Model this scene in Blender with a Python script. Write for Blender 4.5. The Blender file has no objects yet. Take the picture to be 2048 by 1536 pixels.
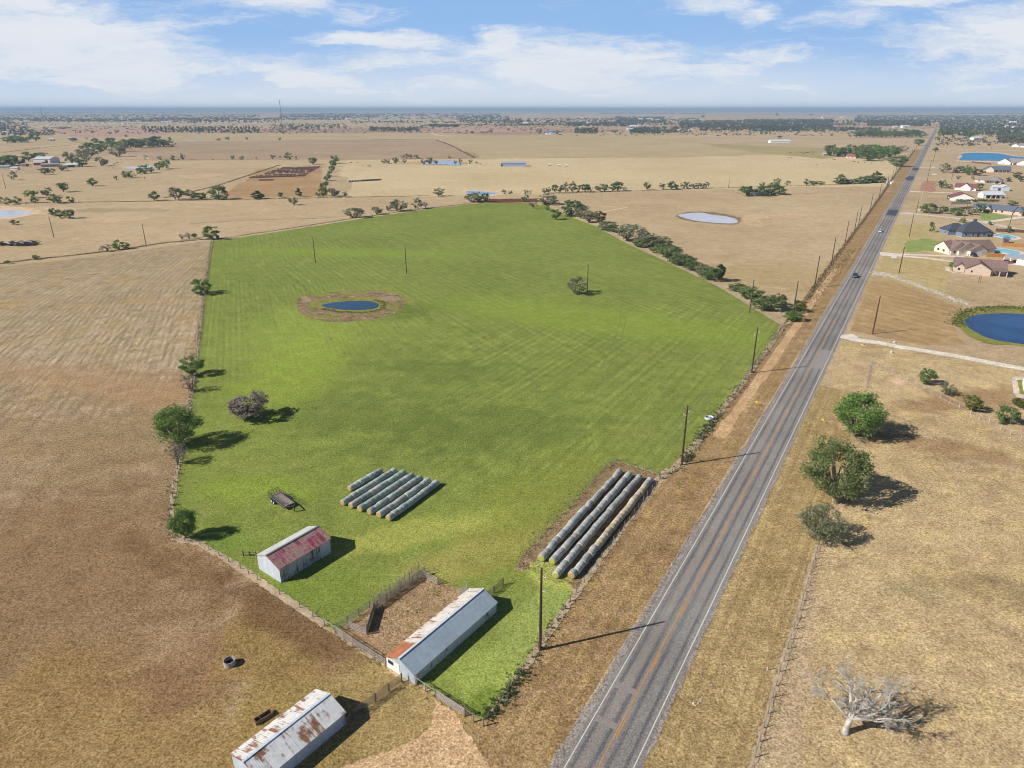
import bpy, math, random
import numpy as np
from mathutils import Vector, Matrix
R = math.radians
random.seed(7)
rng = np.random.default_rng(11)
scene = bpy.context.scene
COL = scene.collection

# ------------------------------------------------------------------ camera geometry
H = 70.0                                  # drone height, metres
FPX = 1365.0                              # focal length in photograph pixels (24 mm equivalent)
TH = math.atan(550.0 / FPX)               # pitch below the horizon
CT, ST = math.cos(TH), math.sin(TH)

def ray(px, py):
    a, b = px - 1024.0, py - 768.0
    return a, FPX * CT - b * ST, -(b * CT + FPX * ST)

def G(px, py, z=0.0):
    """survey point: where the photograph's sight line meets height z"""
    x, y, d = ray(px, py)
    t = (H - z) / -d
    return Vector((x * t, y * t, z))

def mpp(py):
    return H / ((py - 768.0) * CT + FPX * ST)

def hgt(px, py, ptop):
    p = G(px, py)
    x, y, d = ray(px, ptop)
    return H + d * p.y / y

cam = bpy.data.cameras.new("camera")
cam.sensor_width = 36.0
cam.lens = 36.0 * FPX / 2048.0
cam.clip_start = 0.5
cam.clip_end = 200000.0
camo = bpy.data.objects.new("camera", cam)
COL.objects.link(camo)
camo.location = (0, 0, H)
camo.rotation_euler = (math.pi / 2 - TH, 0, 0)
scene.camera = camo

# ------------------------------------------------------------------ node helper
class NT:
    def __init__(s, tree):
        s.t = tree
        s.N = tree.nodes
        s.L = tree.links
    def node(s, typ, ins=None, **props):
        n = s.N.new(typ)
        for k, v in props.items():
            setattr(n, k, v)
        for k, v in (ins or {}).items():
            s.put(n.inputs[k], v)
        return n
    def put(s, sock, v):
        if isinstance(v, bpy.types.NodeSocket):
            s.L.new(v, sock)
        else:
            if isinstance(v, tuple) and len(v) == 3 and sock.type == 'RGBA':
                v = v + (1.0,)
            sock.default_value = v
    def math(s, op, a, b=0.0, clamp=False):
        n = s.node('ShaderNodeMath', {0: a, 1: b}, operation=op)
        n.use_clamp = clamp
        return n.outputs[0]
    def mix(s, f, a, b):
        n = s.node('ShaderNodeMix', {0: f, 6: a, 7: b}, data_type='RGBA')
        return n.outputs[2]
    def mulc(s, f, a, b):
        n = s.node('ShaderNodeMix', {0: f, 6: a, 7: b}, data_type='RGBA', blend_type='MULTIPLY')
        return n.outputs[2]
    def vmath(s, op, a, b=(0, 0, 0), scale=None):
        n = s.node('ShaderNodeVectorMath', {0: a, 1: b}, operation=op)
        if scale is not None:
            s.put(n.inputs['Scale'], scale)
        return n.outputs[0]
    def noise(s, vec, scale, detail=4.0, rough=0.55, dist=0.0):
        n = s.node('ShaderNodeTexNoise', {'Vector': vec, 'Scale': scale, 'Detail': detail, 'Roughness': rough, 'Distortion': dist})
        return n.outputs[0]
    def rng(s, v, a, b, c=0.0, d=1.0, smooth=True):
        n = s.node('ShaderNodeMapRange', {0: v, 1: a, 2: b, 3: c, 4: d})
        n.interpolation_type = 'SMOOTHSTEP' if smooth else 'LINEAR'
        n.clamp = True
        return n.outputs[0]
    def ramp(s, f, stops):
        n = s.node('ShaderNodeValToRGB', {0: f})
        cr = n.color_ramp
        while len(cr.elements) < len(stops):
            cr.elements.new(0.5)
        for e, (p, c) in zip(cr.elements, stops):
            e.position = p
            e.color = tuple(c) + (1.0,)
        return n.outputs[0]
    def mapping(s, vec, loc=(0, 0, 0), rot=(0, 0, 0), sc=(1, 1, 1), typ='POINT'):
        n = s.node('ShaderNodeMapping', {'Vector': vec, 'Location': loc, 'Rotation': rot, 'Scale': sc}, vector_type=typ)
        return n.outputs[0]
    def xyz(s, v):
        n = s.node('ShaderNodeSeparateXYZ', {0: v})
        return n.outputs[0], n.outputs[1], n.outputs[2]
    def comb(s, x, y, z=0.0):
        return s.node('ShaderNodeCombineXYZ', {0: x, 1: y, 2: z}).outputs[0]

def srgb(r, g, b):
    f = lambda c: (c / 255.0 / 12.92) if c <= 10 else ((c / 255.0 + 0.055) / 1.055) ** 2.4
    return (f(r), f(g), f(b))

def new_mat(name):
    m = bpy.data.materials.new(name)
    m.use_nodes = True
    m.node_tree.nodes.clear()
    nt = NT(m.node_tree)
    nt.out = nt.node('ShaderNodeOutputMaterial')
    return m, nt

def principled(nt, col, rough=0.9, bump=None, metal=0.0, spec=0.2, **kw):
    b = nt.node('ShaderNodeBsdfPrincipled', {'Base Color': col, 'Roughness': rough, 'Metallic': metal, 'Specular IOR Level': spec})
    if bump is not None:
        nt.L.new(bump, b.inputs['Normal'])
    nt.L.new(b.outputs[0], nt.out.inputs[0])
    return b

def plain(name, col, rough=0.7, metal=0.0, var=0.15, scale=3.0, spec=0.3):
    m, nt = new_mat(name)
    tc = nt.node('ShaderNodeTexCoord').outputs['Object']
    n = nt.noise(tc, scale, 5, 0.6)
    f = nt.rng(n, 0.3, 0.7, 1 - var, 1 + var * 0.6)
    rgb = nt.node('ShaderNodeRGB')
    rgb.outputs[0].default_value = tuple(col) + (1.0,)
    c = nt.vmath('SCALE', rgb.outputs[0], scale=f)
    principled(nt, c, rough, None, metal, spec)
    return m

# ------------------------------------------------------------------ object helpers
def tag(o, label=None, cat=None, group=None, kind=None):
    if label: o['label'] = label
    if cat: o['category'] = cat
    if group: o['group'] = group
    if kind: o['kind'] = kind
    return o

def link(name, me, parent=None, loc=(0, 0, 0), rot=(0, 0, 0), sc=(1, 1, 1)):
    o = bpy.data.objects.new(name, me)
    COL.objects.link(o)
    o.location = loc
    o.rotation_euler = rot
    o.scale = sc
    if parent is not None:
        o.parent = parent
    return o

def empty(name, loc, rz=0.0, sc=(1, 1, 1)):
    return link(name, None, None, loc, (0, 0, rz), sc)

class MB:
    """collects faces and builds ONE mesh"""
    def __init__(s):
        s.v, s.f, s.m = [], [], []
    def add(s, vs, fs, mi=0):
        b = len(s.v)
        s.v += [tuple(v) for v in vs]
        s.f += [tuple(i + b for i in f) for f in fs]
        s.m += [mi] * len(fs)
        return s
    def box(s, x0, x1, y0, y1, z0, z1, mi=0):
        vs = [(x0, y0, z0), (x1, y0, z0), (x1, y1, z0), (x0, y1, z0), (x0, y0, z1), (x1, y0, z1), (x1, y1, z1), (x0, y1, z1)]
        return s.add(vs, [(0, 3, 2, 1), (4, 5, 6, 7), (0, 1, 5, 4), (1, 2, 6, 5), (2, 3, 7, 6), (3, 0, 4, 7)], mi)
    def tube(s, pts, radii, n=8, mi=0, caps=True):
        rings = []
        pts = [Vector(p) for p in pts]
        if not isinstance(radii, (list, tuple)):
            radii = [radii] * len(pts)
        b = len(s.v)
        prev = None
        for i, p in enumerate(pts):
            d = (pts[min(i + 1, len(pts) - 1)] - pts[max(i - 1, 0)])
            d = d.normalized() if d.length > 1e-9 else Vector((0, 0, 1))
            ref = prev if prev is not None else (Vector((1, 0, 0)) if abs(d.x) < 0.9 else Vector((0, 1, 0)))
            a = (ref - d * ref.dot(d))
            if a.length < 1e-6:
                a = Vector((0, 1, 0)) - d * d.y
            a.normalize()
            prev = a
            c = d.cross(a)
            for k in range(n):
                t = 2 * math.pi * k / n
                s.v.append(tuple(p + (a * math.cos(t) + c * math.sin(t)) * radii[i]))
        for i in range(len(pts) - 1):
            for k in range(n):
                k2 = (k + 1) % n
                s.f.append((b + i * n + k, b + i * n + k2, b + (i + 1) * n + k2, b + (i + 1) * n + k))
                s.m.append(mi)
        if caps:
            s.f.append(tuple(b + k for k in reversed(range(n)))); s.m.append(mi)
            e = b + (len(pts) - 1) * n
            s.f.append(tuple(e + k for k in range(n))); s.m.append(mi)
        return s
    def beam(s, p, q, w, h=None, mi=0):
        """rectangular bar between two points"""
        h = h or w
        p, q = Vector(p), Vector(q)
        d = (q - p).normalized()
        up = Vector((0, 0, 1)) if abs(d.z) < 0.95 else Vector((1, 0, 0))
        a = d.cross(up).normalized() * (w / 2)
        c = a.cross(d).normalized() * (h / 2)
        vs = [p - a - c, p + a - c, p + a + c, p - a + c, q - a - c, q + a - c, q + a + c, q - a + c]
        return s.add(vs, [(0, 1, 2, 3), (7, 6, 5, 4), (0, 4, 5, 1), (1, 5, 6, 2), (2, 6, 7, 3), (3, 7, 4, 0)], mi)
    def build(s, name, mats, parent=None, smooth=False, **kw):
        me = bpy.data.meshes.new(name)
        me.from_pydata(s.v, [], s.f)
        for m in (mats if isinstance(mats, (list, tuple)) else [mats]):
            me.materials.append(m)
        if any(s.m):
            me.polygons.foreach_set('material_index', s.m)
        if smooth:
            me.polygons.foreach_set('use_smooth', [True] * len(me.polygons))
        me.update()
        return link(name, me, parent, **kw)

def quads_mesh(name, V, mat, mi=None, tri=False):
    """V: (n,4,3) array of quads -> mesh data"""
    n, k = V.shape[0], V.shape[1]
    me = bpy.data.meshes.new(name)
    me.vertices.add(n * k)
    me.vertices.foreach_set('co', V.reshape(-1).astype(np.float32))
    me.loops.add(n * k)
    me.loops.foreach_set('vertex_index', np.arange(n * k, dtype=np.int32))
    me.polygons.add(n)
    me.polygons.foreach_set('loop_start', np.arange(0, n * k, k, dtype=np.int32))
    for m in (mat if isinstance(mat, (list, tuple)) else [mat]):
        me.materials.append(m)
    if mi is not None:
        me.polygons.foreach_set('material_index', np.asarray(mi, dtype=np.int32))
    me.update(calc_edges=True)
    return me

ORD = ['first', 'second', 'third', 'fourth', 'fifth', 'sixth', 'seventh', 'eighth', 'ninth', 'tenth', 'eleventh', 'twelfth', 'thirteenth',
       'fourteenth', 'fifteenth', 'sixteenth', 'seventeenth', 'eighteenth', 'nineteenth', 'twentieth', 'twenty-first', 'twenty-second',
       'twenty-third', 'twenty-fourth', 'twenty-fifth', 'twenty-sixth', 'twenty-seventh', 'twenty-eighth', 'twenty-ninth', 'thirtieth',
       'thirty-first', 'thirty-second', 'thirty-third', 'thirty-fourth', 'thirty-fifth', 'thirty-sixth', 'thirty-seventh', 'thirty-eighth',
       'thirty-ninth', 'fortieth'] + ['%dth' % i for i in range(41, 120)]

# ------------------------------------------------------------------ sky and sun
SUN_EL = R(35.5)
SUN_DIR = Vector((-0.957, -0.29, 0)).normalized()       # horizontal direction towards the sun
sun = bpy.data.lights.new("sun", 'SUN')
sun.energy = 5.0
sun.angle = R(0.53)
sun.color = (1.0, 0.955, 0.88)
suno = link("sun", sun)
sd = Vector((SUN_DIR.x * math.cos(SUN_EL), SUN_DIR.y * math.cos(SUN_EL), math.sin(SUN_EL)))
suno.rotation_euler = sd.to_track_quat('Z', 'Y').to_euler()

w = bpy.data.worlds.new("World")
scene.world = w
w.use_nodes = True
w.node_tree.nodes.clear()
nt = NT(w.node_tree)
out = nt.node('ShaderNodeOutputWorld')
tc = nt.node('ShaderNodeTexCoord').outputs['Generated']
dx, dy, dz = nt.xyz(tc)
sky = nt.node('ShaderNodeTexSky')
sky.sky_type = 'NISHITA'
sky.sun_disc = False
sky.sun_elevation = SUN_EL
sky.sun_rotation = math.atan2(SUN_DIR.x, SUN_DIR.y)
sky.altitude = 100
sky.air_density = 1.0
sky.dust_density = 0.6
sky.ozone_density = 2.0
ady = nt.math('ADD', nt.math('ABSOLUTE', dy), 0.02)
s_ = nt.math('DIVIDE', dx, ady)
t_ = nt.math('DIVIDE', dz, ady)
st = nt.comb(s_, nt.math('MULTIPLY', t_, 3.4), 0.0)
warp = nt.node('ShaderNodeTexNoise', {'Vector': st, 'Scale': 6.0, 'Detail': 6.0, 'Roughness': 0.62})
wv = nt.vmath('SCALE', nt.vmath('SUBTRACT', warp.outputs['Color'], (0.5, 0.5, 0.5)), scale=0.2)
st2 = nt.vmath('ADD', st, wv)
ws, wt, _ = nt.xyz(st2)
n_f = nt.noise(nt.mapping(st2, rot=(0, 0, 0.18), sc=(0.62, 1.25, 1.0)), 10.0, 9, 0.66, 0.25)
n_m = nt.noise(nt.mapping(st2, loc=(3.1, 1.7, 0)), 3.0, 6, 0.58, 0.1)
def cblob(px, py, rx, ry, k, soft=0.9):
    cs, ct = (px - 1024) / 1495.0, (218 - py) / 1500.0 * 3.4
    u = nt.math('DIVIDE', nt.math('SUBTRACT', ws, cs), rx / 1495.0)
    v = nt.math('DIVIDE', nt.math('SUBTRACT', wt, ct), ry / 1500.0 * 3.4)
    d = nt.math('SQRT', nt.math('ADD', nt.math('MULTIPLY', u, u), nt.math('MULTIPLY', v, v)))
    return nt.rng(d, 1.0 + soft * 0.7, 1.0 - soft, 0.0, k)
blobs = [(120, 110, 400, 90, 0.9), (1180, 150, 330, 60, 0.7), (1960, 130, 320, 50, 0.6), (80, 22, 120, 24, 0.8), (610, 20, 150, 30, 0.95), (760, 45, 110, 22, 0.5), (740, 96, 190, 20, 0.7), (625, 163, 160, 17, 0.95),
         (1010, 95, 70, 26, 0.8), (1150, 135, 240, 55, 0.85), (1340, 160, 230, 40, 0.6), (1300, 25, 190, 24, 0.45), (1480, 50, 40, 16, 0.5),
         (1790, 25, 160, 24, 0.85), (1880, 110, 230, 36, 0.8), (2040, 60, 190, 60, 0.75), (1560, 178, 110, 14, 0.55), (450, 55, 45, 16, 0.5), (1560, 120, 220, 18, 0.4), (700, 140, 320, 28, 0.55), (350, 60, 200, 25, 0.6), (1640, 60, 120, 14, 0.4), (900, 200, 900, 14, 0.5), (200, 165, 420, 40, 0.7), (880, 175, 420, 30, 0.55), (1900, 170, 300, 30, 0.55), (230, 70, 200, 30, 0.5)]
acc = None
for b in blobs:
    m = cblob(*b)
    acc = m if acc is None else nt.math('MAXIMUM', acc, m)
cover = nt.math('ADD', acc, nt.math('MULTIPLY', nt.math('SUBTRACT', n_f, 0.5), 1.7))
cover = nt.math('ADD', cover, nt.math('MULTIPLY', nt.math('SUBTRACT', n_m, 0.5), 1.1))
cover = nt.rng(cover, 0.06, 0.84, 0.0, 0.95)
veil = nt.rng(t_, 0.095, 0.004, 0.04, 0.72)                 # thin white veil thickening low down
veil = nt.math('MULTIPLY', veil, nt.rng(n_m, 0.25, 0.7, 0.75, 1.1))
cover = nt.math('MAXIMUM', cover, veil)
shade = nt.rng(n_f, 0.3, 0.68, 0.78, 1.0)
cloud = nt.mix(shade, (13.2, 14.6, 17.0), (17.8, 18.4, 19.4))
# clear air between the clouds: the low sky of a dry blue day, handing over to the sky texture higher up
low = nt.ramp(nt.rng(t_, 0.0, 0.3, smooth=False), [(0.0, (10.6, 14.8, 20.0)), (0.22, (6.6, 11.3, 18.6)), (1.0, (3.9, 8.0, 16.6))])
skyc = nt.mix(nt.rng(dz, 0.16, 0.4), low, sky.outputs[0])
cover = nt.math('MULTIPLY', cover, nt.rng(dz, 0.42, 0.2))
colr = nt.mix(cover, skyc, cloud)
bg = nt.node('ShaderNodeBackground', {0: colr, 1: 0.04})
nt.L.new(bg.outputs[0], out.inputs[0])

scene.view_settings.view_transform = 'Standard'
scene.view_settings.look = 'None'
scene.view_settings.gamma = 1.0
scene.view_settings.exposure = 0.2
scene.render.engine = 'CYCLES'
cy = scene.cycles
cy.pixel_filter_type = 'BLACKMAN_HARRIS'
cy.filter_width = 1.0
cy.use_denoising = True
cy.denoiser = 'OPENIMAGEDENOISE'
cy.max_bounces = 5
cy.diffuse_bounces = 2
cy.glossy_bounces = 2
cy.transmission_bounces = 3
cy.transparent_max_bounces = 6
cy.volume_bounces = 0
cy.use_adaptive_sampling = True
cy.adaptive_threshold = 0.02

# ------------------------------------------------------------------ ground materials
ROADA = math.atan2(0.5912, 1.0)                       # road heading, to the right of straight ahead
RU = Vector((math.sin(ROADA), math.cos(ROADA), 0))    # along the road
RV = Vector((math.cos(ROADA), -math.sin(ROADA), 0))   # to its right

def grass(name, dark, mid, light, big=70.0, mm=9.0, fine=0.55, stripes=(), blobs=(), bump=0.5, w=(0.5, 0.3, 0.2), contrast=1.0, speck=None, grain=1.0, hues=()):
    """meadow: three noises choose between three colours; mown rows; patches of other growth"""
    m, nt = new_mat(name)
    p = nt.node('ShaderNodeNewGeometry').outputs['Position']
    p = nt.vmath('MULTIPLY', p, (1, 1, 0))
    n1 = nt.noise(p, 1 / big, 5, 0.6, 0.3)
    n2 = nt.noise(p, 1 / mm, 6, 0.65, 0.4)
    n3 = nt.noise(p, 1 / fine, 5, 0.7)
    f = nt.math('ADD', nt.math('MULTIPLY', nt.math('SUBTRACT', n1, 0.5), w[0]), nt.math('MULTIPLY', nt.math('SUBTRACT', n2, 0.5), w[1]))
    f = nt.math('ADD', f, nt.math('MULTIPLY', nt.math('SUBTRACT', n3, 0.5), w[2]))
    hgt_s = None
    for (ang, wid, k, cpx, rad) in stripes:           # rows along heading ang (radians, clockwise from straight ahead)
        q = nt.mapping(p, rot=(0, 0, ang))
        sx, sy, _ = nt.xyz(q)
        row = nt.noise(nt.comb(nt.math('MULTIPLY', sx, 1 / wid), nt.math('MULTIPLY', sy, 1 / 70.0)), 1.0, 3, 0.6)
        fr = nt.math('SINE', nt.math('MULTIPLY', nt.math('ADD', sx, nt.math('MULTIPLY', n1, 1.2)), 2 * math.pi / (wid * 2.6)))
        row = nt.math('ADD', nt.math('SUBTRACT', row, 0.5), nt.math('MULTIPLY', fr, 0.09))
        row = nt.math('MULTIPLY', row, k)
        if cpx is not None:
            c = G(*cpx)
            d = nt.node('ShaderNodeVectorMath', {0: p, 1: (c.x, c.y, 0)}, operation='DISTANCE').outputs['Value']
            row = nt.math('MULTIPLY', row, nt.rng(d, rad, rad * 0.55))
        row = nt.math('MULTIPLY', row, nt.rng(n2, 0.3, 0.6, 0.45, 1.1))
        f = nt.math('ADD', f, row)
    f = nt.math('ADD', nt.math('MULTIPLY', f, 1.9 * contrast), 0.5, True)
    col = nt.ramp(f, [(0.0, dark), (0.5, mid), (1.0, light)])
    if speck is not None:                             # bare or bleached spots
        sp = nt.rng(nt.noise(p, 1 / 2.2, 4, 0.7), 0.6, 0.72)
        col = nt.mix(nt.math('MULTIPLY', sp, speck[1]), col, speck[0])
    for i, (c2, k, sc, lo, hi) in enumerate(hues):    # other growth mixed through the stand
        hn = nt.noise(nt.mapping(p, loc=(17.0 * i + 5, 31.0 * i, 0)), 1 / sc, 6, 0.7, 0.5)
        col = nt.mix(nt.math('MULTIPLY', nt.rng(hn, lo, hi), k), col, c2)
    for (px, py, rx, ry, ang, c2, k, soft) in blobs:
        c = G(px, py)
        q = nt.mapping(nt.vmath('SUBTRACT', p, (c.x, c.y, 0)), rot=(0, 0, ang), sc=(1, 1, 1))
        q = nt.vmath('MULTIPLY', q, (1 / rx, 1 / ry, 0))
        d = nt.node('ShaderNodeVectorMath', {0: q}, operation='LENGTH').outputs['Value']
        d = nt.math('ADD', d, nt.math('MULTIPLY', nt.math('SUBTRACT', n2, 0.5), 2.2 * soft + 0.4))
        d = nt.math('ADD', d, nt.math('MULTIPLY', nt.math('SUBTRACT', n3, 0.5), 0.5))
        col = nt.mix(nt.rng(d, 1 + soft * 0.5, 1 - soft * 0.5, 0.0, k), col, c2)
    # fine tonal grain of stems and thatch
    g = nt.noise(p, 1 / 0.30, 2, 0.7)
    g2 = nt.noise(p, 1 / 0.72, 3, 0.75, 0.3)
    g3 = nt.noise(p, 1 / 4.0, 4, 0.7, 0.4)
    gs = nt.math('MULTIPLY', nt.rng(g, 0.33, 0.62, 1 - 0.50 * grain, 1 + 0.26 * grain, False), nt.rng(g2, 0.33, 0.60, 1 - 0.34 * grain, 1 + 0.15 * grain, False))
    gs = nt.math('MULTIPLY', gs, nt.rng(g3, 0.33, 0.66, 1 - 0.16 * grain, 1 + 0.12 * grain, False))
    gs = nt.math('MULTIPLY', gs, 1.07)
    tint = nt.mix(nt.rng(g2, 0.35, 0.65), (1.03, 0.99, 0.93), (0.98, 1.0, 1.06))
    col = nt.mulc(1.0, nt.vmath('SCALE', col, scale=gs), tint)
    bh = nt.math('ADD', nt.math('MULTIPLY', n3, 0.5), nt.math('ADD', nt.math('MULTIPLY', g, 0.4), nt.math('MULTIPLY', g2, 0.7)))
    bp = nt.node('ShaderNodeBump', {'Strength': bump, 'Distance': 0.28, 'Height': bh}).outputs[0]
    principled(nt, col, 1.0, bp, 0, 0.05)
    return m

LAYER = {}
def lay(z):
    k = int(z / 0.016)
    LAYER[k] = LAYER.get(k, 0) + 1
    return 0.016 * k + 0.0045 + 0.00030 * LAYER[k]

def sheet(name, pts, z, mat, step=1.5, jit=0.35, kind='structure', world=False, closed=True):
    """flat ground patch with an irregular outline"""
    P = [Vector((p[0], p[1], 0)) if world else G(*p) for p in pts]
    ring = []
    r = random.Random(name)
    for i, a in enumerate(P):
        b = P[(i + 1) % len(P)]
        st = step * max(1.0, (a.length + b.length) / 2 / 250.0)
        n = max(1, min(600, int((b - a).length / st)))
        for k in range(n):
            q = a.lerp(b, k / n)
            j = min(jit * max(1.0, q.length / 250.0), 0.38 * (b - a).length / n)
            ring.append((q.x + r.uniform(-j, j), q.y + r.uniform(-j, j), 0))
    me = bpy.data.meshes.new(name)
    me.from_pydata(ring, [], [list(range(len(ring)))])
    me.materials.append(mat)
    me.update()
    if me.polygons[0].normal.z < 0:
        me.flip_normals()
    o = link(name, me, loc=(0, 0, lay(z)))
    if kind: o['kind'] = kind
    return o

def ell(px, py, rx, ry, n=40, wob=0.08, seed=1, ang=0.0):
    """irregular oval outline in photograph pixels"""
    r = random.Random(seed)
    ph = [r.uniform(0, 6.28) for _ in range(4)]
    out = []
    for i in range(n):
        t = 2 * math.pi * i / n
        k = 1 + wob * (math.sin(2 * t + ph[0]) + 0.6 * math.sin(3 * t + ph[1]) + 0.4 * math.sin(5 * t + ph[2]))
        x, y = rx * k * math.cos(t), ry * k * math.sin(t)
        out.append((px + x * math.cos(ang) - y * math.sin(ang), py + x * math.sin(ang) + y * math.cos(ang)))
    return out

def spline(pts, n=10):
    """smooth closed curve through pixel points"""
    o = []
    L = len(pts)
    for i in range(L):
        p0, p1, p2, p3 = pts[i - 1], pts[i], pts[(i + 1) % L], pts[(i + 2) % L]
        for k in range(n):
            t = k / n
            o.append(tuple(0.5 * ((2 * p1[a]) + (-p0[a] + p2[a]) * t + (2 * p0[a] - 5 * p1[a] + 4 * p2[a] - p3[a]) * t * t +
                                  (-p0[a] + 3 * p1[a] - 3 * p2[a] + p3[a]) * t ** 3) for a in (0, 1)))
    return o

def strip(name, pts, width, z, mat, jit=0.15, step=2.0, world=False):
    """ribbon along a pixel polyline, width in metres (number or list)"""
    P = [Vector((p[0], p[1], 0)) if world else G(*p) for p in pts]
    ws = width if isinstance(width, (list, tuple)) else [width] * len(P)
    Q, W = [], []
    for i in range(len(P) - 1):
        st = step * max(1.0, P[i].length / 200.0)
        n = max(1, int((P[i + 1] - P[i]).length / st))
        for k in range(n):
            Q.append(P[i].lerp(P[i + 1], k / n)); W.append(ws[i] + (ws[i + 1] - ws[i]) * k / n)
    Q.append(P[-1]); W.append(ws[-1])
    r = random.Random(name)
    vs, fs = [], []
    for i, q in enumerate(Q):
        d = (Q[min(i + 1, len(Q) - 1)] - Q[max(i - 1, 0)]).normalized()
        nrm = Vector((d.y, -d.x, 0))
        a = q - nrm * (W[i] / 2 + r.uniform(-jit, jit))
        b = q + nrm * (W[i] / 2 + r.uniform(-jit, jit))
        vs += [(a.x, a.y, 0), (b.x, b.y, 0)]
        if i:
            k = 2 * i
            fs.append((k - 2, k - 1, k + 1, k))
    me = bpy.data.meshes.new(name)
    me.from_pydata(vs, [], fs)
    me.materials.append(mat)
    me.update()
    if me.polygons[0].normal.z < 0:
        me.flip_normals()
    o = link(name, me, loc=(0, 0, lay(z)))
    o['kind'] = 'structure'
    return o

S = srgb
TAN_D, TAN_M, TAN_L = S(146, 112, 76), S(184, 148, 102), S(206, 174, 124)
BRN_D, BRN_M, BRN_L = S(112, 84, 58), S(146, 112, 78), S(172, 140, 98)

M_GROUND = grass('dry_pasture', S(156, 133, 104), S(188, 165, 130), S(207, 187, 152), big=160, mm=18, fine=0.7, w=(0.5, 0.35, 0.2), bump=0.45,
    blobs=[(820, 262, 900, 420, 0, S(158, 128, 108), 0.8, 0.5), (1500, 250, 1400, 700, 0, S(172, 142, 116), 0.7, 0.5), (250, 262, 600, 300, 0.2, S(166, 132, 116), 0.8, 0.4),
           (1000, 262, 500, 140, 0.1, S(180, 148, 126), 0.7, 0.6), (1560, 305, 260, 60, -0.15, S(168, 158, 112), 0.55, 0.6), (230, 420, 40, 10, 0, S(140, 122, 94), 0.45, 1.0),
           (1640, 560, 60, 30, 0.4, S(170, 150, 96), 0.4, 0.8)])
M_RIGHT = grass('golden_pasture', S(156, 134, 98), S(190, 166, 126), S(213, 191, 150), big=38, mm=6, fine=0.5, w=(0.42, 0.4, 0.32), bump=0.55, speck=(S(196, 172, 140), 0.45), hues=((S(216, 192, 132), 0.55, 8.0, 0.50, 0.66), (S(158, 130, 98), 0.55, 5.0, 0.52, 0.68), (S(160, 148, 104), 0.35, 11.0, 0.55, 0.7)),
    blobs=[(1900, 900, 14, 5, 0.5, S(140, 106, 74), 0.5, 0.9), (1840, 1180, 5, 2.4, 0.3, S(142, 132, 94), 0.45, 1.2), (1950, 800, 22, 6, -0.3, S(148, 112, 78), 0.6, 0.9),
           (1640, 960, 9, 5, 1.0, S(178, 134, 94), 0.8, 0.7), (1960, 690, 30, 10, 0, S(190, 154, 100), 0.5, 0.7), (2010, 1180, 12, 4, 0.3, S(142, 124, 84), 0.5, 0.9)])
M_STRIPE = grass('mown_pasture', S(138, 120, 94), S(170, 151, 120), S(194, 175, 143), big=60, mm=8, fine=0.55, w=(0.4, 0.35, 0.25), bump=0.55, contrast=0.85, grain=1.0, hues=((S(190, 164, 146), 0.6, 7.0, 0.50, 0.68), (S(150, 136, 92), 0.55, 12.0, 0.50, 0.66), (S(124, 94, 66), 0.6, 4.0, 0.53, 0.70), (S(176, 150, 96), 0.5, 20.0, 0.5, 0.62)),
    stripes=[(-0.36, 0.8, 1.0, (340, 660), 90), (-0.2, 0.9, 0.95, (170, 600), 150), (-0.28, 0.9, 0.6, (200, 860), 90)],
    blobs=[(240, 880, 14, 18, 0, S(150, 134, 92), 0.6, 0.9), (160, 980, 62, 56, 0, S(150, 124, 94), 0.6, 1.3), (280, 1240, 45, 22, 0.4, S(152, 122, 92), 0.6, 1.1), (420, 1430, 30, 9, 0.3, S(166, 142, 98), 0.5, 1.0), (60, 1180, 26, 34, 0, S(138, 112, 80), 0.7, 0.9), (872, 1440, 4, 9, 0.4, S(200, 168, 126), 0.75, 1.2), (800, 1490, 14, 4, 0.9, S(196, 164, 124), 0.6, 1.2), (940, 1470, 3, 5, 0.5, S(196, 164, 122), 0.6, 1.2), (330, 785, 22, 8, 0.2, S(172, 138, 98), 0.6, 1.0),
           (100, 750, 40, 8, 0.2, S(172, 140, 104), 0.5, 1.0), (690, 1370, 20, 12, 0.5, S(154, 134, 80), 0.7, 0.8), (200, 1450, 24, 9, 0.3, S(152, 124, 78), 0.7, 0.8), (560, 1290, 22, 8, -0.4, S(140, 108, 80), 0.7, 0.8),
           (560, 1395, 20, 5, 0.9, S(150, 128, 76), 0.6, 0.8), (560, 1225, 14, 3, 0.6, S(108, 84, 58), 0.6, 0.8), (380, 1150, 18, 3, 0.6, S(120, 92, 62), 0.5, 0.9)], speck=(S(178, 152, 128), 0.45))
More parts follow.
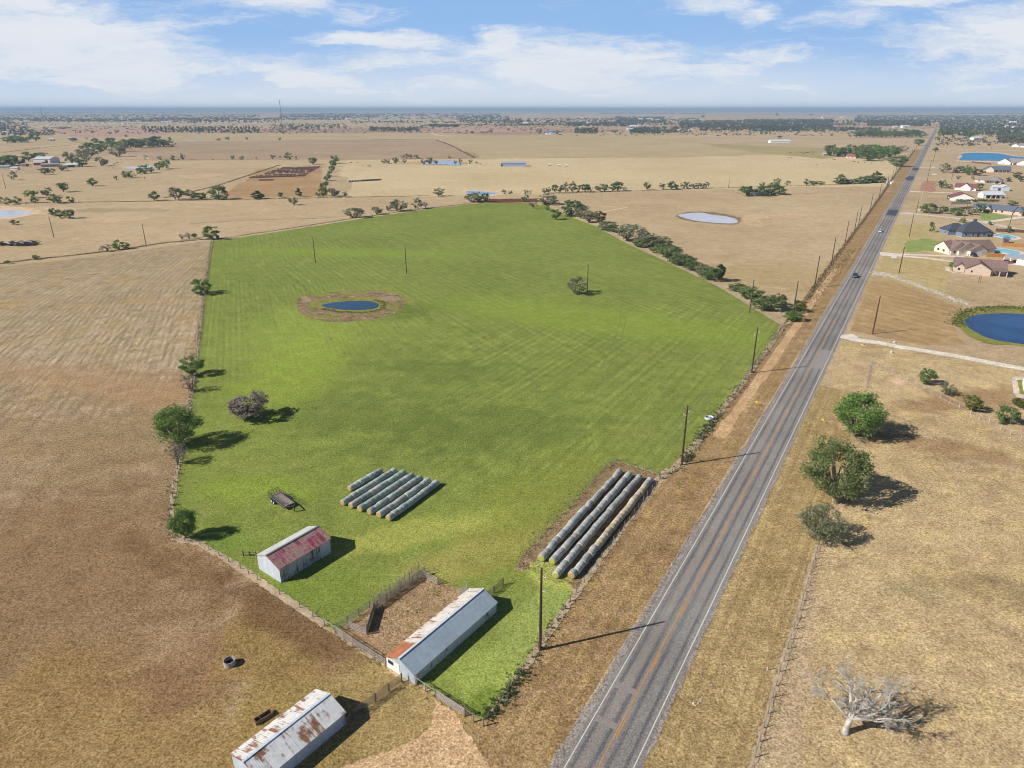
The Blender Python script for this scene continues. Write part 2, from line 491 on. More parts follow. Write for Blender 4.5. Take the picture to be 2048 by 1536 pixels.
M_GREEN = grass('green_hayfield', S(100, 112, 54), S(126, 138, 66), S(150, 162, 82), big=55, mm=8, fine=0.6, w=(0.4, 0.3, 0.24), bump=0.5, contrast=0.9, grain=0.78, hues=((S(146, 156, 72), 0.45, 5.0, 0.50, 0.68), (S(104, 112, 52), 0.5, 3.0, 0.52, 0.7), (S(140, 138, 76), 0.35, 14.0, 0.52, 0.66)),
    stripes=[(-0.365, 0.7, 0.62, (450, 640), 84), (-0.52, 1.2, 0.6, (1080, 520), 190), (-0.365, 0.9, 0.45, (640, 480), 90), (0.54, 1.0, 0.6, (1380, 760), 110)],
    blobs=[(640, 640, 20, 40, 0.1, S(148, 164, 72), 0.6, 0.9), (900, 780, 40, 26, 0.2, S(108, 122, 56), 0.28, 1.4), (720, 830, 26, 12, 0.2, S(100, 114, 54), 0.45, 1.2), (900, 742, 18, 8, 0.2, S(100, 114, 54), 0.45, 1.2),
           (960, 860, 26, 12, -0.2, S(104, 118, 56), 0.6, 1.0), (800, 622, 15, 10, 0, S(92, 108, 48), 0.5, 1.2), (860, 1060, 18, 4, -0.35, S(168, 170, 84), 0.7, 0.8), (950, 1110, 16, 5, -0.5, S(160, 152, 84), 0.75, 0.7),
           (1200, 640, 60, 16, 0.4, S(138, 158, 60), 0.5, 0.9), (1130, 1010, 14, 22, 0.5, S(136, 140, 62), 0.55, 0.8), (700, 505, 60, 10, 0.1, S(136, 156, 62), 0.6, 1.2), (590, 740, 12, 30, 0, S(150, 168, 62), 0.5, 0.9),
           (455, 1080, 5, 3, 0, S(112, 138, 56), 0.6, 0.9), (575, 1185, 3, 2.4, 0, S(112, 138, 56), 0.6, 0.9), (1075, 1250, 3.4, 15, ROADA, S(166, 178, 98), 0.75, 1.0), (1060, 1290, 6, 18, ROADA, S(142, 154, 80), 0.6, 1.0), (960, 1350, 7, 4, 0.6, S(158, 172, 84), 0.6, 0.8),
           (985, 1415, 3, 2.5, 0.6, S(110, 130, 50), 0.8, 0.6), (1110, 1150, 5, 3, 0.6, S(178, 182, 92), 0.85, 0.6), (500, 980, 10, 5, 0, S(140, 160, 56), 0.5, 0.9), (640, 1160, 10, 5, 0.5, S(122, 140, 58), 0.5, 0.8)])
M_VERGE = grass('brown_verge', S(124, 98, 68), S(160, 132, 94), S(188, 160, 118), big=20, mm=4, fine=0.5, w=(0.4, 0.38, 0.3), bump=0.7, speck=(S(118, 116, 66), 0.6), hues=((S(182, 150, 92), 0.5, 4.0, 0.5, 0.66), (S(128, 122, 70), 0.6, 3.0, 0.55, 0.7), (S(176, 150, 128), 0.5, 2.2, 0.55, 0.7)), stripes=[(ROADA, 0.8, 0.4, None, 0)])
M_VERGE2 = grass('tan_verge', S(136, 114, 78), S(166, 143, 100), S(194, 170, 122), big=22, mm=4, fine=0.45, w=(0.4, 0.38, 0.3), bump=0.6, speck=(S(132, 124, 74), 0.6), stripes=[(ROADA, 0.7, 0.45, None, 0)])
M_YARD = grass('weedy_yard', S(104, 96, 66), S(150, 126, 94), S(186, 162, 136), big=12, mm=2.2, fine=0.35, w=(0.25, 0.5, 0.45), bump=0.9)
M_CORRAL = grass('trampled_dirt', S(132, 106, 76), S(166, 138, 104), S(190, 164, 130), big=14, mm=2.5, fine=0.35, w=(0.3, 0.45, 0.4), bump=0.8, speck=(S(108, 114, 64), 0.7), hues=((S(134, 124, 78), 0.6, 3.0, 0.5, 0.64),))
M_DIRT = grass('bare_sandy_dirt', S(176, 140, 100), S(204, 170, 130), S(220, 192, 156), big=9, mm=2.0, fine=0.3, w=(0.5, 0.3, 0.15), bump=0.3, speck=(S(196, 142, 100), 0.5))
M_MUD = grass('pond_bank', S(112, 96, 66), S(150, 128, 98), S(186, 162, 134), big=14, mm=2.5, fine=0.5, w=(0.35, 0.5, 0.35), bump=0.9, hues=((S(106, 80, 56), 0.75, 4.0, 0.5, 0.62), (S(112, 118, 62), 0.7, 5.0, 0.5, 0.62), (S(200, 176, 146), 0.6, 3.0, 0.55, 0.66)), speck=(S(92, 100, 44), 0.6))
M_REED = grass('pond_reeds', S(100, 104, 52), S(138, 138, 70), S(172, 166, 96), big=12, mm=2, fine=0.4, w=(0.3, 0.5, 0.4), bump=0.9)
M_LAWN = grass('watered_lawn', S(116, 132, 66), S(146, 152, 84), S(178, 172, 108), big=30, mm=5, fine=0.5, bump=0.4)
M_LAWN2 = grass('bright_lawn', S(122, 142, 78), S(142, 158, 90), S(168, 170, 108), big=20, mm=5, fine=0.5, bump=0.4)
M_YELLOW = grass('pale_lawn', S(162, 144, 98), S(186, 166, 118), S(202, 184, 136), big=30, mm=5, fine=0.5, bump=0.4, stripes=[(-ROADA, 2.5, 0.25, None, 0)])
M_MOWN = grass('mown_brown_lot', S(142, 116, 82), S(174, 146, 104), S(194, 166, 122), big=40, mm=6, fine=0.5, bump=0.4, stripes=[(-ROADA, 2.2, 0.5, None, 0)])
M_OLIVE = grass('olive_field', S(160, 140, 106), S(184, 164, 126), S(200, 180, 142), big=120, mm=14, fine=1.0, bump=0.3)
M_GREY = grass('grey_brown_field', S(144, 120, 96), S(172, 148, 118), S(192, 166, 134), big=140, mm=14, fine=1.0, bump=0.3, stripes=[(0.9, 6, 0.3, None, 0)])
M_PALE = grass('pale_straw_field', S(182, 159, 121), S(204, 183, 143), S(217, 198, 160), big=140, mm=20, fine=1.0, bump=0.25)
M_RED = grass('ploughed_red_soil', S(84, 48, 36), S(116, 70, 52), S(150, 104, 78), big=30, mm=6, fine=0.6, bump=0.6)
M_PINK = grass('pinkish_plough', S(162, 130, 112), S(184, 150, 130), S(198, 166, 146), big=200, mm=30, fine=2.0, bump=0.2)
M_PATH = grass('caliche_drive', S(196, 184, 166), S(222, 212, 196), S(238, 230, 216), big=16, mm=2.5, fine=0.25, w=(0.3, 0.3, 0.2), bump=0.2)
M_TRACK = grass('dirt_track', S(166, 132, 96), S(196, 162, 122), S(216, 188, 150), big=16, mm=2.5, fine=0.3, bump=0.3)
M_CONC = grass('concrete_paving', S(186, 172, 156), S(212, 198, 182), S(226, 214, 200), big=16, mm=2.5, fine=0.25, bump=0.1)
M_GRAVEL = grass('shoulder_gravel', S(128, 120, 112), S(156, 146, 138), S(182, 172, 162), big=9, mm=1.2, fine=0.12, w=(0.3, 0.35, 0.4), bump=0.5)
M_BARE = grass('thin_bare_ground', S(180, 150, 116), S(200, 172, 136), S(212, 186, 152), big=16, mm=4, fine=0.5, bump=0.3)
M_PALEDIRT = grass('bleached_soil', S(196, 164, 128), S(216, 188, 156), S(226, 204, 178), big=16, mm=4, fine=0.5, bump=0.3)

# ------------------------------------------------------------------ ground
def big_sheet():
    n = 64
    vs = [(0, 9000, 0)]
    fs = []
    for ring, r in enumerate((400, 2000, 8000, 30000, 75000)):
        for k in range(n):
            t = 2 * math.pi * k / n
            vs.append((r * math.cos(t), 9000 * (r > 9000) * 0 + r * math.sin(t), 0))
    vs[0] = (0, 0, 0)
    for k in range(n):
        fs.append((0, 1 + k, 1 + (k + 1) % n))
    for ring in range(4):
        a = 1 + ring * n
        for k in range(n):
            k2 = (k + 1) % n
            fs.append((a + k, a + n + k, a + n + k2, a + k2))
    me = bpy.data.meshes.new('ground')
    me.from_pydata(vs, [], fs)
    me.materials.append(M_GROUND)
    me.update()
    o = link('ground', me)
    o['kind'] = 'structure'
big_sheet()

Z1, Z2, Z3, Z4, Z5, Z6 = 0.005, 0.021, 0.037, 0.053, 0.069, 0.085
# far fields
sheet('field', [(-900, 300), (-300, 268), (300, 266), (868, 265), (1100, 277), (868, 279), (400, 281), (-200, 300)], Z1, M_OLIVE, 12, 3)
sheet('field', [(330, 284), (866, 278), (1010, 318), (700, 319), (330, 322), (240, 306)], Z1, M_GREY, 12, 3)
sheet('field', [(872, 278), (1030, 276), (1250, 270), (1400, 286), (1700, 300), (1500, 312), (1250, 316), (960, 316)], Z1, M_OLIVE, 12, 3)
sheet('field', [(700, 320), (1020, 317), (1380, 315), (1760, 300), (1790, 345), (1760, 372), (1420, 378), (1080, 388), (700, 395), (680, 330)], Z1, M_PALE, 8, 2)
sheet('field', [(520, 338), (640, 332), (650, 392), (440, 396)], Z1, grass('rough_brown_field', S(136, 108, 78), S(174, 142, 102), S(194, 164, 120), big=60, mm=9, fine=0.8, bump=0.5), 5, 1)
sheet('field', [(850, 252), (1070, 256), (1065, 263), (855, 264)], Z1, M_PINK, 30, 8)
sheet('field', [(100, 258), (330, 256), (300, 273), (80, 276)], Z1, M_PINK, 30, 8)
sheet('field', [(1095, 268), (1290, 262), (1320, 266), (1110, 274)], Z1, M_OLIVE, 20, 5)
sheet('field', [(1400, 286), (1640, 296), (1760, 302), (1640, 318), (1500, 304)], Z2, grass('greenish_field', S(140, 128, 86), S(168, 154, 106), S(190, 174, 122), big=60, mm=9, fine=0.9, bump=0.3), 12, 3)
sheet('ploughed_patch', [(940, 405), (985, 398), (1075, 397), (1080, 404), (1040, 405)], Z2, M_RED, 3, 0.8)
sheet('mown_strip', [(-700, 800), (0, 534), (200, 512), (420, 481), (414, 520), (402, 590), (385, 740), (372, 820), (352, 930), (343, 1000), (343, 1065), (400, 1092), (480, 1142), (560, 1195), (650, 1258), (770, 1335),
       (830, 1372), (905, 1402), (960, 1436), (900, 1600), (880, 1900), (-900, 1900)], Z1, M_STRIPE, 1.5, 0.3)
sheet('pasture', [(1590, 1700), (1640, 1080), (1720, 760), (1742, 722), (1800, 744), (2100, 900), (2700, 1000), (2700, 1900), (1500, 1900), (1560, 1500)], Z1, M_RIGHT, 1.5, 0.3)
sheet('pasture', [(1680, 700), (1690, 672), (1800, 694), (2060, 742), (2600, 860), (2600, 980), (2100, 895), (1800, 742), (1738, 722), (1700, 800), (1655, 800)], Z1 + 0.003, M_RIGHT, 1.5, 0.3)
GREEN = [(425, 483), (560, 463), (700, 441), (800, 426), (900, 413), (960, 406), (1050, 405), (1085, 408), (1120, 424), (1150, 437), (1200, 456), (1260, 488), (1330, 520), (1400, 555), (1440, 570), (1490, 606), (1545, 630), (1562, 646),
         (1540, 685), (1480, 772), (1420, 850), (1340, 935), (1315, 946), (1235, 922), (1216, 930), (1148, 1008), (1046, 1112), (1036, 1128), (1085, 1128), (1140, 1172), (1150, 1192), (1122, 1232), (1062, 1318), (1030, 1368),
         (985, 1428), (962, 1436), (905, 1402), (830, 1366), (770, 1326), (650, 1248), (560, 1186), (480, 1132), (400, 1084), (347, 1058), (346, 1000), (354, 958), (366, 900), (376, 835), (388, 760), (396, 700), (406, 590), (416, 530)]
sheet('green_field', GREEN, Z2, M_GREEN, 0.8, 0.3)
sheet('corral_ground', [(676, 1262), (748, 1208), (846, 1150), (880, 1166), (925, 1178), (905, 1220), (785, 1335), (770, 1322), (700, 1282)], Z3, M_CORRAL, 0.5, 0.35)
sheet('bale_yard', [(1028, 1142), (1048, 1108), (1150, 1005), (1214, 930), (1236, 922), (1318, 950), (1310, 975), (1180, 1155), (1156, 1188), (1142, 1172), (1086, 1130), (1050, 1140)], Z3, M_YARD, 0.5, 0.4)
sheet('yard_dirt', [(640, 1600), (672, 1540), (730, 1516), (790, 1498), (838, 1476), (864, 1450), (868, 1415), (872, 1399), (912, 1424), (920, 1448), (944, 1480), (978, 1530), (1000, 1600), (960, 1700), (700, 1700)], Z3, M_DIRT, 0.4, 0.5)

sheet('loose_hay', [(1062, 1124), (1082, 1122), (1112, 1134), (1130, 1148), (1146, 1164), (1128, 1166), (1116, 1168), (1098, 1160), (1080, 1152), (1060, 1138)], Z4, grass('loose_hay', S(132, 138, 68), S(160, 164, 90), S(192, 190, 124), big=6, mm=1.5, fine=0.3, w=(0.3, 0.5, 0.4), bump=0.8), 0.4, 0.2)
# road corridor: everything along it is laid out from the road's own line
RP = G(1198, 1536)                                     # a point on the centre line
def road_pt(u, v):
    q = RP + RU * u + RV * v
    return (q.x, q.y)
def along(name, v0, v1, u0, u1, z, mat, jit0=0.0, jit1=0.0, step=1.0, far=2600):
    r = random.Random(name)
    vs, fs = [], []
    u = u0
    i = 0
    j0 = j1 = 0.0
    while True:
        j0 = 0.72 * j0 + 0.42 * r.uniform(-jit0, jit0); j1 = 0.72 * j1 + 0.42 * r.uniform(-jit1, jit1)
        a, b = road_pt(u, v0 + j0), road_pt(u, v1 + j1)
        vs += [a + (0,), b + (0,)]
        if i:
            k = 2 * i
            fs.append((k - 2, k - 1, k + 1, k))
        i += 1
        if u >= u1: break
        u = min(u1, u + step * max(1.0, abs(u) / 60.0))
    me = bpy.data.meshes.new(name)
    me.from_pydata(vs, [], fs)
    me.materials.append(mat)
    me.update()
    o = link(name, me, loc=(0, 0, lay(z)))
    o['kind'] = 'structure'
    return o
LW = 3.42                                              # half the distance between the edge lines
along('roadside_verge', -15.2, -5.1, -60, 330, Z1 + 0.003, M_VERGE, 0.5, 0.2)
along('roadside_verge', -15.2, -5.1, 330, 1500, Z1 + 0.003, M_VERGE, 0.6, 0.2)
along('roadside_verge', 4.0, 15.2, -60, 138, Z1 + 0.006, M_VERGE2, 0.2, 0.3)
along('worn_track', -12.2, -9.6, 92, 300, Z1 + 0.006, M_TRACK, 0.7, 0.6)
along('road_shoulder', -LW - 1.5, LW + 0.9, -60, 3200, Z3, M_GRAVEL, 0.4, 0.35, 0.5)

# asphalt
m, nt = new_mat('worn_asphalt')
p = nt.node('ShaderNodeNewGeometry').outputs['Position']
q = nt.mapping(nt.vmath('SUBTRACT', p, (RP.x, RP.y, 0)), rot=(0, 0, ROADA))
qx, qy, _ = nt.xyz(q)
qx = nt.math('ADD', qx, nt.math('MULTIPLY', nt.math('SUBTRACT', nt.noise(p, 0.05, 2), 0.5), 0.35))
wear = None
for c, wd in ((-2.75, 0.42), (-0.85, 0.5), (0.75, 0.5), (2.55, 0.42)):
    g_ = nt.rng(nt.math('ABSOLUTE', nt.math('SUBTRACT', qx, c)), wd, 0.05)
    wear = g_ if wear is None else nt.math('MAXIMUM', wear, g_)
lng = nt.noise(nt.comb(nt.math('MULTIPLY', qx, 1.4), nt.math('MULTIPLY', qy, 0.05)), 1.0, 4, 0.6)
wear = nt.math('MULTIPLY', wear, nt.rng(lng, 0.3, 0.62, 0.35, 1.0))
gr = nt.noise(p, 5.5, 2, 0.85)
base = nt.ramp(nt.rng(gr, 0.3, 0.7), [(0.0, S(108, 104, 101)), (0.5, S(136, 131, 126)), (1.0, S(166, 160, 152))])
base = nt.mix(nt.math('MULTIPLY', wear, 0.85), base, nt.ramp(nt.rng(gr, 0.3, 0.7), [(0, S(72, 72, 77)), (1, S(110, 108, 110))]))
wrm = nt.rng(nt.math('ABSOLUTE', nt.math('ADD', qx, 1.8)), 0.6, 0.0, 0.0, 0.35)
base = nt.mix(wrm, base, S(160, 142, 132))
base = nt.vmath('SCALE', base, scale=nt.rng(nt.noise(p, 0.04, 4, 0.6), 0.35, 0.65, 0.86, 1.12))
principled(nt, base, 0.9, nt.node('ShaderNodeBump', {'Strength': 0.3, 'Distance': 0.03, 'Height': gr}).outputs[0], 0, 0.2)
M_ASPH = m
along('road', -LW - 0.55, LW + 0.5, -60, 3200, Z4, M_ASPH, 0.06, 0.06, 0.8)
M_PATCH = plain('pale_patch_asphalt', S(150, 144, 140), 0.9, var=0.2, scale=8)
M_DARKBAND = plain('dark_asphalt_band', S(74, 76, 88), 0.85, var=0.25, scale=6)  # dark bands lying across the full road width
def on_road_u(px, py):
    return (G(px, py) - RP).dot(RU)
u1, u2 = on_road_u(1648, 700), on_road_u(1632, 737)
along('road_patch', 0.25, LW - 0.15, u2, u1, Z5, M_PATCH, 0.03, 0.03)
M_THIN = plain('pale_seam_asphalt', S(146, 137, 131), 0.9, var=0.3, scale=5)
for px_, py_ in ((1262, 1382), (1222, 1450)):
    u1 = on_road_u(px_, py_)
    along('road_patch', -LW + 0.3, -0.3, u1 - 0.5, u1 + 0.5, Z5, M_THIN, 0.08, 0.08, 0.3)
for (xa, ya, xb, yb) in ((1826, 353, 1820, 361), (1838, 336, 1834, 341), (1790, 420, 1782, 431)):
    along('road_patch', -LW - 0.3, LW + 0.3, on_road_u(xb, yb), on_road_u(xa, ya), Z5, M_DARKBAND, 0.2, 0.2)
M_WHITE = plain('white_line_paint', S(206, 202, 194), 0.7, var=0.2, scale=3)
M_YEL = plain('yellow_line_paint', S(214, 152, 72), 0.7, var=0.2, scale=3)
along('edge_line', -LW - 0.07, -LW + 0.08, -60, 2600, Z5, M_WHITE, 0.012, 0.012)
along('edge_line', LW - 0.08, LW + 0.08, -60, 2600, Z5, M_WHITE, 0.012, 0.012)
uy = on_road_u(1672, 635)
along('centre_line', -0.18, -0.07, -60, uy, Z5, M_YEL, 0.01, 0.01)
dash = MB()
u = -44.0
while u < uy:                                          # broken stripe beside the solid one
    a, b, c, d = road_pt(u, 0.06), road_pt(u, 0.18), road_pt(u + 3.4, 0.18), road_pt(u + 3.4, 0.06)
    dash.add([a + (0,), b + (0,), c + (0,), d + (0,)], [(0, 1, 2, 3)])
    u += 12.2
u = uy + 6
while u < 900:
    a, b, c, d = road_pt(u, -0.07), road_pt(u, 0.07), road_pt(u + 3.4, 0.07), road_pt(u + 3.4, -0.07)
    dash.add([a + (0,), b + (0,), c + (0,), d + (0,)], [(0, 1, 2, 3)])
    u += 12.2
dash.build('centre_dashes', M_YEL, loc=(0, 0, Z5))['kind'] = 'structure'

TYRE = plain('tyre_flattened_grass', S(114, 128, 58), 1.0, var=0.3, scale=0.6)
for off in (0, 8):
    strip('tyre_track', [(1232 + off, 512), (1240 + off, 560), (1245 + off, 600), (1240 + off * 1.4, 645), (1226 + off * 1.6, 690), (1204 + off * 1.8, 735), (1170 + off * 2, 790)], 0.22, Z3, TYRE, 0.06, 1.0)
# right side lots
sheet('mown_lot', [(1745, 560), (1800, 570), (1880, 600), (1935, 622), (1905, 650), (1930, 690), (1840, 690), (1700, 662), (1722, 610)], Z2 + 0.006, M_MOWN, 1.5, 0.4)
sheet('front_lawn', [(1768, 512), (1880, 514), (1900, 540), (1890, 590), (1800, 566), (1755, 548)], Z2, M_YELLOW, 1.5, 0.4)
sheet('front_lawn', [(1785, 450), (1850, 446), (1890, 470), (1895, 510), (1830, 510), (1770, 500)], Z2, M_YELLOW, 1.5, 0.4)
sheet('watered_lawn', ell(1852, 491, 40, 15, 40, 0.2, 4), Z3, M_LAWN2, 1.0, 1.0)
sheet('watered_lawn', [(1962, 427), (1985, 424), (2020, 434), (2026, 440), (1985, 443), (1960, 438)], Z3, M_LAWN2, 1.0, 0.5)
sheet('watered_lawn', [(1895, 520), (1940, 530), (1935, 545), (1905, 545)], Z3, M_LAWN, 1.0, 0.5)
sheet('bare_soil', [(1845, 362), (1875, 362), (1868, 384), (1838, 384)], Z2, plain('reddish_bare_soil', S(176, 128, 104), 1.0, var=0.3, scale=0.3), 1.5, 0.6)
for nm, pts, wd, mt in (
    ('driveway', [(1686, 670), (1712, 680), (1760, 686), (1800, 694), (1900, 710), (2048, 738), (2300, 790)], [8, 4.6, 4.0, 4, 4, 4, 4], M_PATH),
    ('driveway', [(1758, 507), (1800, 509), (1850, 510), (1910, 513), (1930, 514)], [9, 5, 4, 4, 4], M_PATH),
    ('driveway', [(1765, 509), (1800, 512), (1850, 516), (1912, 524), (1985, 524), (2060, 531)], [8, 4.5, 4, 4, 4, 5], M_PATH),
    ('driveway', [(1803, 426), (1840, 429), (1900, 435), (1960, 443), (2000, 451), (2048, 461), (2200, 486)], [12, 6, 6, 6, 7, 7, 7], M_CONC),
    ('driveway', [(1975, 444), (2010, 439), (2048, 434)], [5, 5, 6], M_PATH),
    ('driveway', [(1820, 383), (1850, 384), (1905, 386)], [8, 5, 6], M_PATH),
    ('driveway', [(1838, 335), (1880, 337), (1920, 339), (1975, 342)], [8, 5, 5, 5], M_PATH),
    ('driveway', [(1858, 296), (1900, 298), (2000, 301), (2100, 303)], [10, 7, 7, 7], M_PATH),
    ('farm_track', [(1793, 384), (1720, 382), (1640, 385), (1540, 390), (1500, 388)], 4.5, M_TRACK),
    ('farm_track', [(1826, 331), (1808, 330), (1790, 330), (1740, 325), (1700, 321)], 4.0, M_TRACK),
    ('farm_track', [(1812, 366), (1790, 364), (1775, 362)], 4.5, M_TRACK),
    ('farm_track', [(1832, 313), (1700, 311), (1690, 276), (1840, 279)], 3, M_TRACK),
    ('farm_track', [(700, 332), (745, 340), (790, 349), (850, 358), (920, 363), (985, 362)], 3.0, M_PALEDIRT),
    ('farm_track', [(862, 266), (880, 271), (905, 273)], 14, M_PALEDIRT),
    ('farm_track', [(1060, 408), (1160, 412), (1200, 412), (1255, 415)], 2.6, M_PALEDIRT),
    ('farm_track', [(1255, 415), (1225, 420), (1195, 426)], 2.6, M_PALEDIRT),
    ('farm_track', [(420, 474), (300, 448), (215, 458), (120, 470)], 1.6, M_OLIVE)):
    strip(nm, pts, wd, Z3 + 0.004, mt, 0.25)
sheet('bare_patch', ell(1505, 440, 24, 10, 20, 0.3, 6), Z2, M_BARE, 2, 1.5)
sheet('bare_patch', ell(1692, 432, 14, 5, 20, 0.3, 7), Z2, M_BARE, 2, 1.2)
sheet('bare_patch', ell(1575, 432, 40, 6, 20, 0.3, 8), Z2, M_BARE, 2, 1.2)
sheet('bare_patch', ell(230, 438, 55, 6, 24, 0.3, 9), Z2, M_BARE, 2, 1.5)
sheet('bare_patch', ell(95, 420, 40, 7, 24, 0.3, 10), Z2, M_BARE, 2, 1.5)
sheet('bare_patch', ell(400, 352, 40, 5, 24, 0.3, 12), Z2, M_BARE, 3, 2)
for x, y, rx, ry in ((1800, 768, 10, 4), (1795, 762, 16, 4), (1688, 850, 18, 8), (700, 1290, 0, 0)):
    if rx: sheet('bare_patch', ell(x, y, rx, ry, 20, 0.2, x), Z2, M_PALEDIRT if x > 1700 else M_TRACK, 0.6, 0.4)

# ------------------------------------------------------------------ water
def water(name, col, rough=0.06, wav=0.25, col2=None):
    m, nt = new_mat(name)
    p = nt.node('ShaderNodeNewGeometry').outputs['Position']
    n = nt.noise(p, 0.9, 4, 0.6)
    c = nt.mix(nt.rng(nt.noise(p, 0.05, 3, 0.5), 0.42, 0.62), col, col2 or col)
    bp = nt.node('ShaderNodeBump', {'Strength': wav, 'Distance': 0.06, 'Height': n}).outputs[0]
    principled(nt, c, rough, bp, 0, 0.35)
    return m
W_BLUE = water('pond_water_blue', S(26, 52, 70), 0.1, 0.35, S(34, 62, 78))
W_DEEP = water('pond_water_deep_blue', S(10, 42, 82), 0.15, 0.35, S(22, 64, 108))
W_BRIGHT = water('pond_water_turquoise', S(0, 116, 166), 0.35, 0.35, S(8, 128, 176))
W_SKYWHITE = water('pond_water_sky_white', S(204, 196, 198), 0.2, 0.25, S(212, 206, 208))  # reflection of the white sky put into the water's base colour
W_PALE = water('pond_water_pale', S(196, 198, 202), 0.2, 0.25)
W_GREY = water('pond_water_greyblue', S(150, 164, 184), 0.2, 0.25)
M_THATCHB = grass('bank_thatch', S(128, 110, 80), S(164, 142, 110), S(194, 172, 140), big=9, mm=2.0, fine=0.4, w=(0.3, 0.5, 0.4), bump=0.7)
# field pond with its bank
sheet('pond_bank', spline([(592, 606), (600, 594), (640, 588), (700, 581), (760, 582), (800, 590), (812, 602), (800, 620), (770, 634), (720, 642), (660, 644), (620, 636), (598, 624)], 6), Z3, M_MUD, 0.8, 0.5)
sheet('pond_rim', spline([(612, 610), (640, 601), (700, 596), (755, 596), (778, 608), (764, 620), (720, 628), (660, 620)], 6), Z4, M_REED, 0.8, 0.4)
for px_, py_, rx_, ry_ in ((640, 590, 26, 4), (780, 597, 20, 5), (612, 600, 12, 5), (650, 634, 30, 4), (790, 612, 12, 6), (706, 586, 40, 3), (820, 604, 10, 6)):
    sheet('bank_growth', ell(px_, py_, rx_, ry_, 24, 0.25, px_), Z4 + 0.01, M_REED if px_ % 3 else M_THATCHB, 0.7, 0.4)
POND = spline([(639, 612), (648, 607), (672, 603), (705, 601), (738, 601), (757, 605), (762, 612), (750, 619), (718, 622), (684, 621), (655, 617)], 6)
POND = [(702 + (x - 702) * 0.92, 611 + (y - 611) * 0.86) for x, y in POND]
sheet('pond_water', POND, Z5, W_BLUE, 0.8, 0.15)
sheet('pond_rim', spline([(1905, 640), (1925, 622), (1975, 613), (2060, 615), (2200, 640), (2200, 730), (2048, 694), (1985, 690), (1940, 674), (1918, 655)], 6), Z3, M_REED, 0.8, 0.4)
sheet('pond_water', spline([(1929, 644), (1945, 632), (1985, 627), (2060, 630), (2180, 650), (2180, 710), (2048, 689), (1990, 680), (1950, 664)], 6), Z4, W_DEEP, 0.8, 0.2)
sheet('pond_rim', [(1913, 323), (1922, 305), (1960, 304), (1998, 305), (2048, 314), (2100, 322), (2100, 330), (2000, 325)], Z3, M_PALEDIRT, 3, 0.5)
sheet('pond_water', [(1917, 321), (1924, 306), (1960, 305), (1998, 307), (2048, 315), (2100, 324), (2100, 328), (2000, 322)], Z4, W_BRIGHT, 3, 0.5)
sheet('pond_rim', spline([(1352, 432), (1380, 424), (1420, 424), (1460, 430), (1482, 438), (1470, 449), (1420, 446), (1375, 441)], 6), Z3, M_MUD, 1, 0.6)
sheet('pond_water', spline([(1357, 431), (1380, 426), (1408, 426), (1425, 430), (1455, 433), (1475, 441), (1466, 447), (1420, 445), (1385, 440)], 6), Z4, W_SKYWHITE, 1, 0.3)
sheet('pond_rim', spline([(-80, 415), (0, 412), (70, 418), (74, 428), (0, 440), (-80, 440)], 6), Z3, M_PALEDIRT, 1, 0.6)
sheet('pond_water', spline([(-80, 421), (0, 420), (66, 424), (40, 431), (0, 435), (-80, 436)], 6), Z4, W_PALE, 1, 0.3)
sheet('pond_water', spline([(243, 335), (262, 333), (300, 331), (310, 335), (280, 337), (255, 337)], 5), Z4, W_PALE, 2, 0.5)
sheet('pond_water', spline([(370, 282), (385, 281), (397, 282), (385, 283)], 5), Z4, W_PALE, 3, 0.5)
sheet('pond_rim', spline([(815, 326), (850, 320), (900, 320), (930, 324), (925, 331), (880, 331), (840, 330)], 5), Z3, M_TRACK, 3, 1)
sheet('pond_water', spline([(840, 328), (862, 322), (895, 321), (906, 321), (915, 325), (926, 328), (915, 331), (880, 329), (855, 329)], 5), Z4, W_GREY, 2, 0.5)
sheet('pond_rim', spline([(925, 382), (960, 380), (1000, 384), (990, 391), (940, 390)], 5), Z3, M_PALEDIRT, 2, 0.6)
sheet('pond_water', spline([(932, 383), (950, 382), (990, 385), (996, 386), (975, 390), (940, 388)], 5), Z4, water('pond_water_steel', S(110, 150, 176), 0.15), 1, 0.3)

# ------------------------------------------------------------------ haze over the plain
m, nt = new_mat('pale_blue_air')
v = nt.node('ShaderNodeVolumePrincipled', {'Color': (0.50, 0.68, 0.88, 1.0), 'Density': 0.000105, 'Anisotropy': 0.0})
nt.L.new(v.outputs[0], nt.out.inputs['Volume'])
hz = MB().box(-80000, 80000, -80000, 80000, -1.2, 101.0).build('haze', m)
hz['kind'] = 'stuff'

# ------------------------------------------------------------------ trees
def leaf_mat(name, a, b, c, tr=0.42):
    m, nt = new_mat(name)
    g = nt.node('ShaderNodeNewGeometry')
    oi = nt.node('ShaderNodeObjectInfo')
    tc = nt.node('ShaderNodeTexCoord').outputs['Object']
    n = nt.noise(nt.vmath('ADD', tc, nt.vmath('SCALE', oi.outputs['Location'], scale=0.37)), 6.0, 3, 0.6)
    f = nt.math('ADD', nt.math('MULTIPLY', n, 1.1), nt.math('MULTIPLY', g.outputs['Random Per Island'], 0.55))
    f = nt.math('SUBTRACT', f, 0.26)
    f = nt.math('ADD', f, nt.math('MULTIPLY', nt.math('SUBTRACT', oi.outputs['Random'], 0.5), 0.25), True)
    col = nt.ramp(f, [(0.0, a), (0.5, b), (1.0, c)])
    d = nt.node('ShaderNodeBsdfDiffuse', {0: col})
    t = nt.node('ShaderNodeBsdfTranslucent', {0: col})
    mx = nt.node('ShaderNodeMixShader', {0: tr})
    nt.L.new(d.outputs[0], mx.inputs[1]); nt.L.new(t.outputs[0], mx.inputs[2])
    nt.L.new(mx.outputs[0], nt.out.inputs[0])
    return m
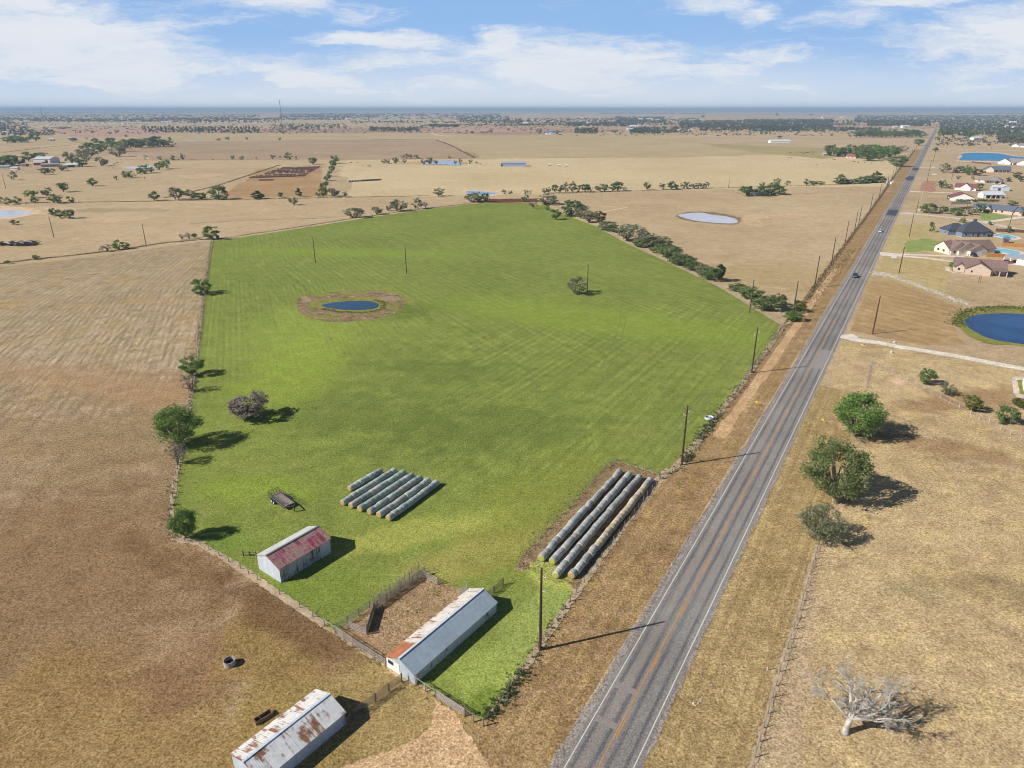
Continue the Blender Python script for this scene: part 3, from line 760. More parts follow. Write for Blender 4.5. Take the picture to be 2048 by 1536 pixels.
LEAF = {
    'O': leaf_mat('leaf_dark_green', (0.072, 0.105, 0.04), (0.165, 0.233, 0.085), (0.287, 0.364, 0.148)),
    'V': leaf_mat('leaf_vivid_green', (0.069, 0.123, 0.033), (0.162, 0.27, 0.072), (0.277, 0.405, 0.12)),
    'G': leaf_mat('leaf_grey_green', (0.122, 0.136, 0.074), (0.238, 0.257, 0.144), (0.374, 0.377, 0.238)),
    'L': leaf_mat('leaf_lime', (0.083, 0.108, 0.024), (0.149, 0.187, 0.044), (0.22, 0.259, 0.077)),
    'Y': leaf_mat('leaf_yellowing', (0.121, 0.108, 0.033), (0.198, 0.165, 0.055), (0.275, 0.22, 0.088)),
    'B': leaf_mat('leaf_bare_twigs', (0.143, 0.13, 0.108), (0.242, 0.22, 0.187), (0.352, 0.325, 0.281)),
    'J': leaf_mat('leaf_cedar', (0.039, 0.066, 0.03), (0.088, 0.129, 0.057), (0.15, 0.208, 0.092)),
    'M': leaf_mat('leaf_mid_green', (0.094, 0.125, 0.047), (0.204, 0.258, 0.097), (0.337, 0.385, 0.176)),
    'P': leaf_mat('leaf_reddish', (0.172, 0.143, 0.112), (0.294, 0.246, 0.2), (0.415, 0.358, 0.3)),
}
BARK = plain('grey_bark', (0.16, 0.13, 0.105), 0.95, var=0.4, scale=9)
BARKD = plain('dark_bark', (0.085, 0.066, 0.05), 0.95, var=0.4, scale=9)
BONE = plain('bleached_dead_wood', (0.50, 0.465, 0.42), 0.9, var=0.35, scale=1.2)

def clump_centres(seed, n, zlo, zhi, shape):
    r = np.random.default_rng(seed)
    c = []
    lob = r.normal(size=(5, 3)); lob /= np.linalg.norm(lob, axis=1)[:, None]
    amp = r.uniform(-0.28, 0.30, 5)
    while len(c) < n:
        d = r.normal(size=3); d /= np.linalg.norm(d)
        rad = r.uniform(0.35, 1.0) ** 0.5
        k = 1 + sum(a * max(0, float(d @ l)) ** 2 for a, l in zip(amp, lob))
        p = d * rad * k * 0.46
        z = zlo + (zhi - zlo) * (0.5 + p[2])
        if shape == 'cone':
            t = (z - zlo) / (zhi - zlo)
            s = max(0.05, 1.12 * (1 - t)) * (0.9 + 0.25 * math.sin(9 * t + seed))
            p[0] *= s * 1.15; p[1] *= s * 1.15
        elif shape == 'bush':
            t = (z - zlo) / (zhi - zlo)
            p[:2] *= 1.12 - 0.35 * t
        else:
            t = (z - zlo) / (zhi - zlo)
            p[:2] *= (0.86 + 0.31 * t if t < 0.45 else 1.0)
        c.append((p[0], p[1], z))
    return np.array(c)

def leaves(seed, C, rc, n, size, flat=0.65):
    r = np.random.default_rng(seed + 99)
    k = r.integers(0, len(C), n)
    rr = (r.uniform(0.6, 1.35, len(C)) * rc)[k]
    off = r.normal(size=(n, 3)); off /= np.linalg.norm(off, axis=1)[:, None]
    off *= (rr * r.uniform(0.25, 1.0, n) ** 0.5)[:, None]
    off[:, 2] *= flat
    P = C[k] + off
    nrm = off / (np.linalg.norm(off, axis=1)[:, None] + 1e-6) + r.normal(size=(n, 3)) * 0.75 + np.array([0, 0, 0.35])
    nrm /= np.linalg.norm(nrm, axis=1)[:, None]
    a = np.cross(nrm, r.normal(size=(n, 3))); a /= np.linalg.norm(a, axis=1)[:, None] + 1e-9
    b = np.cross(nrm, a)
    s = size * r.uniform(0.55, 1.4, n)
    s1 = s[:, None]; s2 = (s * r.uniform(0.5, 0.9, n))[:, None]
    V = np.stack([P - a * s1, P - b * s2, P + a * s1, P + b * s2], axis=1)
    V[:, :, 2] = np.maximum(V[:, :, 2], 0.01)
    return V

def trunk_mb(seed, C, zlo, r0, limbs, multi=1):
    r = random.Random(seed)
    mb = MB()
    for q in range(multi):
        bx, by = (0, 0) if multi == 1 else (r.uniform(-0.12, 0.12), r.uniform(-0.12, 0.12))
        top = Vector((bx * 1.5 + r.uniform(-.03, .03), by * 1.5 + r.uniform(-.03, .03), zlo + 0.18))
        mb.tube([(bx, by, -0.02), (bx + r.uniform(-.02, .02), by, zlo * 0.5), tuple(top), (top.x * 1.2, top.y * 1.2, zlo + 0.45)], [r0 * 1.35, r0, r0 * 0.72, r0 * 0.2], 7)
        for i in range(limbs // multi):
            c = Vector(C[r.randrange(len(C))])
            s = Vector((bx, by, zlo * r.uniform(0.6, 1.0)))
            midp = s.lerp(c, 0.5) + Vector((r.uniform(-.04, .04), r.uniform(-.04, .04), -0.03))
            mb.tube([s, midp, c], [r0 * 0.5, r0 * 0.3, r0 * 0.08], 5, caps=False)
    return mb

PROTO = {}
def proto(kind, lod, var):
    """crown and trunk meshes of a unit tree: 1 wide, 1 tall"""
    key = (kind, lod, var)
    if key in PROTO: return PROTO[key]
    seed = sum(ord(c) for c in kind) * 31 + lod * 7 + var * 101
    shape, zlo, zhi, rc = 'round', 0.16, 0.98, 0.13
    nc = {0: 90, 1: 42, 2: 22, 3: 12}[lod]
    nl = {0: 9500, 1: 2000, 2: 520, 3: 170}[lod]
    sz = {0: 0.016, 1: 0.034, 2: 0.062, 3: 0.105}[lod]
    dens = 1.0
    if lod >= 2: rc, zlo = 0.17, 0.10
    if kind == 'J': shape, zlo, rc = 'cone', 0.03, 0.10
    if kind in 'GPM': dens, zlo = (0.78 if kind != 'M' else 1.0), 0.10
    if kind == 'B': dens, zlo, rc = 0.42, 0.2, 0.13
    if var >= 2 and kind in 'OGBYVL': shape, zlo = 'bush', 0.02         # low dense thicket form
    if var < 2 and kind in 'OVLY': zlo = 0.07
    C = clump_centres(seed, nc, zlo, zhi, shape)
    if kind == 'P': dens = 0.7
    V = leaves(seed, C, rc, int(nl * dens), sz * (0.8 if kind == 'B' else 1.5 if kind == 'P' else 1.0))
    nm = 'foliage'
    cme = quads_mesh('foliage_%s%d%d' % (kind, lod, var), V, LEAF[kind])
    limbs = {0: 34, 1: 14, 2: 7, 3: 2}[lod]
    if kind == 'B': limbs = int(limbs * 1.6)
    mb = trunk_mb(seed, C, max(zlo, 0.08), 0.030 if kind != 'J' else 0.02, limbs, 1 if kind in 'OVJ' else 2)
    tme = bpy.data.meshes.new('trunk_%s%d%d' % (kind, lod, var))
    tme.from_pydata(mb.v, [], mb.f)
    tme.materials.append(BARKD if kind in 'OJ' else BARK)
    tme.update()
    PROTO[key] = (cme, tme)
    return PROTO[key]

KD = {'M': ('broadleaf_tree', 'mid green tree', 'tree'), 'O': ('broadleaf_tree', 'dark green round tree', 'tree'), 'V': ('broadleaf_tree', 'bright green leafy tree', 'tree'), 'G': ('broadleaf_tree', 'grey-green thin tree', 'tree'),
      'L': ('broadleaf_tree', 'lime green tree', 'tree'), 'Y': ('broadleaf_tree', 'yellowing tree', 'tree'), 'B': ('bare_tree', 'pale half-bare tree', 'tree'),
      'J': ('cedar_tree', 'dark pointed evergreen', 'tree'), 'P': ('broadleaf_tree', 'reddish sparse tree', 'tree')}
NTREE = [0]
def tree(px, py, w, h, kind, label, group=None, var=None, lod=None, ry=None, name=None):
    s = mpp(py)
    r = random.Random(px * 7919 + py * 31 + w)
    W = w * s * (1.06 if w >= 60 else 1.2 if var is None or var < 2 else 1.5)
    Ht = max(hgt(px, py, py - h), 0.8)
    # the crown's far side shows above its top when looked at from the drone
    dp = math.atan2(-ray(px, py)[2], ray(px, py)[1])
    Ht = Ht * (0.97 if w >= 60 else 1.04 if kind != 'J' else 1.0)
    name = name or KD[kind][0]
    if lod is None:
        lod = 0 if w >= 60 else 1 if w >= 24 else 2 if w >= 13 else 3
    if var is None:
        var = r.randrange(2)
    p = G(px, py)
    # photograph bases are the near edge of trunks; keep them
    rz = r.uniform(0, 6.28)
    NTREE[0] += 1
    o = empty(name, p, rz, (W, W * (ry or 1.0), Ht))
    tag(o, label, 'shrub' if name == 'shrub' else KD[kind][2], group)
    c, t = proto(kind, lod, var)
    link('trunk', t, o)
    link('crown', c, o)
    return o

def trees(group, where, items, var=None, name=None, noun=None):
    """a run of trees: every label names its kind, the place and its rank in the run"""
    items = sorted(items)
    cnt = {}
    for it in items: cnt[it[4]] = cnt.get(it[4], 0) + 1
    seen = {}
    for it in items:
        k = it[4]
        i = seen[k] = seen.get(k, 0) + 1
        d = KD[k][1] if noun is None else KD[k][1].replace('evergreen', 'evergreen ').replace('tree', noun).strip()
        lab = '%s %s' % (d, where)
        if cnt[k] > 1:
            lab += ', %s from left' % ORD[i - 1]
        v = it[5] if len(it) > 5 else var
        tree(*it[:5], lab, group, var=v, name=name)

# named single trees
tree(1708, 872, 114, 96, 'V', 'big bright green tree beside the road, casting a round shadow on tan pasture', 'roadside trees by the right pasture', ry=0.9)
tree(1668, 998, 116, 116, 'M', 'large mid green tree by the road, middle of the three beside the pasture fence', 'roadside trees by the right pasture', var=0)
tree(1640, 1082, 84, 74, 'G', 'smaller sparse olive tree with pale limbs at the end of the pasture fence', 'roadside trees by the right pasture', var=1)
tree(403, 588, 34, 32, 'V', 'compact green tree on the fence between brown and green fields, beyond the pond', 'trees on the left field fence')
tree(386, 751, 38, 38, 'V', 'lopsided green tree on the left field fence, with a grey bush under it', 'trees on the left field fence')
tree(384, 782, 32, 34, 'B', 'grey half-bare bush under the lopsided tree on the left field fence', 'trees on the left field fence', name='shrub')
tree(496, 836, 78, 50, 'P', 'solitary reddish-grey sparse tree standing in the green field, wide crown', lod=0)
tree(358, 893, 80, 84, 'V', 'largest green tree on the left field fence, with a long shadow over the grass', 'trees on the left field fence')
tree(357, 928, 44, 42, 'B', 'pale grey bush at the foot of the largest tree on the left fence', 'trees on the left field fence', name='shrub')
tree(372, 1076, 52, 60, 'V', 'bushy green tree at the near end of the left field fence, above the barn', 'trees on the left field fence', lod=0)
tree(422, 479, 28, 29, 'V', 'green tree at the corner where the left fence meets the far field edge', 'trees on the left field fence')
tree(1153, 588, 34, 33, 'G', 'olive tree beside a utility pole in the middle of the green field', var=1)
tree(1438, 563, 34, 42, 'J', 'tall dark cedar at the near end of the hedgerow')
trees('young trees along the right fence', 'along the pale post fence of the right lot', [(1849, 768, 30, 32, 'O'), (1894, 790, 24, 22, 'G'), (1944, 822, 33, 28, 'L'), (2008, 845, 36, 34, 'O')])
trees('yard shrubs at the right edge', 'beside the kerbed bed at the right edge', [(2033, 810, 17, 14, 'L', 2), (2046, 818, 16, 18, 'L', 2)], name='shrub', noun='shrub')

HB = 'hedgerow bushes on the field edge'
trees(HB, 'in the hedgerow by the green field', [
    (1050, 404, 14, 16, 'G'), (1067, 417, 18, 17, 'B'), (1095, 421, 11, 12, 'O'), (1112, 439, 18, 21, 'O'), (1098, 409, 32, 20, 'G', 2), (1143, 432, 40, 33, 'O'), (1164, 436, 28, 24, 'G'), (1181, 445, 30, 26, 'G'),
    (1201, 446, 22, 22, 'Y'), (1211, 460, 25, 18, 'G', 2), (1227, 464, 20, 17, 'O', 2), (1259, 481, 46, 36, 'G'), (1284, 487, 34, 29, 'B'), (1278, 494, 24, 18, 'O', 2), (1306, 497, 44, 31, 'G'), (1328, 497, 26, 20, 'G', 2),
    (1320, 506, 28, 20, 'O', 2), (1340, 515, 38, 26, 'O', 2), (1300, 492, 24, 22, 'Y', 2), (1366, 530, 40, 24, 'O', 2), (1388, 540, 28, 20, 'O', 2), (1407, 550, 30, 22, 'G', 2), (1420, 559, 28, 24, 'O', 2),
    (1475, 582, 26, 18, 'O', 2), (1498, 598, 40, 28, 'O', 2), (1538, 619, 48, 30, 'O', 2), (1556, 613, 24, 25, 'Y', 2), (1356, 524, 22, 18, 'G', 2)], noun='hedgerow bush')
trees('bushes at the field corner by the road', 'at the field corner beside the road', [(1597, 623, 18, 22, 'L', 2), (1587, 641, 29, 21, 'V', 2)], noun='bush')

trees('trees along the far edge of the green field', 'on the far fence of the green field', [
    (709, 435, 34, 21, 'G'), (755, 429, 19, 18, 'G'), (778, 422, 12, 12, 'G'), (797, 422, 30, 22, 'G'), (835, 418, 19, 19, 'G'), (850, 416, 14, 13, 'B'), (945, 404, 28, 18, 'G'), (957, 404, 22, 17, 'G'), (971, 404, 15, 18, 'O')])
trees('trees on the middle fence line', 'on the fence line behind the green field', [
    (516, 398, 27, 17, 'J', 2), (562, 395, 11, 11, 'L'), (598, 394, 17, 18, 'J'), (588, 410, 16, 18, 'G'), (636, 393, 12, 10, 'G'), (647, 392, 14, 18, 'L'), (668, 393, 21, 19, 'G'), (690, 393, 10, 10, 'O'), (878, 392, 22, 14, 'G'),
    (309, 401, 19, 19, 'O'), (354, 399, 26, 26, 'G'), (376, 391, 18, 11, 'O', 2), (400, 399, 23, 14, 'L', 2), (438, 399, 33, 29, 'O'), (143, 406, 11, 14, 'L')])
trees('tree row running away from the field', 'in the short row beside the old bales', [
    (648, 381, 14, 16, 'O'), (655, 361, 12, 11, 'O', 2), (660, 353, 12, 12, 'O'), (664, 344, 13, 13, 'O'), (666, 334, 14, 13, 'O'), (670, 327, 17, 16, 'O'), (652, 370, 10, 8, 'G', 2)])
trees('scattered pasture trees', 'dotted across the left middle pasture', [
    (626, 329, 17, 15, 'O'), (90, 349, 18, 14, 'O'), (107, 346, 8, 9, 'O'), (126, 342, 14, 14, 'G'), (27, 359, 13, 15, 'G'), (185, 372, 17, 16, 'O'), (128, 384, 22, 20, 'O'), (94, 392, 18, 18, 'G'), (63, 396, 20, 16, 'V'),
    (108, 406, 17, 18, 'O'), (118, 407, 15, 16, 'O'), (70, 406, 14, 10, 'L'), (16, 410, 15, 13, 'G'), (34, 407, 16, 15, 'G'), (2, 404, 8, 10, 'O')])
trees('tree clump by the pale pond', 'in the clump right of the pale pond', [(107, 432, 15, 16, 'O'), (121, 436, 18, 17, 'O'), (139, 437, 20, 19, 'O')])
trees('thin saplings on the left fence line', 'on the fence behind the mown brown field', [
    (28, 449, 15, 9, 'L'), (237, 499, 17, 19, 'V'), (250, 498, 14, 14, 'V'), (218, 503, 16, 16, 'B'), (205, 504, 12, 12, 'B'), (365, 479, 14, 11, 'B'), (378, 478, 16, 13, 'B'), (72, 519, 12, 10, 'L'), (16, 528, 11, 8, 'L'), (390, 476, 12, 10, 'L')])
trees('trees by the left pale stock pond', 'below the distant pale pond on the left', [
    (252, 356, 14, 14, 'V'), (263, 355, 14, 13, 'V'), (280, 348, 12, 10, 'O'), (289, 347, 20, 17, 'V'), (302, 345, 14, 13, 'G'), (320, 340, 16, 17, 'V'), (333, 337, 15, 18, 'V'), (232, 360, 7, 9, 'G')])
trees('grove beyond the left farm', 'in the grove beyond the white-roofed farm', [
    (178, 304, 24, 20, 'O'), (196, 298, 22, 22, 'O'), (202, 306, 22, 18, 'O'), (186, 312, 18, 14, 'G'), (222, 292, 20, 18, 'O'), (234, 300, 22, 18, 'O'), (245, 303, 22, 18, 'G'), (237, 313, 26, 20, 'G'), (258, 296, 24, 18, 'G'),
    (272, 296, 26, 21, 'O'), (286, 296, 26, 20, 'G'), (300, 294, 24, 20, 'O'), (315, 293, 24, 22, 'O'), (328, 294, 22, 16, 'O'), (341, 294, 18, 12, 'G'), (167, 318, 24, 20, 'G'), (144, 327, 24, 24, 'G'), (175, 322, 14, 16, 'G'),
    (206, 332, 20, 20, 'G'), (165, 333, 22, 16, 'O'), (212, 300, 14, 14, 'G'), (247, 297, 18, 14, 'G')])
trees('trees around the left farm', 'around the white-roofed farm on the left', [
    (8, 332, 24, 20, 'O'), (24, 331, 26, 22, 'O'), (40, 330, 22, 20, 'G'), (58, 322, 22, 19, 'O'), (82, 316, 22, 12, 'O'), (124, 341, 10, 12, 'G'), (16, 285, 22, 12, 'O'), (30, 285, 24, 14, 'O'), (44, 285, 18, 12, 'O'), (56, 284, 12, 10, 'O'), (73, 282, 20, 18, 'O'), (146, 283, 14, 8, 'O')])
trees('trees on the distant cross fence', 'on the cross fence beyond the old bales', [
    (291, 320, 8, 10, 'B'), (319, 320, 8, 8, 'G'), (347, 320, 10, 10, 'O'), (366, 320, 8, 15, 'G'), (466, 319, 8, 10, 'G'), (484, 320, 8, 9, 'G'), (513, 319, 4, 6, 'B'), (547, 318, 9, 9, 'G'), (561, 319, 6, 8, 'B'), (577, 320, 14, 14, 'G'), (592, 318, 4, 6, 'G'),
    (437, 281, 9, 5, 'G'), (455, 280, 9, 6, 'O'), (494, 280, 5, 7, 'G'), (559, 281, 6, 7, 'G'), (339, 281, 8, 8, 'O'), (252, 274, 6, 5, 'O'), (174, 280, 7, 7, 'B')])
trees('trees around the grey stock pond', 'around the grey stock pond', [
    (768, 327, 10, 9, 'G'), (777, 327, 8, 9, 'G'), (791, 327, 11, 13, 'O'), (806, 318, 8, 9, 'B'), (812, 317, 9, 10, 'G'), (821, 317, 8, 9, 'G'), (833, 317, 9, 7, 'O'), (810, 327, 7, 10, 'G'), (848, 329, 9, 12, 'G'), (859, 329, 14, 14, 'O'), (872, 328, 9, 9, 'G'),
    (899, 317, 6, 6, 'G'), (910, 328, 6, 8, 'G'), (921, 327, 7, 11, 'G'), (941, 328, 8, 9, 'G'), (954, 327, 5, 5, 'G')])
trees('fence row above the milky pond', 'in the fence row above the whitish pond', [
    (1008, 388, 9, 9, 'G'), (1020, 388, 9, 8, 'G'), (1052, 388, 9, 8, 'G'), (1061, 388, 7, 8, 'B'), (1088, 387, 11, 12, 'G'), (1098, 386, 10, 13, 'G'), (1110, 385, 13, 17, 'O'), (1120, 385, 12, 17, 'G'), (1132, 385, 13, 18, 'G'), (1145, 384, 14, 18, 'G'),
    (1156, 384, 10, 14, 'G'), (1170, 384, 20, 17, 'O'), (1181, 384, 10, 11, 'B'), (1198, 383, 16, 17, 'G'), (1209, 383, 15, 14, 'O'), (1226, 382, 16, 14, 'G'), (1236, 382, 21, 20, 'O'), (1250, 382, 10, 9, 'B'), (1294, 379, 14, 17, 'G'), (1324, 379, 12, 13, 'G'),
    (1343, 379, 17, 17, 'O'), (1353, 378, 12, 10, 'O'), (1367, 378, 12, 15, 'G'), (1376, 378, 12, 14, 'G'), (1389, 377, 11, 12, 'G'), (1397, 377, 10, 12, 'G'), (1404, 377, 10, 11, 'G'), (1412, 376, 11, 13, 'G')])
trees('trees round the white cottage', 'round the white cottage beyond the whitish pond', [
    (1494, 392, 26, 22, 'O'), (1526, 392, 27, 22, 'O'), (1543, 388, 24, 24, 'O'), (1558, 389, 24, 18, 'O'), (1553, 372, 15, 14, 'G'), (1524, 374, 10, 10, 'G'), (1575, 370, 10, 8, 'O'), (1614, 370, 15, 13, 'G'), (1627, 370, 13, 8, 'O'), (1641, 369, 13, 7, 'O')])
trees('bushes on the fence above the right pasture', 'in the bushy fence row left of the road', [
    (1676, 368, 18, 14, 'O', 2), (1688, 368, 18, 12, 'O', 2), (1700, 368, 14, 9, 'O', 2), (1682, 367, 14, 17, 'Y'), (1718, 367, 18, 13, 'O', 2), (1731, 366, 18, 14, 'O', 2), (1744, 365, 20, 15, 'O', 2), (1752, 365, 18, 21, 'Y'), (1764, 363, 14, 10, 'O', 2)], noun='bush')
trees('oak grove around the red-roofed farmhouse', 'in the grove around the red-roofed farmhouse', [
    (1661, 312, 24, 25, 'O'), (1676, 313, 26, 20, 'O'), (1690, 313, 22, 20, 'O'), (1699, 302, 18, 12, 'G'), (1712, 313, 20, 24, 'Y'), (1722, 317, 30, 26, 'O'), (1736, 322, 34, 26, 'O'), (1752, 317, 26, 26, 'V'), (1765, 314, 24, 24, 'O'), (1779, 315, 26, 24, 'V'), (1790, 312, 22, 20, 'O'), (1758, 319, 16, 14, 'O'),
    (1728, 306, 24, 18, 'V'), (1744, 306, 24, 18, 'O'), (1781, 326, 14, 12, 'G')])
tree(1806, 303, 20, 12, 'B', 'low bare grey thicket left of the road, past the oak grove', var=2)
tree(1794, 333, 29, 22, 'O', 'dark green tree over the parked cars by the grove entrance left of road')
tree(1837, 291, 20, 14, 'O', 'lone dark round tree on the left road edge near the horizon')
trees('dense far row left of the road', 'in the far row left of the road', [(1712 + i * 8.6, 275 - (i % 3), 15 + (i * 5) % 7, 12 + (i * 3) % 5, 'O') for i in range(16)])
trees('trees where the road meets the horizon', 'beside the road end at the horizon', [
    (1878, 282, 12, 22, 'O'), (1885, 270, 14, 14, 'O'), (1871, 303, 11, 9, 'L'), (1900, 270, 20, 11, 'O'), (1925, 271, 24, 14, 'O'), (1941, 280, 16, 20, 'O'), (1960, 268, 10, 8, 'O'), (1996, 271, 14, 14, 'O'), (2008, 271, 16, 14, 'O'), (1939, 291, 9, 9, 'P'), (1876, 291, 8, 6, 'G'), (1918, 280, 6, 5, 'O'), (2020, 278, 28, 14, 'G'), (2042, 282, 22, 16, 'G')])
trees('garden trees between the houses', 'among the houses right of the road', [
    (1889, 345, 20, 16, 'G'), (1917, 346, 16, 13, 'P'), (1929, 345, 16, 14, 'P'), (1938, 350, 19, 17, 'V'), (1956, 351, 19, 14, 'Y'), (1917, 358, 7, 7, 'O'), (1945, 359, 5, 6, 'O'), (1883, 376, 17, 16, 'O'), (1896, 377, 12, 10, 'G'), (1959, 379, 13, 13, 'O'), (2033, 356, 16, 11, 'Y'), (2015, 363, 12, 9, 'O'), (2041, 363, 15, 12, 'O'),
    (1897, 399, 8, 9, 'O'), (1924, 446, 13, 10, 'V'), (1862, 464, 11, 20, 'O'), (1982, 450, 11, 9, 'G'), (2017, 465, 12, 14, 'O'), (2009, 426, 11, 14, 'P'), (2024, 411, 16, 10, 'O'), (1998, 380, 11, 11, 'J')])
trees('oak row along the concrete drive', 'along the concrete drive', [(1855, 426, 29, 20, 'O'), (1884, 427, 17, 15, 'O'), (1913, 431, 24, 17, 'O'), (1942, 430, 19, 13, 'G'), (1960, 426, 18, 19, 'O'), (2046, 432, 14, 12, 'G')])
trees('front garden shrubs', 'in the front garden beds of the brown-roofed houses', [(1910, 504, 13, 13, 'G', 2), (1921, 507, 10, 6, 'L', 2), (1930, 507, 10, 6, 'L', 2), (1903, 533, 7, 8, 'O', 2), (1914.6, 537, 8, 8, 'O', 2), (1981, 471, 10, 8, 'O', 2)], name='shrub', noun='shrub')
trees('conifer row on the far left', 'in the tall conifer row on the far left', [(290 + i * 8.4, 265 + (i % 2), 8 + (i * 3) % 4, 15 + (i * 5) % 5, 'J' if i % 3 else 'G') for i in range(28)])
for (x, y, ww, hh) in ((845, 256, 12, 8), (878, 255, 10, 5), (890, 255, 12, 6), (767, 264, 11, 9), (788, 262, 12, 8), (816, 262, 14, 7), (934, 265, 6, 5), (945, 267, 6, 5), (983, 266, 7, 9), (1017, 261, 7, 5), (969, 246, 10, 5)):
    pass
trees('solitary trees on the far plain', 'alone on the far plain', [
    (845, 256, 12, 7, 'O'), (878, 255, 14, 5, 'O'), (767, 264, 11, 9, 'O'), (788, 262, 12, 8, 'O'), (816, 262, 14, 7, 'O'), (934, 265, 6, 5, 'O'), (945, 267, 6, 5, 'O'), (983, 266, 7, 9, 'G'), (1017, 261, 7, 5, 'O'), (969, 246, 10, 5, 'O'), (1078, 267, 12, 10, 'G'), (1115, 268, 9, 8, 'O'),
    (1224, 265, 6, 5, 'O'), (1232, 264, 8, 5, 'O'), (1500, 270, 7, 6, 'O'), (1523, 269, 7, 6, 'O'), (1531, 268, 7, 6, 'O'), (1407, 235, 12, 5, 'O'), (1554, 232, 8, 5, 'O'), (1621, 231, 9, 4, 'O'), (1663, 272, 7, 5, 'O'), (1700, 274, 6, 6, 'O'), (1466, 264, 10, 5, 'G'), (1559, 277, 7, 6, 'P'),
    (92, 259, 10, 6, 'O'), (127, 258, 22, 5, 'O'), (186, 266, 9, 5, 'O'), (233, 266, 8, 8, 'G'), (161, 266, 5, 4, 'O'), (220, 268, 6, 5, 'O'), (20, 248, 14, 7, 'O'), (138, 246, 8, 6, 'O'), (560, 264, 8, 5, 'O'), (568, 266, 5, 4, 'O'), (650, 265, 6, 5, 'O'), (664, 265, 5, 4, 'O'), (626, 263, 5, 5, 'O'), (661, 256, 8, 6, 'O')])

# dead bleached tree in the right pasture
def dead_tree():
    base = G(1690, 1466)
    o = empty('dead_tree', base)
    tag(o, 'bleached dead tree without leaves, wide branches, alone in the golden pasture', 'tree')
    r = random.Random(5)
    mb = MB()
    mb.tube([(0, 0, -0.1), (0.02, 0.03, 0.35), (0.06, 0.05, 0.9), (0.12, 0.06, 1.6), (0.3, 0.1, 2.35)], [0.52, 0.40, 0.36, 0.34, 0.30], 14)
    mb.build('trunk', BONE, o, smooth=True)
    def grow(mb, p, d, L, rad, depth):
        pts, rads = [p.copy()], [rad]
        n = 5
        q = p.copy()
        for i in range(n):
            d = (d + Vector((r.uniform(-1, 1), r.uniform(-1, 1), r.uniform(-0.85, 0.75))) * 0.30).normalized()
            if q.z < 1.4 and d.z < 0: d.z *= -0.4
            q = q + d * (L / n)
            pts.append(q.copy()); rads.append(max(0.013, rad * (1 - 0.62 * (i + 1) / n)))
        mb.tube(pts, rads, 7 if rad > 0.06 else 4 if rad > 0.025 else 3, caps=False)
        if depth <= 0: return
        for k in range({4: 4, 3: 4, 2: 5, 1: 8}[depth]):
            i = r.randrange(1, n + 1)
            nd = (d + Vector((r.uniform(-1, 1), r.uniform(-1, 1), r.uniform(-0.6, 0.8))) * 0.95).normalized()
            grow(mb, pts[i], nd, L * r.uniform(0.36, 0.66), max(0.017, rads[i] * r.uniform(0.5, 0.75)), depth - 1)
    top = Vector((0.25, 0.1, 2.15))
    for d, L, rad in (((-0.95, 0.3, 0.35), 3.7, 0.15), ((-0.35, 0.5, 0.85), 3.0, 0.2), ((0.6, 0.75, 0.62), 4.6, 0.30), ((0.95, 0.1, 0.18), 5.6, 0.28), ((0.75, 0.9, 0.45), 5.4, 0.24), ((0.95, 0.5, 0.35), 5.8, 0.24), ((0.15, 0.2, 0.9), 2.6, 0.15), ((0.95, -0.35, 0.12), 4.6, 0.2)):
        mb = MB()
        grow(mb, top, Vector(d).normalized(), L, rad, 4)
        mb.build('branch', BONE, o)
dead_tree()

# ------------------------------------------------------------------ far woods and weeds: uncountable growth
def scatter_woods(name, regions, mat, seed, hmin=6, hmax=11, wpx=2.9, nq=10):
    r = np.random.default_rng(seed)
    out = []
    for (x0, x1, y0, y1, n) in regions:
        for i in range(int(n * 1.9)):
            px, py = r.uniform(x0, x1), r.uniform(y0, y1)
            p = G(px, py)
            s = mpp(py)
            W = max(7.0, wpx * s * r.uniform(0.7, 1.9))
            hh = r.uniform(hmin, hmax)
            k = nq if W < 30 else nq + 6
            c = r.normal(size=(k, 3)); c /= np.linalg.norm(c, axis=1)[:, None]
            c *= r.uniform(0.3, 1, k)[:, None] ** 0.5
            P = np.stack([p.x + c[:, 0] * W / 2, p.y + c[:, 1] * W / 2, hh * (0.52 + c[:, 2] * 0.45)], 1)
            a = r.normal(size=(k, 3)) * np.array([1, 1, 0.6]); a /= np.linalg.norm(a, axis=1)[:, None]
            b = np.cross(a, r.normal(size=(k, 3))); b /= np.linalg.norm(b, axis=1)[:, None]
            sa = W * 0.26; sb = np.minimum(W * 0.2, hh * 0.4)
            V = np.stack([P - a * sa, P - b * sb, P + a * sa, P + b * sb], 1)
            V[:, :, 2] = np.clip(V[:, :, 2], 0.05, hh)
            out.append(V)
    o = link(name, quads_mesh(name, np.concatenate(out), mat))
    o['kind'] = 'stuff'
    return o
hr = random.Random(12)
HREG = []
for yb, th, pr, dn in ((218.95, 0.7, 0.95, 0.9), (219.9, 0.5, 0.6, 0.8), (221.0, 0.7, 0.62, 1.0), (222.4, 0.8, 0.55, 1.0), (224.2, 1.0, 0.5, 0.9), (226.4, 1.2, 0.45, 0.8)):
    x_ = -250
    while x_ < 2300:
        wd_ = hr.uniform(80, 420)
        if hr.random() < pr:
            y_ = yb + hr.uniform(-.35, .35)
            HREG.append((x_, x_ + wd_, y_, y_ + th, int(wd_ * dn * 0.45)))
        x_ += wd_
scatter_woods('horizon_woods', HREG,
              leaf_mat('leaf_far_woods', (0.030, 0.045, 0.022), (0.052, 0.072, 0.034), (0.085, 0.105, 0.055), 0.1), 3, 7, 11, 2.6)
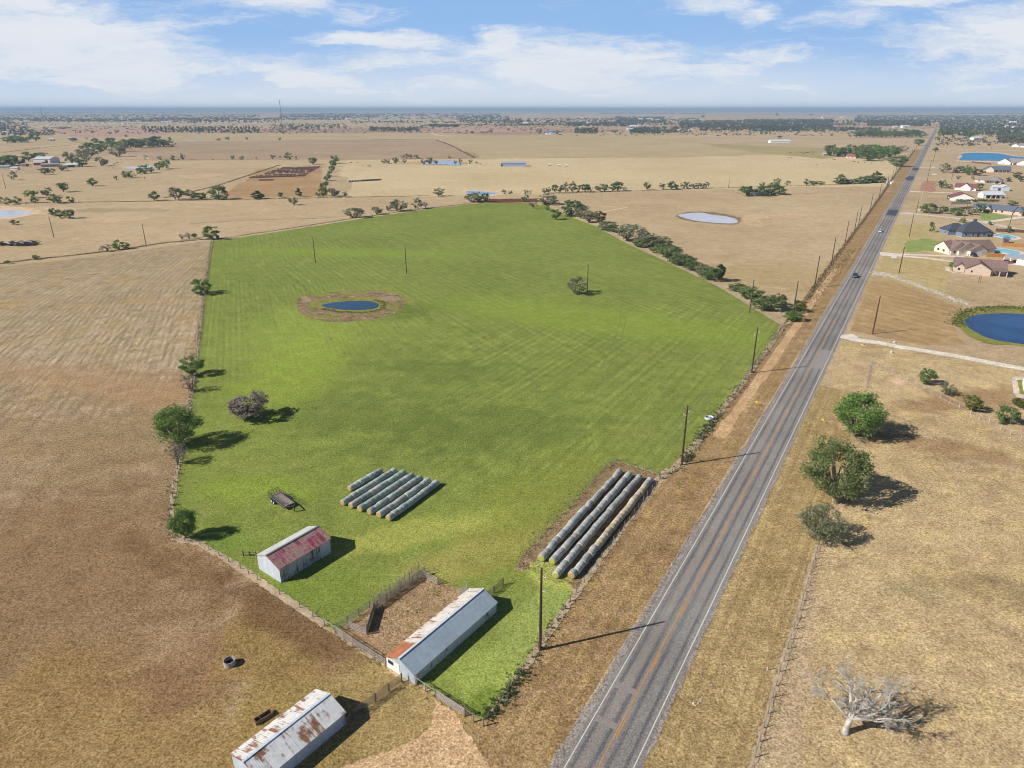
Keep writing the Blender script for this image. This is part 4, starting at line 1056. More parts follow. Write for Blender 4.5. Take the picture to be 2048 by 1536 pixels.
scatter_woods('far_woods', [(0, 520, 228, 243, 620), (560, 1000, 226, 232, 260), (0, 700, 238, 240.5, 160), (60, 330, 242, 244, 90), (700, 1060, 243, 247, 120), (850, 1120, 250, 253, 70), (0, 60, 246, 262, 60), (0, 110, 262, 272, 60), (1000, 1400, 237, 251, 420), (1230, 1330, 234, 246, 220), (1360, 1665, 242, 256, 900), (1490, 1665, 239, 246, 250), (1665, 1720, 241, 252, 60),
    (1710, 2060, 231, 246, 800), (1735, 1860, 242, 253, 330), (1880, 2060, 246, 262, 420), (1890, 2060, 260, 272, 120), (560, 1000, 228, 240, 260), (560, 760, 230, 236, 160), (1130, 1270, 246, 254, 170), (1150, 1195, 258, 268, 70), (1260, 1320, 256, 268, 130),
    (1320, 1380, 256, 267, 60), (1505, 1600, 255, 264, 220), (1600, 1720, 256, 264, 110), (1400, 1510, 255, 263, 110), (740, 840, 256, 264, 90), (860, 916, 251, 255, 60), (320, 560, 236, 246, 160), (560, 700, 250, 258, 50), (920, 1020, 232, 244, 150), (1700, 1760, 258, 266, 50)],
              leaf_mat('leaf_far_grove', (0.036, 0.048, 0.026), (0.066, 0.084, 0.044), (0.110, 0.122, 0.070), 0.1), 4, 6, 10, 2.6)
scatter_woods('far_scrub', [(0, 2048, 226, 258, 800), (100, 1100, 246, 268, 260), (1100, 1700, 262, 272, 90), (1880, 2048, 262, 292, 120), (1995, 2060, 268, 286, 200), (540, 640, 250, 262, 90)],
              leaf_mat('leaf_far_scrub', (0.075, 0.072, 0.048), (0.110, 0.104, 0.070), (0.150, 0.138, 0.100), 0.1), 5, 2.5, 5, 1.6, 6)

def weeds(name, runs, mat, seed, blade=0.5):
    """tufts of growth left standing along fences"""
    r = np.random.default_rng(seed)
    out = []
    for pts, width, dens, hh in runs:
        if name == 'dry_weeds': dens, hh = dens * 0.8, hh * 0.6
        P = [G(*q) for q in pts]
        for a, b in zip(P, P[1:]):
            L = (b - a).length
            n = int(L * dens * 1.1)
            d = (b - a).normalized()
            for i in range(n):
                t, wv = r.uniform(0, L), r.normal() * width / 2
                c = np.array([a.x + d.x * t + d.y * wv, a.y + d.y * t - d.x * wv, 0])
                k = 6
                an = r.uniform(0, 6.28, k)
                h = 0.5 * hh * r.uniform(0.3, 1.2) * (0.6 + 0.5 * r.random(k))
                sp = blade * r.uniform(0.3, 1.0, k) * hh
                base = c[None] + np.stack([np.cos(an) * sp * 0.25, np.sin(an) * sp * 0.25, np.zeros(k)], 1)
                tip = c[None] + np.stack([np.cos(an) * sp, np.sin(an) * sp, h], 1)
                side = np.stack([-np.sin(an), np.cos(an), np.zeros(k)], 1) * (0.07 * hh + 0.02)
                m_ = (base + tip) / 2 + np.stack([np.zeros(k), np.zeros(k), h * 0.15], 1)
                out.append(np.stack([base, m_ - side, tip, m_ + side], 1))
    o = link(name, quads_mesh(name, np.concatenate(out), mat))
    o['kind'] = 'stuff'
    return o
LFENCE = [(346, 1076), (343, 1020), (352, 950), (366, 890), (380, 810), (392, 720), (400, 650), (408, 585), (416, 530), (424, 482)]
RFENCE_L = [(985, 1426), (1060, 1322), (1140, 1204)]
RFENCE_L2 = [(1318, 955), (1363, 930), (1420, 850), (1480, 774), (1540, 690), (1570, 650), (1600, 632)]
M_THATCH = grass('bleached_thatch', S(146, 130, 104), S(180, 160, 132), S(204, 186, 160), big=14, mm=2.0, fine=0.4, w=(0.25, 0.5, 0.4), bump=0.3, grain=0.5, speck=(S(104, 104, 64), 0.6))
for pts, wd in ((LFENCE, 0.8), (RFENCE_L, 1.0), (RFENCE_L2, 1.4), ([(346, 1076), (400, 1088), (480, 1136), (560, 1190), (650, 1250)], 1.2), ([(1140, 1204), (1180, 1150), (1318, 955)], 1.0), ([(1501, 1540), (1544, 1400), (1599, 1220), (1635, 1090)], 0.75),
    ([(1733, 775), (1742, 726), (1800, 750), (1880, 795), (1960, 836), (2060, 890)], 0.6), ([(1565, 648), (1500, 608), (1440, 572), (1330, 520), (1260, 488), (1190, 450)], 2.6)):
    strip('fence_line_strip', pts, wd, Z4 + 0.01, M_THATCH, 0.2, 0.7)
weeds('dry_weeds', [(LFENCE, 1.6, 9, 0.8), (RFENCE_L, 1.6, 14, 0.5), (RFENCE_L2, 2.2, 9, 0.7), ([(346, 1076), (400, 1088), (480, 1136), (560, 1190), (650, 1250)], 1.8, 9, 0.5), ([(1140, 1204), (1180, 1150), (1318, 955)], 1.2, 12, 0.6),
    ([(1040, 1135), (1060, 1095), (1150, 1000), (1225, 922), (1318, 948)], 2.0, 12, 0.6), ([(1502, 1540), (1545, 1400), (1600, 1220), (1636, 1090)], 1.4, 14, 0.45), ([(1733, 775), (1742, 726), (1800, 750), (1880, 795)], 1.2, 8, 0.5), ([(1880, 795), (1960, 835), (2060, 890)], 0.8, 8, 0.4),
    ([(1565, 648), (1500, 608), (1440, 572), (1330, 520), (1260, 488), (1190, 450)], 1.6, 4, 0.9), ([(600, 610), (620, 590), (700, 584), (790, 592), (800, 615)], 3, 6, 0.6), ([(600, 622), (660, 636), (760, 630)], 4, 5, 0.6)],
    leaf_mat('dry_stems', (0.30, 0.245, 0.175), (0.44, 0.37, 0.275), (0.60, 0.52, 0.41), 0.45), 21)
weeds('green_weeds', [(LFENCE, 1.2, 1.4, 0.9), (RFENCE_L, 1.0, 7, 0.55), ([(985, 1428), (975, 1436), (1030, 1368), (1050, 1340)], 1.2, 14, 0.8), (RFENCE_L2, 1.6, 3.5, 0.9), ([(1395, 880), (1440, 826)], 1.2, 8, 1.0), ([(1370, 925), (1380, 905)], 1.0, 14, 1.0),
    ([(1040, 1135), (1060, 1095), (1150, 1000), (1225, 925), (1318, 950)], 1.6, 3, 0.5), ([(1140, 1100), (1255, 955)], 0.5, 9, 0.7), ([(1170, 1075), (1260, 965)], 0.5, 6, 0.7), ([(1175, 1150), (1290, 985)], 0.8, 3, 0.5), ([(700, 1290), (760, 1220), (850, 1175), (900, 1190)], 5, 4, 0.35), ([(780, 1300), (900, 1200)], 4, 5, 0.35),
    ([(672, 1262), (700, 1285), (770, 1325)], 1.2, 6, 0.5), ([(830, 1372), (905, 1402), (960, 1438)], 1.2, 5, 0.5), ([(1590, 640), (1640, 580), (1700, 500)], 3, 2, 0.9), ([(645, 618), (680, 624), (730, 626), (765, 618), (770, 606), (750, 600)], 1.2, 8, 0.7), ([(1920, 655), (1912, 640), (1935, 622), (1985, 615), (2060, 618)], 3.5, 9, 1.0)],
    leaf_mat('green_stems', (0.075, 0.098, 0.038), (0.130, 0.160, 0.062), (0.200, 0.220, 0.100), 0.4), 22)
weeds('fence_line_growth', [([(-80, 540), (0, 528), (60, 520), (140, 512), (240, 500), (330, 486), (424, 478)], 0.9, 6, 1.1), ([(-60, 410), (0, 407), (150, 405), (300, 403), (440, 400), (600, 397), (700, 395), (860, 392)], 1.4, 3, 1.3), ([(424, 480), (560, 460), (700, 438), (800, 424), (940, 407)], 1.0, 4, 0.9),
    ([(330, 396), (372, 387), (440, 370), (500, 350), (560, 330)], 1.6, 3, 1.3), ([(1100, 388), (1250, 383), (1420, 377), (1660, 370), (1770, 364)], 1.2, 2.5, 1.2), ([(2, 306), (80, 296), (150, 290)], 3, 0.8, 2.0), ([(340, 281), (600, 280), (868, 279), (1100, 277)], 3, 0.6, 2.0), ([(872, 280), (900, 290), (950, 316)], 3, 1, 2.0),
    ([(340, 266.5), (600, 266), (860, 265)], 4, 0.5, 2.0), ([(240, 320), (500, 319), (700, 319), (870, 318)], 2, 0.8, 1.2), ([(380, 448), (500, 441), (660, 436)], 1.2, 2, 0.8), ([(1590, 632), (1640, 560), (1690, 490), (1740, 423), (1790, 350), (1830, 300)], 1.2, 2.5, 1.1), ([(1640, 386), (1500, 392)], 0.8, 2, 0.7), ([(985, 318), (1200, 314), (1230, 313)], 2, .8, 1.2)],
    leaf_mat('rank_grass', (0.105, 0.080, 0.054), (0.165, 0.128, 0.088), (0.235, 0.188, 0.132), 0.35), 23)

# ------------------------------------------------------------------ metal and wood
def metal_sheet(name, base, rust, amount, axis='X', rib=0.2, streak=None, shine=0.45, extra=None, extra_mask=None, lap=None, seam=None):
    """corrugated sheet: ribs across AXIS of the object, rust in patches and runs"""
    m, nt = new_mat(name)
    tc = nt.node('ShaderNodeTexCoord').outputs['Object']
    x, y, z = nt.xyz(tc)
    a = x if axis == 'X' else y
    wv = nt.math('SINE', nt.math('MULTIPLY', a, 2 * math.pi / rib))
    run = nt.noise(nt.comb(nt.math('MULTIPLY', x, 2.6 if axis == 'X' else 0.5), nt.math('MULTIPLY', y, 2.6 if axis == 'Y' else 0.5), nt.math('MULTIPLY', z, 0.5)), 1.0, 6, 0.7, 0.3)
    pat = nt.noise(tc, 0.55, 5, 0.65)
    f = nt.math('ADD', nt.math('MULTIPLY', run, 0.6), nt.math('MULTIPLY', pat, 0.5))
    # each sheet ages on its own
    lapw = lap or 0.86
    cell = nt.node('ShaderNodeTexWhiteNoise', {'Vector': nt.comb(nt.math('FLOOR', nt.math('DIVIDE', a, lapw)), nt.math('FLOOR', nt.math('ADD', nt.math('DIVIDE', y if axis == 'X' else x, 3.0), 0.37)), 0)})
    cell = cell.outputs['Value']
    f = nt.math('ADD', f, nt.math('MULTIPLY', nt.math('SUBTRACT', cell, 0.5), 0.2))
    edge = nt.rng(nt.math('ABSOLUTE', nt.math('SUBTRACT', nt.math('FRACT', nt.math('DIVIDE', a, lapw)), 0.5)), 0.43, 0.5)
    f = nt.math('ADD', f, nt.math('MULTIPLY', edge, 0.05))
    k = nt.rng(f, 0.80 - amount, 0.91 - amount)
    rc = nt.mix(nt.rng(nt.noise(tc, 3.0, 4, 0.7), 0.3, 0.7), rust, tuple(c * 0.55 for c in rust))
    bc = nt.vmath('SCALE', nt.mix(cell, base, tuple(c * 0.86 for c in base)), scale=nt.rng(nt.noise(tc, 1.7, 4, 0.6), 0.3, 0.7, 0.9, 1.08))
    col = nt.mix(k, bc, rc)
    if extra is not None:
        msk = nt.rng(nt.noise(tc, 2.4, 5, 0.75), 0.46, 0.56)
        col = nt.mix(nt.math('MULTIPLY', msk, 0.8), col, extra)
    if seam is not None:
        sm = nt.math('MULTIPLY', nt.rng(edge, 0.2, 0.8), nt.rng(run, 0.36, 0.56))
        col = nt.mix(nt.math('MULTIPLY', sm, 0.8), col, seam)
    if extra_mask is not None:                        # (axis value, colour): one end wholly rusted
        lim, c2 = extra_mask
        ms = nt.rng(nt.math('ADD', y if axis == 'Y' else x, nt.math('MULTIPLY', nt.math('SUBTRACT', pat, 0.5), 2.2)), lim + 0.25, lim - 0.25)
        col = nt.mix(ms, col, nt.mix(nt.rng(pat, 0.35, 0.65), c2, tuple(min(1, c * 1.5) for c in c2)))
    bp = nt.node('ShaderNodeBump', {'Strength': 0.35, 'Distance': 0.03, 'Height': nt.math('ADD', wv, nt.math('MULTIPLY', edge, 0.8))}).outputs[0]
    rg = nt.rng(k, 0, 1, shine, 0.9)
    principled(nt, col, rg, bp, 0.0, 0.4)
    return m
RUST = (0.30, 0.105, 0.05)
WOODG = plain('weathered_grey_wood', (0.27, 0.235, 0.215), 0.9, var=0.4, scale=5)
WOODP = plain('pale_pipe_rail', (0.38, 0.33, 0.305), 0.7, var=0.35, scale=4)
WOODD = plain('dark_pipe_rail', (0.10, 0.085, 0.08), 0.7, var=0.4, scale=4)
POLEW = plain('creosoted_pole', (0.085, 0.045, 0.030), 0.85, var=0.35, scale=2.0)
POLEB = plain('brown_far_pole', (0.115, 0.078, 0.055), 0.85, var=0.3, scale=2.0)
WIREM = plain('fence_wire', (0.30, 0.28, 0.27), 0.6)
POSTM = plain('cedar_post', (0.26, 0.225, 0.20), 0.9, var=0.3, scale=5)
POSTW = plain('pale_post', (0.55, 0.50, 0.45), 0.85, var=0.2, scale=5)
INSUL = plain('pale_insulator', (0.66, 0.70, 0.62), 0.4)
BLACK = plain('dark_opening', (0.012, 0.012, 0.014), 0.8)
GLASS = plain('dark_window_glass', (0.03, 0.04, 0.05), 0.15, spec=0.5)
RUBBER = plain('tyre_rubber', (0.02, 0.02, 0.02), 0.85)

def frame2(a, b):
    """ground frame from two points: origin, heading, length"""
    d = b - a
    return a, math.atan2(d.y, d.x), d.length

# ------------------------------------------------------------------ barns
def gable_barn(root, L, W, he, hr, ridge, roof_l, roof_r, wall, front, back=None, ov=0.18, trim=None):
    """barn on local axes: x runs along its length 0..L, y across 0..W (right side at y=0), ridge at y=ridge"""
    hl = he if not isinstance(he, tuple) else he[1]
    h0 = he if not isinstance(he, tuple) else he[0]
    def slab(y0, z0, y1, z1, mat, nm):
        mb = MB()
        d = Vector((0, y1 - y0, z1 - z0)).normalized()
        n = Vector((0, -d.z, d.y)) if d.y > 0 else Vector((0, d.z, -d.y))
        t = 0.05
        a = Vector((0, y0, z0)) - d * ov
        b = Vector((0, y1, z1))
        vs = []
        for x in (-ov, L + ov):
            for p in (a, b):
                vs.append((x, p.y, p.z + 0.02)); vs.append((x, p.y + n.y * t, p.z + 0.02 + abs(n.z) * t))
        mb.add(vs, [(0, 2, 6, 4), (1, 5, 7, 3), (0, 4, 5, 1), (2, 3, 7, 6), (0, 1, 3, 2), (4, 6, 7, 5)])
        return mb.build(nm, mat, root)
    r1 = slab(0, h0, ridge, hr, roof_r, 'roof_slope')
    r2 = slab(W, hl, ridge, hr, roof_l, 'roof_slope')
    cap = MB()
    cap.beam((-ov - .02, ridge, hr + 0.09), (L + ov + .02, ridge, hr + 0.09), 0.34, 0.06)
    cap.build('ridge_cap', trim or roof_r, root)
    mb = MB()
    mb.add([(0, 0, 0), (L, 0, 0), (L, 0, h0), (0, 0, h0)], [(0, 1, 2, 3)])
    mb.build('side_wall', wall, root)
    mb = MB()
    mb.add([(0, W, 0), (L, W, 0), (L, W, hl), (0, W, hl)], [(3, 2, 1, 0)])
    mb.build('side_wall', wall, root)
    mb = MB()
    mb.add([(0, 0, 0), (0, 0, h0), (0, ridge, hr), (0, W, hl), (0, W, 0)], [(0, 1, 2, 3, 4)])
    mb.build('gable_wall', front, root)
    mb = MB()
    mb.add([(L, 0, 0), (L, 0, h0), (L, ridge, hr), (L, W, hl), (L, W, 0)], [(4, 3, 2, 1, 0)])
    mb.build('gable_wall', back or front, root)

# red-roofed shed
a = G(562.5, 1166); b = G(663, 1105)
o_, ang, L = frame2(a, b)
t = empty('shed', a, ang)
tag(t, 'small tin shed with magenta and green stained rusty roof in the green field', 'shed')
W = 5.9
MAG = metal_sheet('magenta_stained_roof', S(164, 150, 124), (0.22, 0.085, 0.07), 0.27, 'X', 0.22, extra=S(178, 70, 118), lap=0.95, seam=S(206, 186, 176))
nt = NT(MAG.node_tree)
gable_barn(t, L, W, 2.75, 4.0, W * 0.50, metal_sheet('pale_rusty_roof', S(206, 204, 200), (0.42, 0.24, 0.14), 0.15, 'X', 0.22, lap=0.95), MAG,
    metal_sheet('rust_streaked_wall', S(176, 176, 184), (0.20, 0.12, 0.10), 0.25, 'X', 0.25), metal_sheet('blue_grey_gable_tin', S(196, 202, 212), RUST, 0.05, 'Y', 0.22), trim=plain('grey_ridge', S(120, 124, 128), 0.5))
mb = MB()
mb.box(L * 0.78, L * 0.985, -0.045, -0.01, 0.05, 2.6)
mb.build('sliding_door', metal_sheet('pale_door_tin', S(196, 200, 206), RUST, 0.04, 'X', 0.25), t)
for k in range(9):
    mb = MB()
    xx = 0.05 + L * k / 9.0
# long barn
a = G(830, 1369); b = G(993, 1224)
o_, ang, L = frame2(a, b)
t = empty('barn', a, ang)
tag(t, 'long low tin barn with one blue-grey and one rusty white roof slope beside the corral', 'barn')
W, RG = 5.2, 2.6
NEWM = metal_sheet('blue_grey_roof_tin', S(172, 186, 198), RUST, -0.10, 'X', 0.22, shine=0.35)
gable_barn(t, L, W, 1.75, 2.95, RG, metal_sheet('white_rusty_roof', S(222, 212, 202), (0.36, 0.20, 0.12), 0.25, 'X', 0.24, extra_mask=(3.3, (0.36, 0.13, 0.06))), NEWM,
    metal_sheet('white_streaked_wall', S(206, 204, 204), (0.22, 0.13, 0.10), 0.20, 'X', 0.25), metal_sheet('grey_gable_tin', S(176, 186, 194), RUST, -0.1, 'Y', 0.22), trim=plain('pale_ridge_flashing', S(206, 212, 216), 0.4))
mb = MB()
mb.box(-0.05, -0.012, RG + 0.15, W - 0.02, 0.03, 1.72)
mb.build('whitewashed_panel', plain('whitewashed_boards', S(232, 226, 218), 0.8, var=0.12, scale=2), t)
wf = MB(); wf.box(-0.09, -0.051, W - 1.35, W - 0.35, 0.95, 1.55)
wo = wf.build('window', plain('dark_window_frame', (0.10, 0.10, 0.10), 0.6), t)
wp = MB(); wp.box(-0.105, -0.091, W - 1.25, W - 0.45, 1.03, 1.47)
wp.build('pane', GLASS, wo)
mb = MB(); mb.box(-0.02, L * 0.2, -0.3, -0.02, 0.0, 0.02)
# rusty barn at the bottom
b = G(691.5, 1448.6)
d = Vector((math.sin(R(37.5)), math.cos(R(37.5)), 0))
L = 11.6
a = b - d * L
t = empty('barn', a, math.atan2(d.y, d.x))
tag(t, 'white rust-streaked tin barn at the bottom edge, beside a rusty feed trough', 'barn')
W, RG = 5.6, 2.8
gable_barn(t, L, W, 1.95, 3.0, RG, metal_sheet('white_rust_roof', S(224, 220, 216), (0.36, 0.17, 0.09), 0.27, 'X', 0.24), metal_sheet('white_rust_roof_steep', S(226, 226, 226), (0.34, 0.15, 0.075), 0.25, 'X', 0.24),
    metal_sheet('pale_blue_wall_tin', S(190, 202, 214), RUST, -0.04, 'X', 0.25), metal_sheet('pale_blue_gable_tin', S(186, 198, 210), RUST, 0.0, 'Y', 0.25), trim=plain('bluish_ridge', S(196, 208, 220), 0.4))

# ------------------------------------------------------------------ pipe and board fences round the pens
def rail_fence(label, pts, h, rails, spacing, mat, pr=0.09, rr=0.046, name='rail_fence', cat='fence', world=False, post_mat=None, post_h=None):
    P = pts if world else [G(*q) for q in pts]
    base = P[0]
    t = empty(name, base)
    tag(t, label, cat)
    pm = None
    rl = MB()
    for a, b in zip(P, P[1:]):
        d = b - a
        n = max(1, round(d.length / spacing))
        for i in range(n + 1):
            if i == 0 and a is not P[0]: continue
            q = a.lerp(b, i / n) - base
            mb = MB()
            mb.tube([(0, 0, -0.05), (0, 0, (post_h or h) + 0.12)], pr, 6)
            if pm is None:
                ob = mb.build('post', post_mat or mat, t, loc=q)
                pm = ob.data
            else:
                link('post', pm, t, q)
        for z in rails:
            p0, p1 = a - base, b - base
            rl.tube([(p0.x, p0.y, z), (p1.x, p1.y, z)], rr, 5)
    rl.build('rails', mat, t)
    return t
RL = (0.35, 0.68, 1.0, 1.32)
rail_fence('grey pipe corral fence on the near side of the dirt pen by the long barn', [(671, 1267), (705, 1291), (771, 1333)], 1.3, RL, 2.4, WOODP)
rail_fence('single-rail fence end where the pen meets the brown field', [(649, 1252), (671, 1267)], 1.25, (1.2,), 2.4, WOODP)
rail_fence('outer pipe fence of the cattle alley along the green field', [(673, 1263), (760, 1202), (838, 1146)], 1.3, RL, 2.2, WOODG)
rail_fence('inner pipe fence of the cattle alley facing the dirt pen', [(747, 1222), (800, 1184), (850, 1150)], 1.35, (0.2, 0.4, 0.6, 0.8, 1.0, 1.2, 1.35), 2.2, WOODG)
rail_fence('pale pipe gate swung inside the pen by the alley mouth', [(698, 1256), (733, 1270)], 1.2, (0.2, 0.45, 0.7, 0.95, 1.2), 3.0, WOODP, name='pipe_gate', cat='gate')
rail_fence('pale pipe gate at the far corner of the dirt pen', [(845, 1153), (875, 1170)], 1.25, (0.2, 0.45, 0.7, 0.95, 1.25), 3.0, WOODP, name='pipe_gate', cat='gate')
rail_fence('small white gate at the far end of the long barn', [(919, 1194), (934, 1181)], 1.2, (0.15, 0.35, 0.55, 0.75, 0.95, 1.2), 1.4, POSTW, name='pipe_gate', cat='gate')
rail_fence('dark pipe gate between the long barn and the hay yard', [(971, 1199), (988, 1186), (1006, 1170)], 1.25, (0.2, 0.45, 0.7, 0.95, 1.25), 2.0, WOODD, name='pipe_gate', cat='gate')
rail_fence('long dark pipe gates between the bottom barn and the long barn', [(705, 1440), (724, 1424), (804, 1364)], 1.35, (0.25, 0.5, 0.75, 1.05, 1.35), 1.9, WOODD)
rail_fence('short board fence at the corner of the bottom barn', [(693, 1452), (705, 1440)], 1.3, (0.4, 0.8, 1.25), 1.5, WOODG)
rail_fence('top-rail fence running from the long barn towards the road', [(833, 1370), (851, 1383), (872, 1396)], 1.3, (1.25,), 2.0, WOODP)
rail_fence('pipe gate across the sandy drive in front of the road strip', [(872, 1396), (930, 1433)], 1.3, (0.2, 0.42, 0.64, 0.86, 1.08, 1.3), 6.0, WOODP, name='pipe_gate', cat='gate')
rail_fence('single-rail wooden corner fence beside the road strip', [(930, 1433), (947, 1444), (966, 1453)], 1.3, (1.25,), 1.4, WOODG, pr=0.09)
rail_fence('low dark stub fence by the shed corner', [(487, 1112), (513, 1113)], 0.9, (0.4, 0.8), 1.4, WOODD)
# overhead frames of the working alley
A0, A1 = G(748, 1204), G(838, 1141)
B0, B1 = G(756, 1216), G(850, 1150)
t = empty('cattle_alley_frames', A0)
tag(t, 'row of pale overhead pipe frames spanning the narrow cattle alley', 'frame')
for k in range(7):
    a, b = A0.lerp(A1, k / 6) - A0, B0.lerp(B1, k / 6) - A0
    mb = MB()
    mb.tube([(a.x, a.y, 0), (a.x, a.y, 1.8), (b.x, b.y, 1.8), (b.x, b.y, 0)], 0.05, 6)
    mb.build('hoop', WOODG, t)
a, b = G(734, 1266), G(749, 1218)
t = empty('crowding_panel', a)
tag(t, 'solid grey sheet panel funnelling cattle into the alley', 'panel')
mb = MB(); mb.beam((0, 0, 0.65), (b.x - a.x, b.y - a.y, 0.65), 0.06, 1.1); mb.build('sheet', WOODG, t)
for q in (Vector((0, 0, 0)), (b - a) * 0.5, b - a):
    mb = MB(); mb.tube([(q.x, q.y, 0), (q.x, q.y, 1.7)], 0.07, 6); mb.build('post', WOODG, t)

def wire_fence(label, pts, spacing, h, mat, parts=True, pw=0.06, wires=(0.35, 0.65, 0.95, 1.15), lean=0.0, wr=0.006):
    P = [G(*q) for q in pts]
    base = P[0]
    seed = random.Random(label)
    loc = []
    for a, b in zip(P, P[1:]):
        n = max(1, round((b - a).length / spacing))
        for i in range(n):
            loc.append(a.lerp(b, (i + seed.uniform(-.1, .1)) / n) - base)
    loc.append(P[-1] - base)
    if not parts:
        mb = MB()
        for q in loc:
            hh = h * seed.uniform(0.85, 1.15)
            mb.tube([(q.x, q.y, -0.05), (q.x + seed.uniform(-.08, .08), q.y, hh)], pw, 4)
        for z in wires:
            for a, b in zip(P, P[1:]):
                mb.tube([(a.x - base.x, a.y - base.y, z), (b.x - base.x, b.y - base.y, z)], wr * 1.5, 3, caps=False)
        o = mb.build('wire_fence', mat, loc=base)
        return tag(o, label, 'fence')
    t = empty('wire_fence', base)
    tag(t, label, 'fence')
    mb = MB(); mb.tube([(0, 0, -0.05), (0.01, 0, h)], [pw * 1.1, pw * 0.85], 6)
    me = None
    loc = loc[:100]
    for q in loc:
        if me is None:
            me = mb.build('post', mat, t, loc=q).data
        else:
            link('post', me, t, q, (seed.uniform(-.06, .06), seed.uniform(-.06, .06), seed.uniform(0, 3)), (1, 1, seed.uniform(0.88, 1.12)))
    wm = MB()
    for z in wires:
        for a, b in zip(P, P[1:]):
            wm.tube([(a.x - base.x, a.y - base.y, z), (b.x - base.x, b.y - base.y, z)], wr, 3, caps=False)
    wm.build('wires', WIREM, t)
    return t
wire_fence('leaning wooden post fence with dry weeds along the golden pasture beside the road', [(1502, 1545), (1528, 1455), (1560, 1345), (1600, 1220), (1638, 1090)], 2.3, 1.35, POSTM)
wire_fence('pale post fence with bleached posts along the young trees of the right lot', [(1742, 727), (1800, 752), (1880, 797), (1960, 838), (2062, 892)], 3.0, 1.3, POSTW, pw=0.075)
wire_fence('short post fence from the roadside oak to the fence corner', [(1733, 775), (1742, 727)], 3.0, 1.2, POSTM)
wire_fence('wire fence between the green road strip and the brown verge', [(966, 1453), (985, 1427), (1062, 1318), (1140, 1203)], 2.4, 1.25, POSTM)
wire_fence('wire fence on the road side of the hay yard', [(1140, 1203), (1180, 1150), (1320, 958)], 2.6, 1.25, POSTM)
wire_fence('wire fence on the field side of the hay yard', [(1037, 1137), (1060, 1094), (1150, 1000), (1228, 922), (1320, 950)], 3.2, 1.25, POSTM)
wire_fence('wire fence along the road side of the green field', [(1320, 958), (1365, 930), (1422, 852), (1480, 775), (1540, 690), (1572, 650)], 4.0, 1.3, POSTM)
wire_fence('overgrown post fence between the brown pasture and the green field', [(346, 1078), (343, 1020), (352, 950), (366, 890), (380, 810), (392, 720), (400, 650), (408, 585), (416, 530), (424, 482)], 4.5, 1.2, POSTM)
wire_fence('thin post fence along the near edge of the green field, left of the shed', [(346, 1078), (400, 1089), (480, 1137), (515, 1160)], 3.2, 1.0, POSTM)
wire_fence('thin post fence from the shed down to the cattle pen', [(562, 1191), (600, 1216), (649, 1252)], 3.2, 1.0, POSTM)
wire_fence('post fence along the far edge of the green field', [(424, 480), (560, 460), (700, 438), (800, 424), (940, 407)], 6.5, 1.3, POSTM, False)
wire_fence('post fence behind the mown brown field on the left', [(-60, 536), (0, 528), (140, 512), (240, 500), (330, 486), (424, 479)], 6.5, 1.3, POSTM, False)
wire_fence('post fence crossing the pasture behind the green field', [(0, 407), (150, 405), (440, 400), (700, 395), (860, 392)], 8, 1.3, POSTM, False)
wire_fence('post fence across the bare strip near the green field corner', [(380, 448), (500, 441), (660, 436)], 8, 1.4, POSTM, False)
wire_fence('post fence beside the road along the milky-pond pasture', [(1590, 633), (1640, 560), (1690, 490), (1740, 423), (1790, 350), (1830, 300)], 7, 1.3, POSTM, False)
wire_fence('post fence of the white cottage yard', [(1447, 381), (1465, 384), (1497, 395), (1530, 394)], 5, 1.4, WOODD, False)
wire_fence('post fence at the back of the nearest brown-roofed house', [(1954, 566), (2000, 572), (2060, 580)], 3.5, 1.2, POSTM, False)
wire_fence('post fence along the track above the grey stock pond', [(950, 331), (985, 332), (1010, 333)], 9, 2.0, WOODD, False)
# wide double brace posts behind the first house
t = empty('brace_posts', G(1957, 565)); tag(t, 'pair of tall wooden brace posts behind the nearest brown-roofed house', 'posts')
for dx in (0.0, 0.75):
    mb = MB(); mb.tube([(dx, 0, 0), (dx - .1, 0, 3.4)], 0.09, 6); mb.build('post', WOODD, t)
mb = MB(); mb.beam((0, 0, 2.3), (0.7, 0, 2.3), 0.08); mb.build('brace', WOODD, t)

# ------------------------------------------------------------------ hay
def wrap_mat(name, a, b, c):
    m, nt = new_mat(name)
    tc = nt.node('ShaderNodeTexCoord').outputs['Object']
    oi = nt.node('ShaderNodeObjectInfo')
    x, y, z = nt.xyz(nt.vmath('ADD', tc, nt.vmath('SCALE', oi.outputs['Location'], scale=1.7)))
    n = nt.noise(nt.comb(nt.math('MULTIPLY', x, 7.0), nt.math('MULTIPLY', y, 1.6), nt.math('MULTIPLY', z, 1.6)), 1.0, 5, 0.65)
    f = nt.math('ADD', nt.math('MULTIPLY', nt.math('SUBTRACT', n, 0.5), 1.5), nt.math('MULTIPLY', oi.outputs['Random'], 0.5))
    col = nt.ramp(nt.math('ADD', f, 0.22, True), [(0.0, a), (0.45, b), (1.0, c)])
    bp = nt.node('ShaderNodeBump', {'Strength': 0.5, 'Distance': 0.05, 'Height': n}).outputs[0]
    principled(nt, col, 0.75, bp, 0, 0.25)
    return m
WR1 = wrap_mat('net_wrap_blue_green', S(106, 122, 120), S(158, 172, 168), S(204, 212, 206))
WR2 = wrap_mat('net_wrap_grey', S(124, 126, 124), S(166, 168, 164), S(204, 202, 196))
WR3 = wrap_mat('net_wrap_tan', S(142, 130, 108), S(182, 170, 144), S(212, 202, 178))
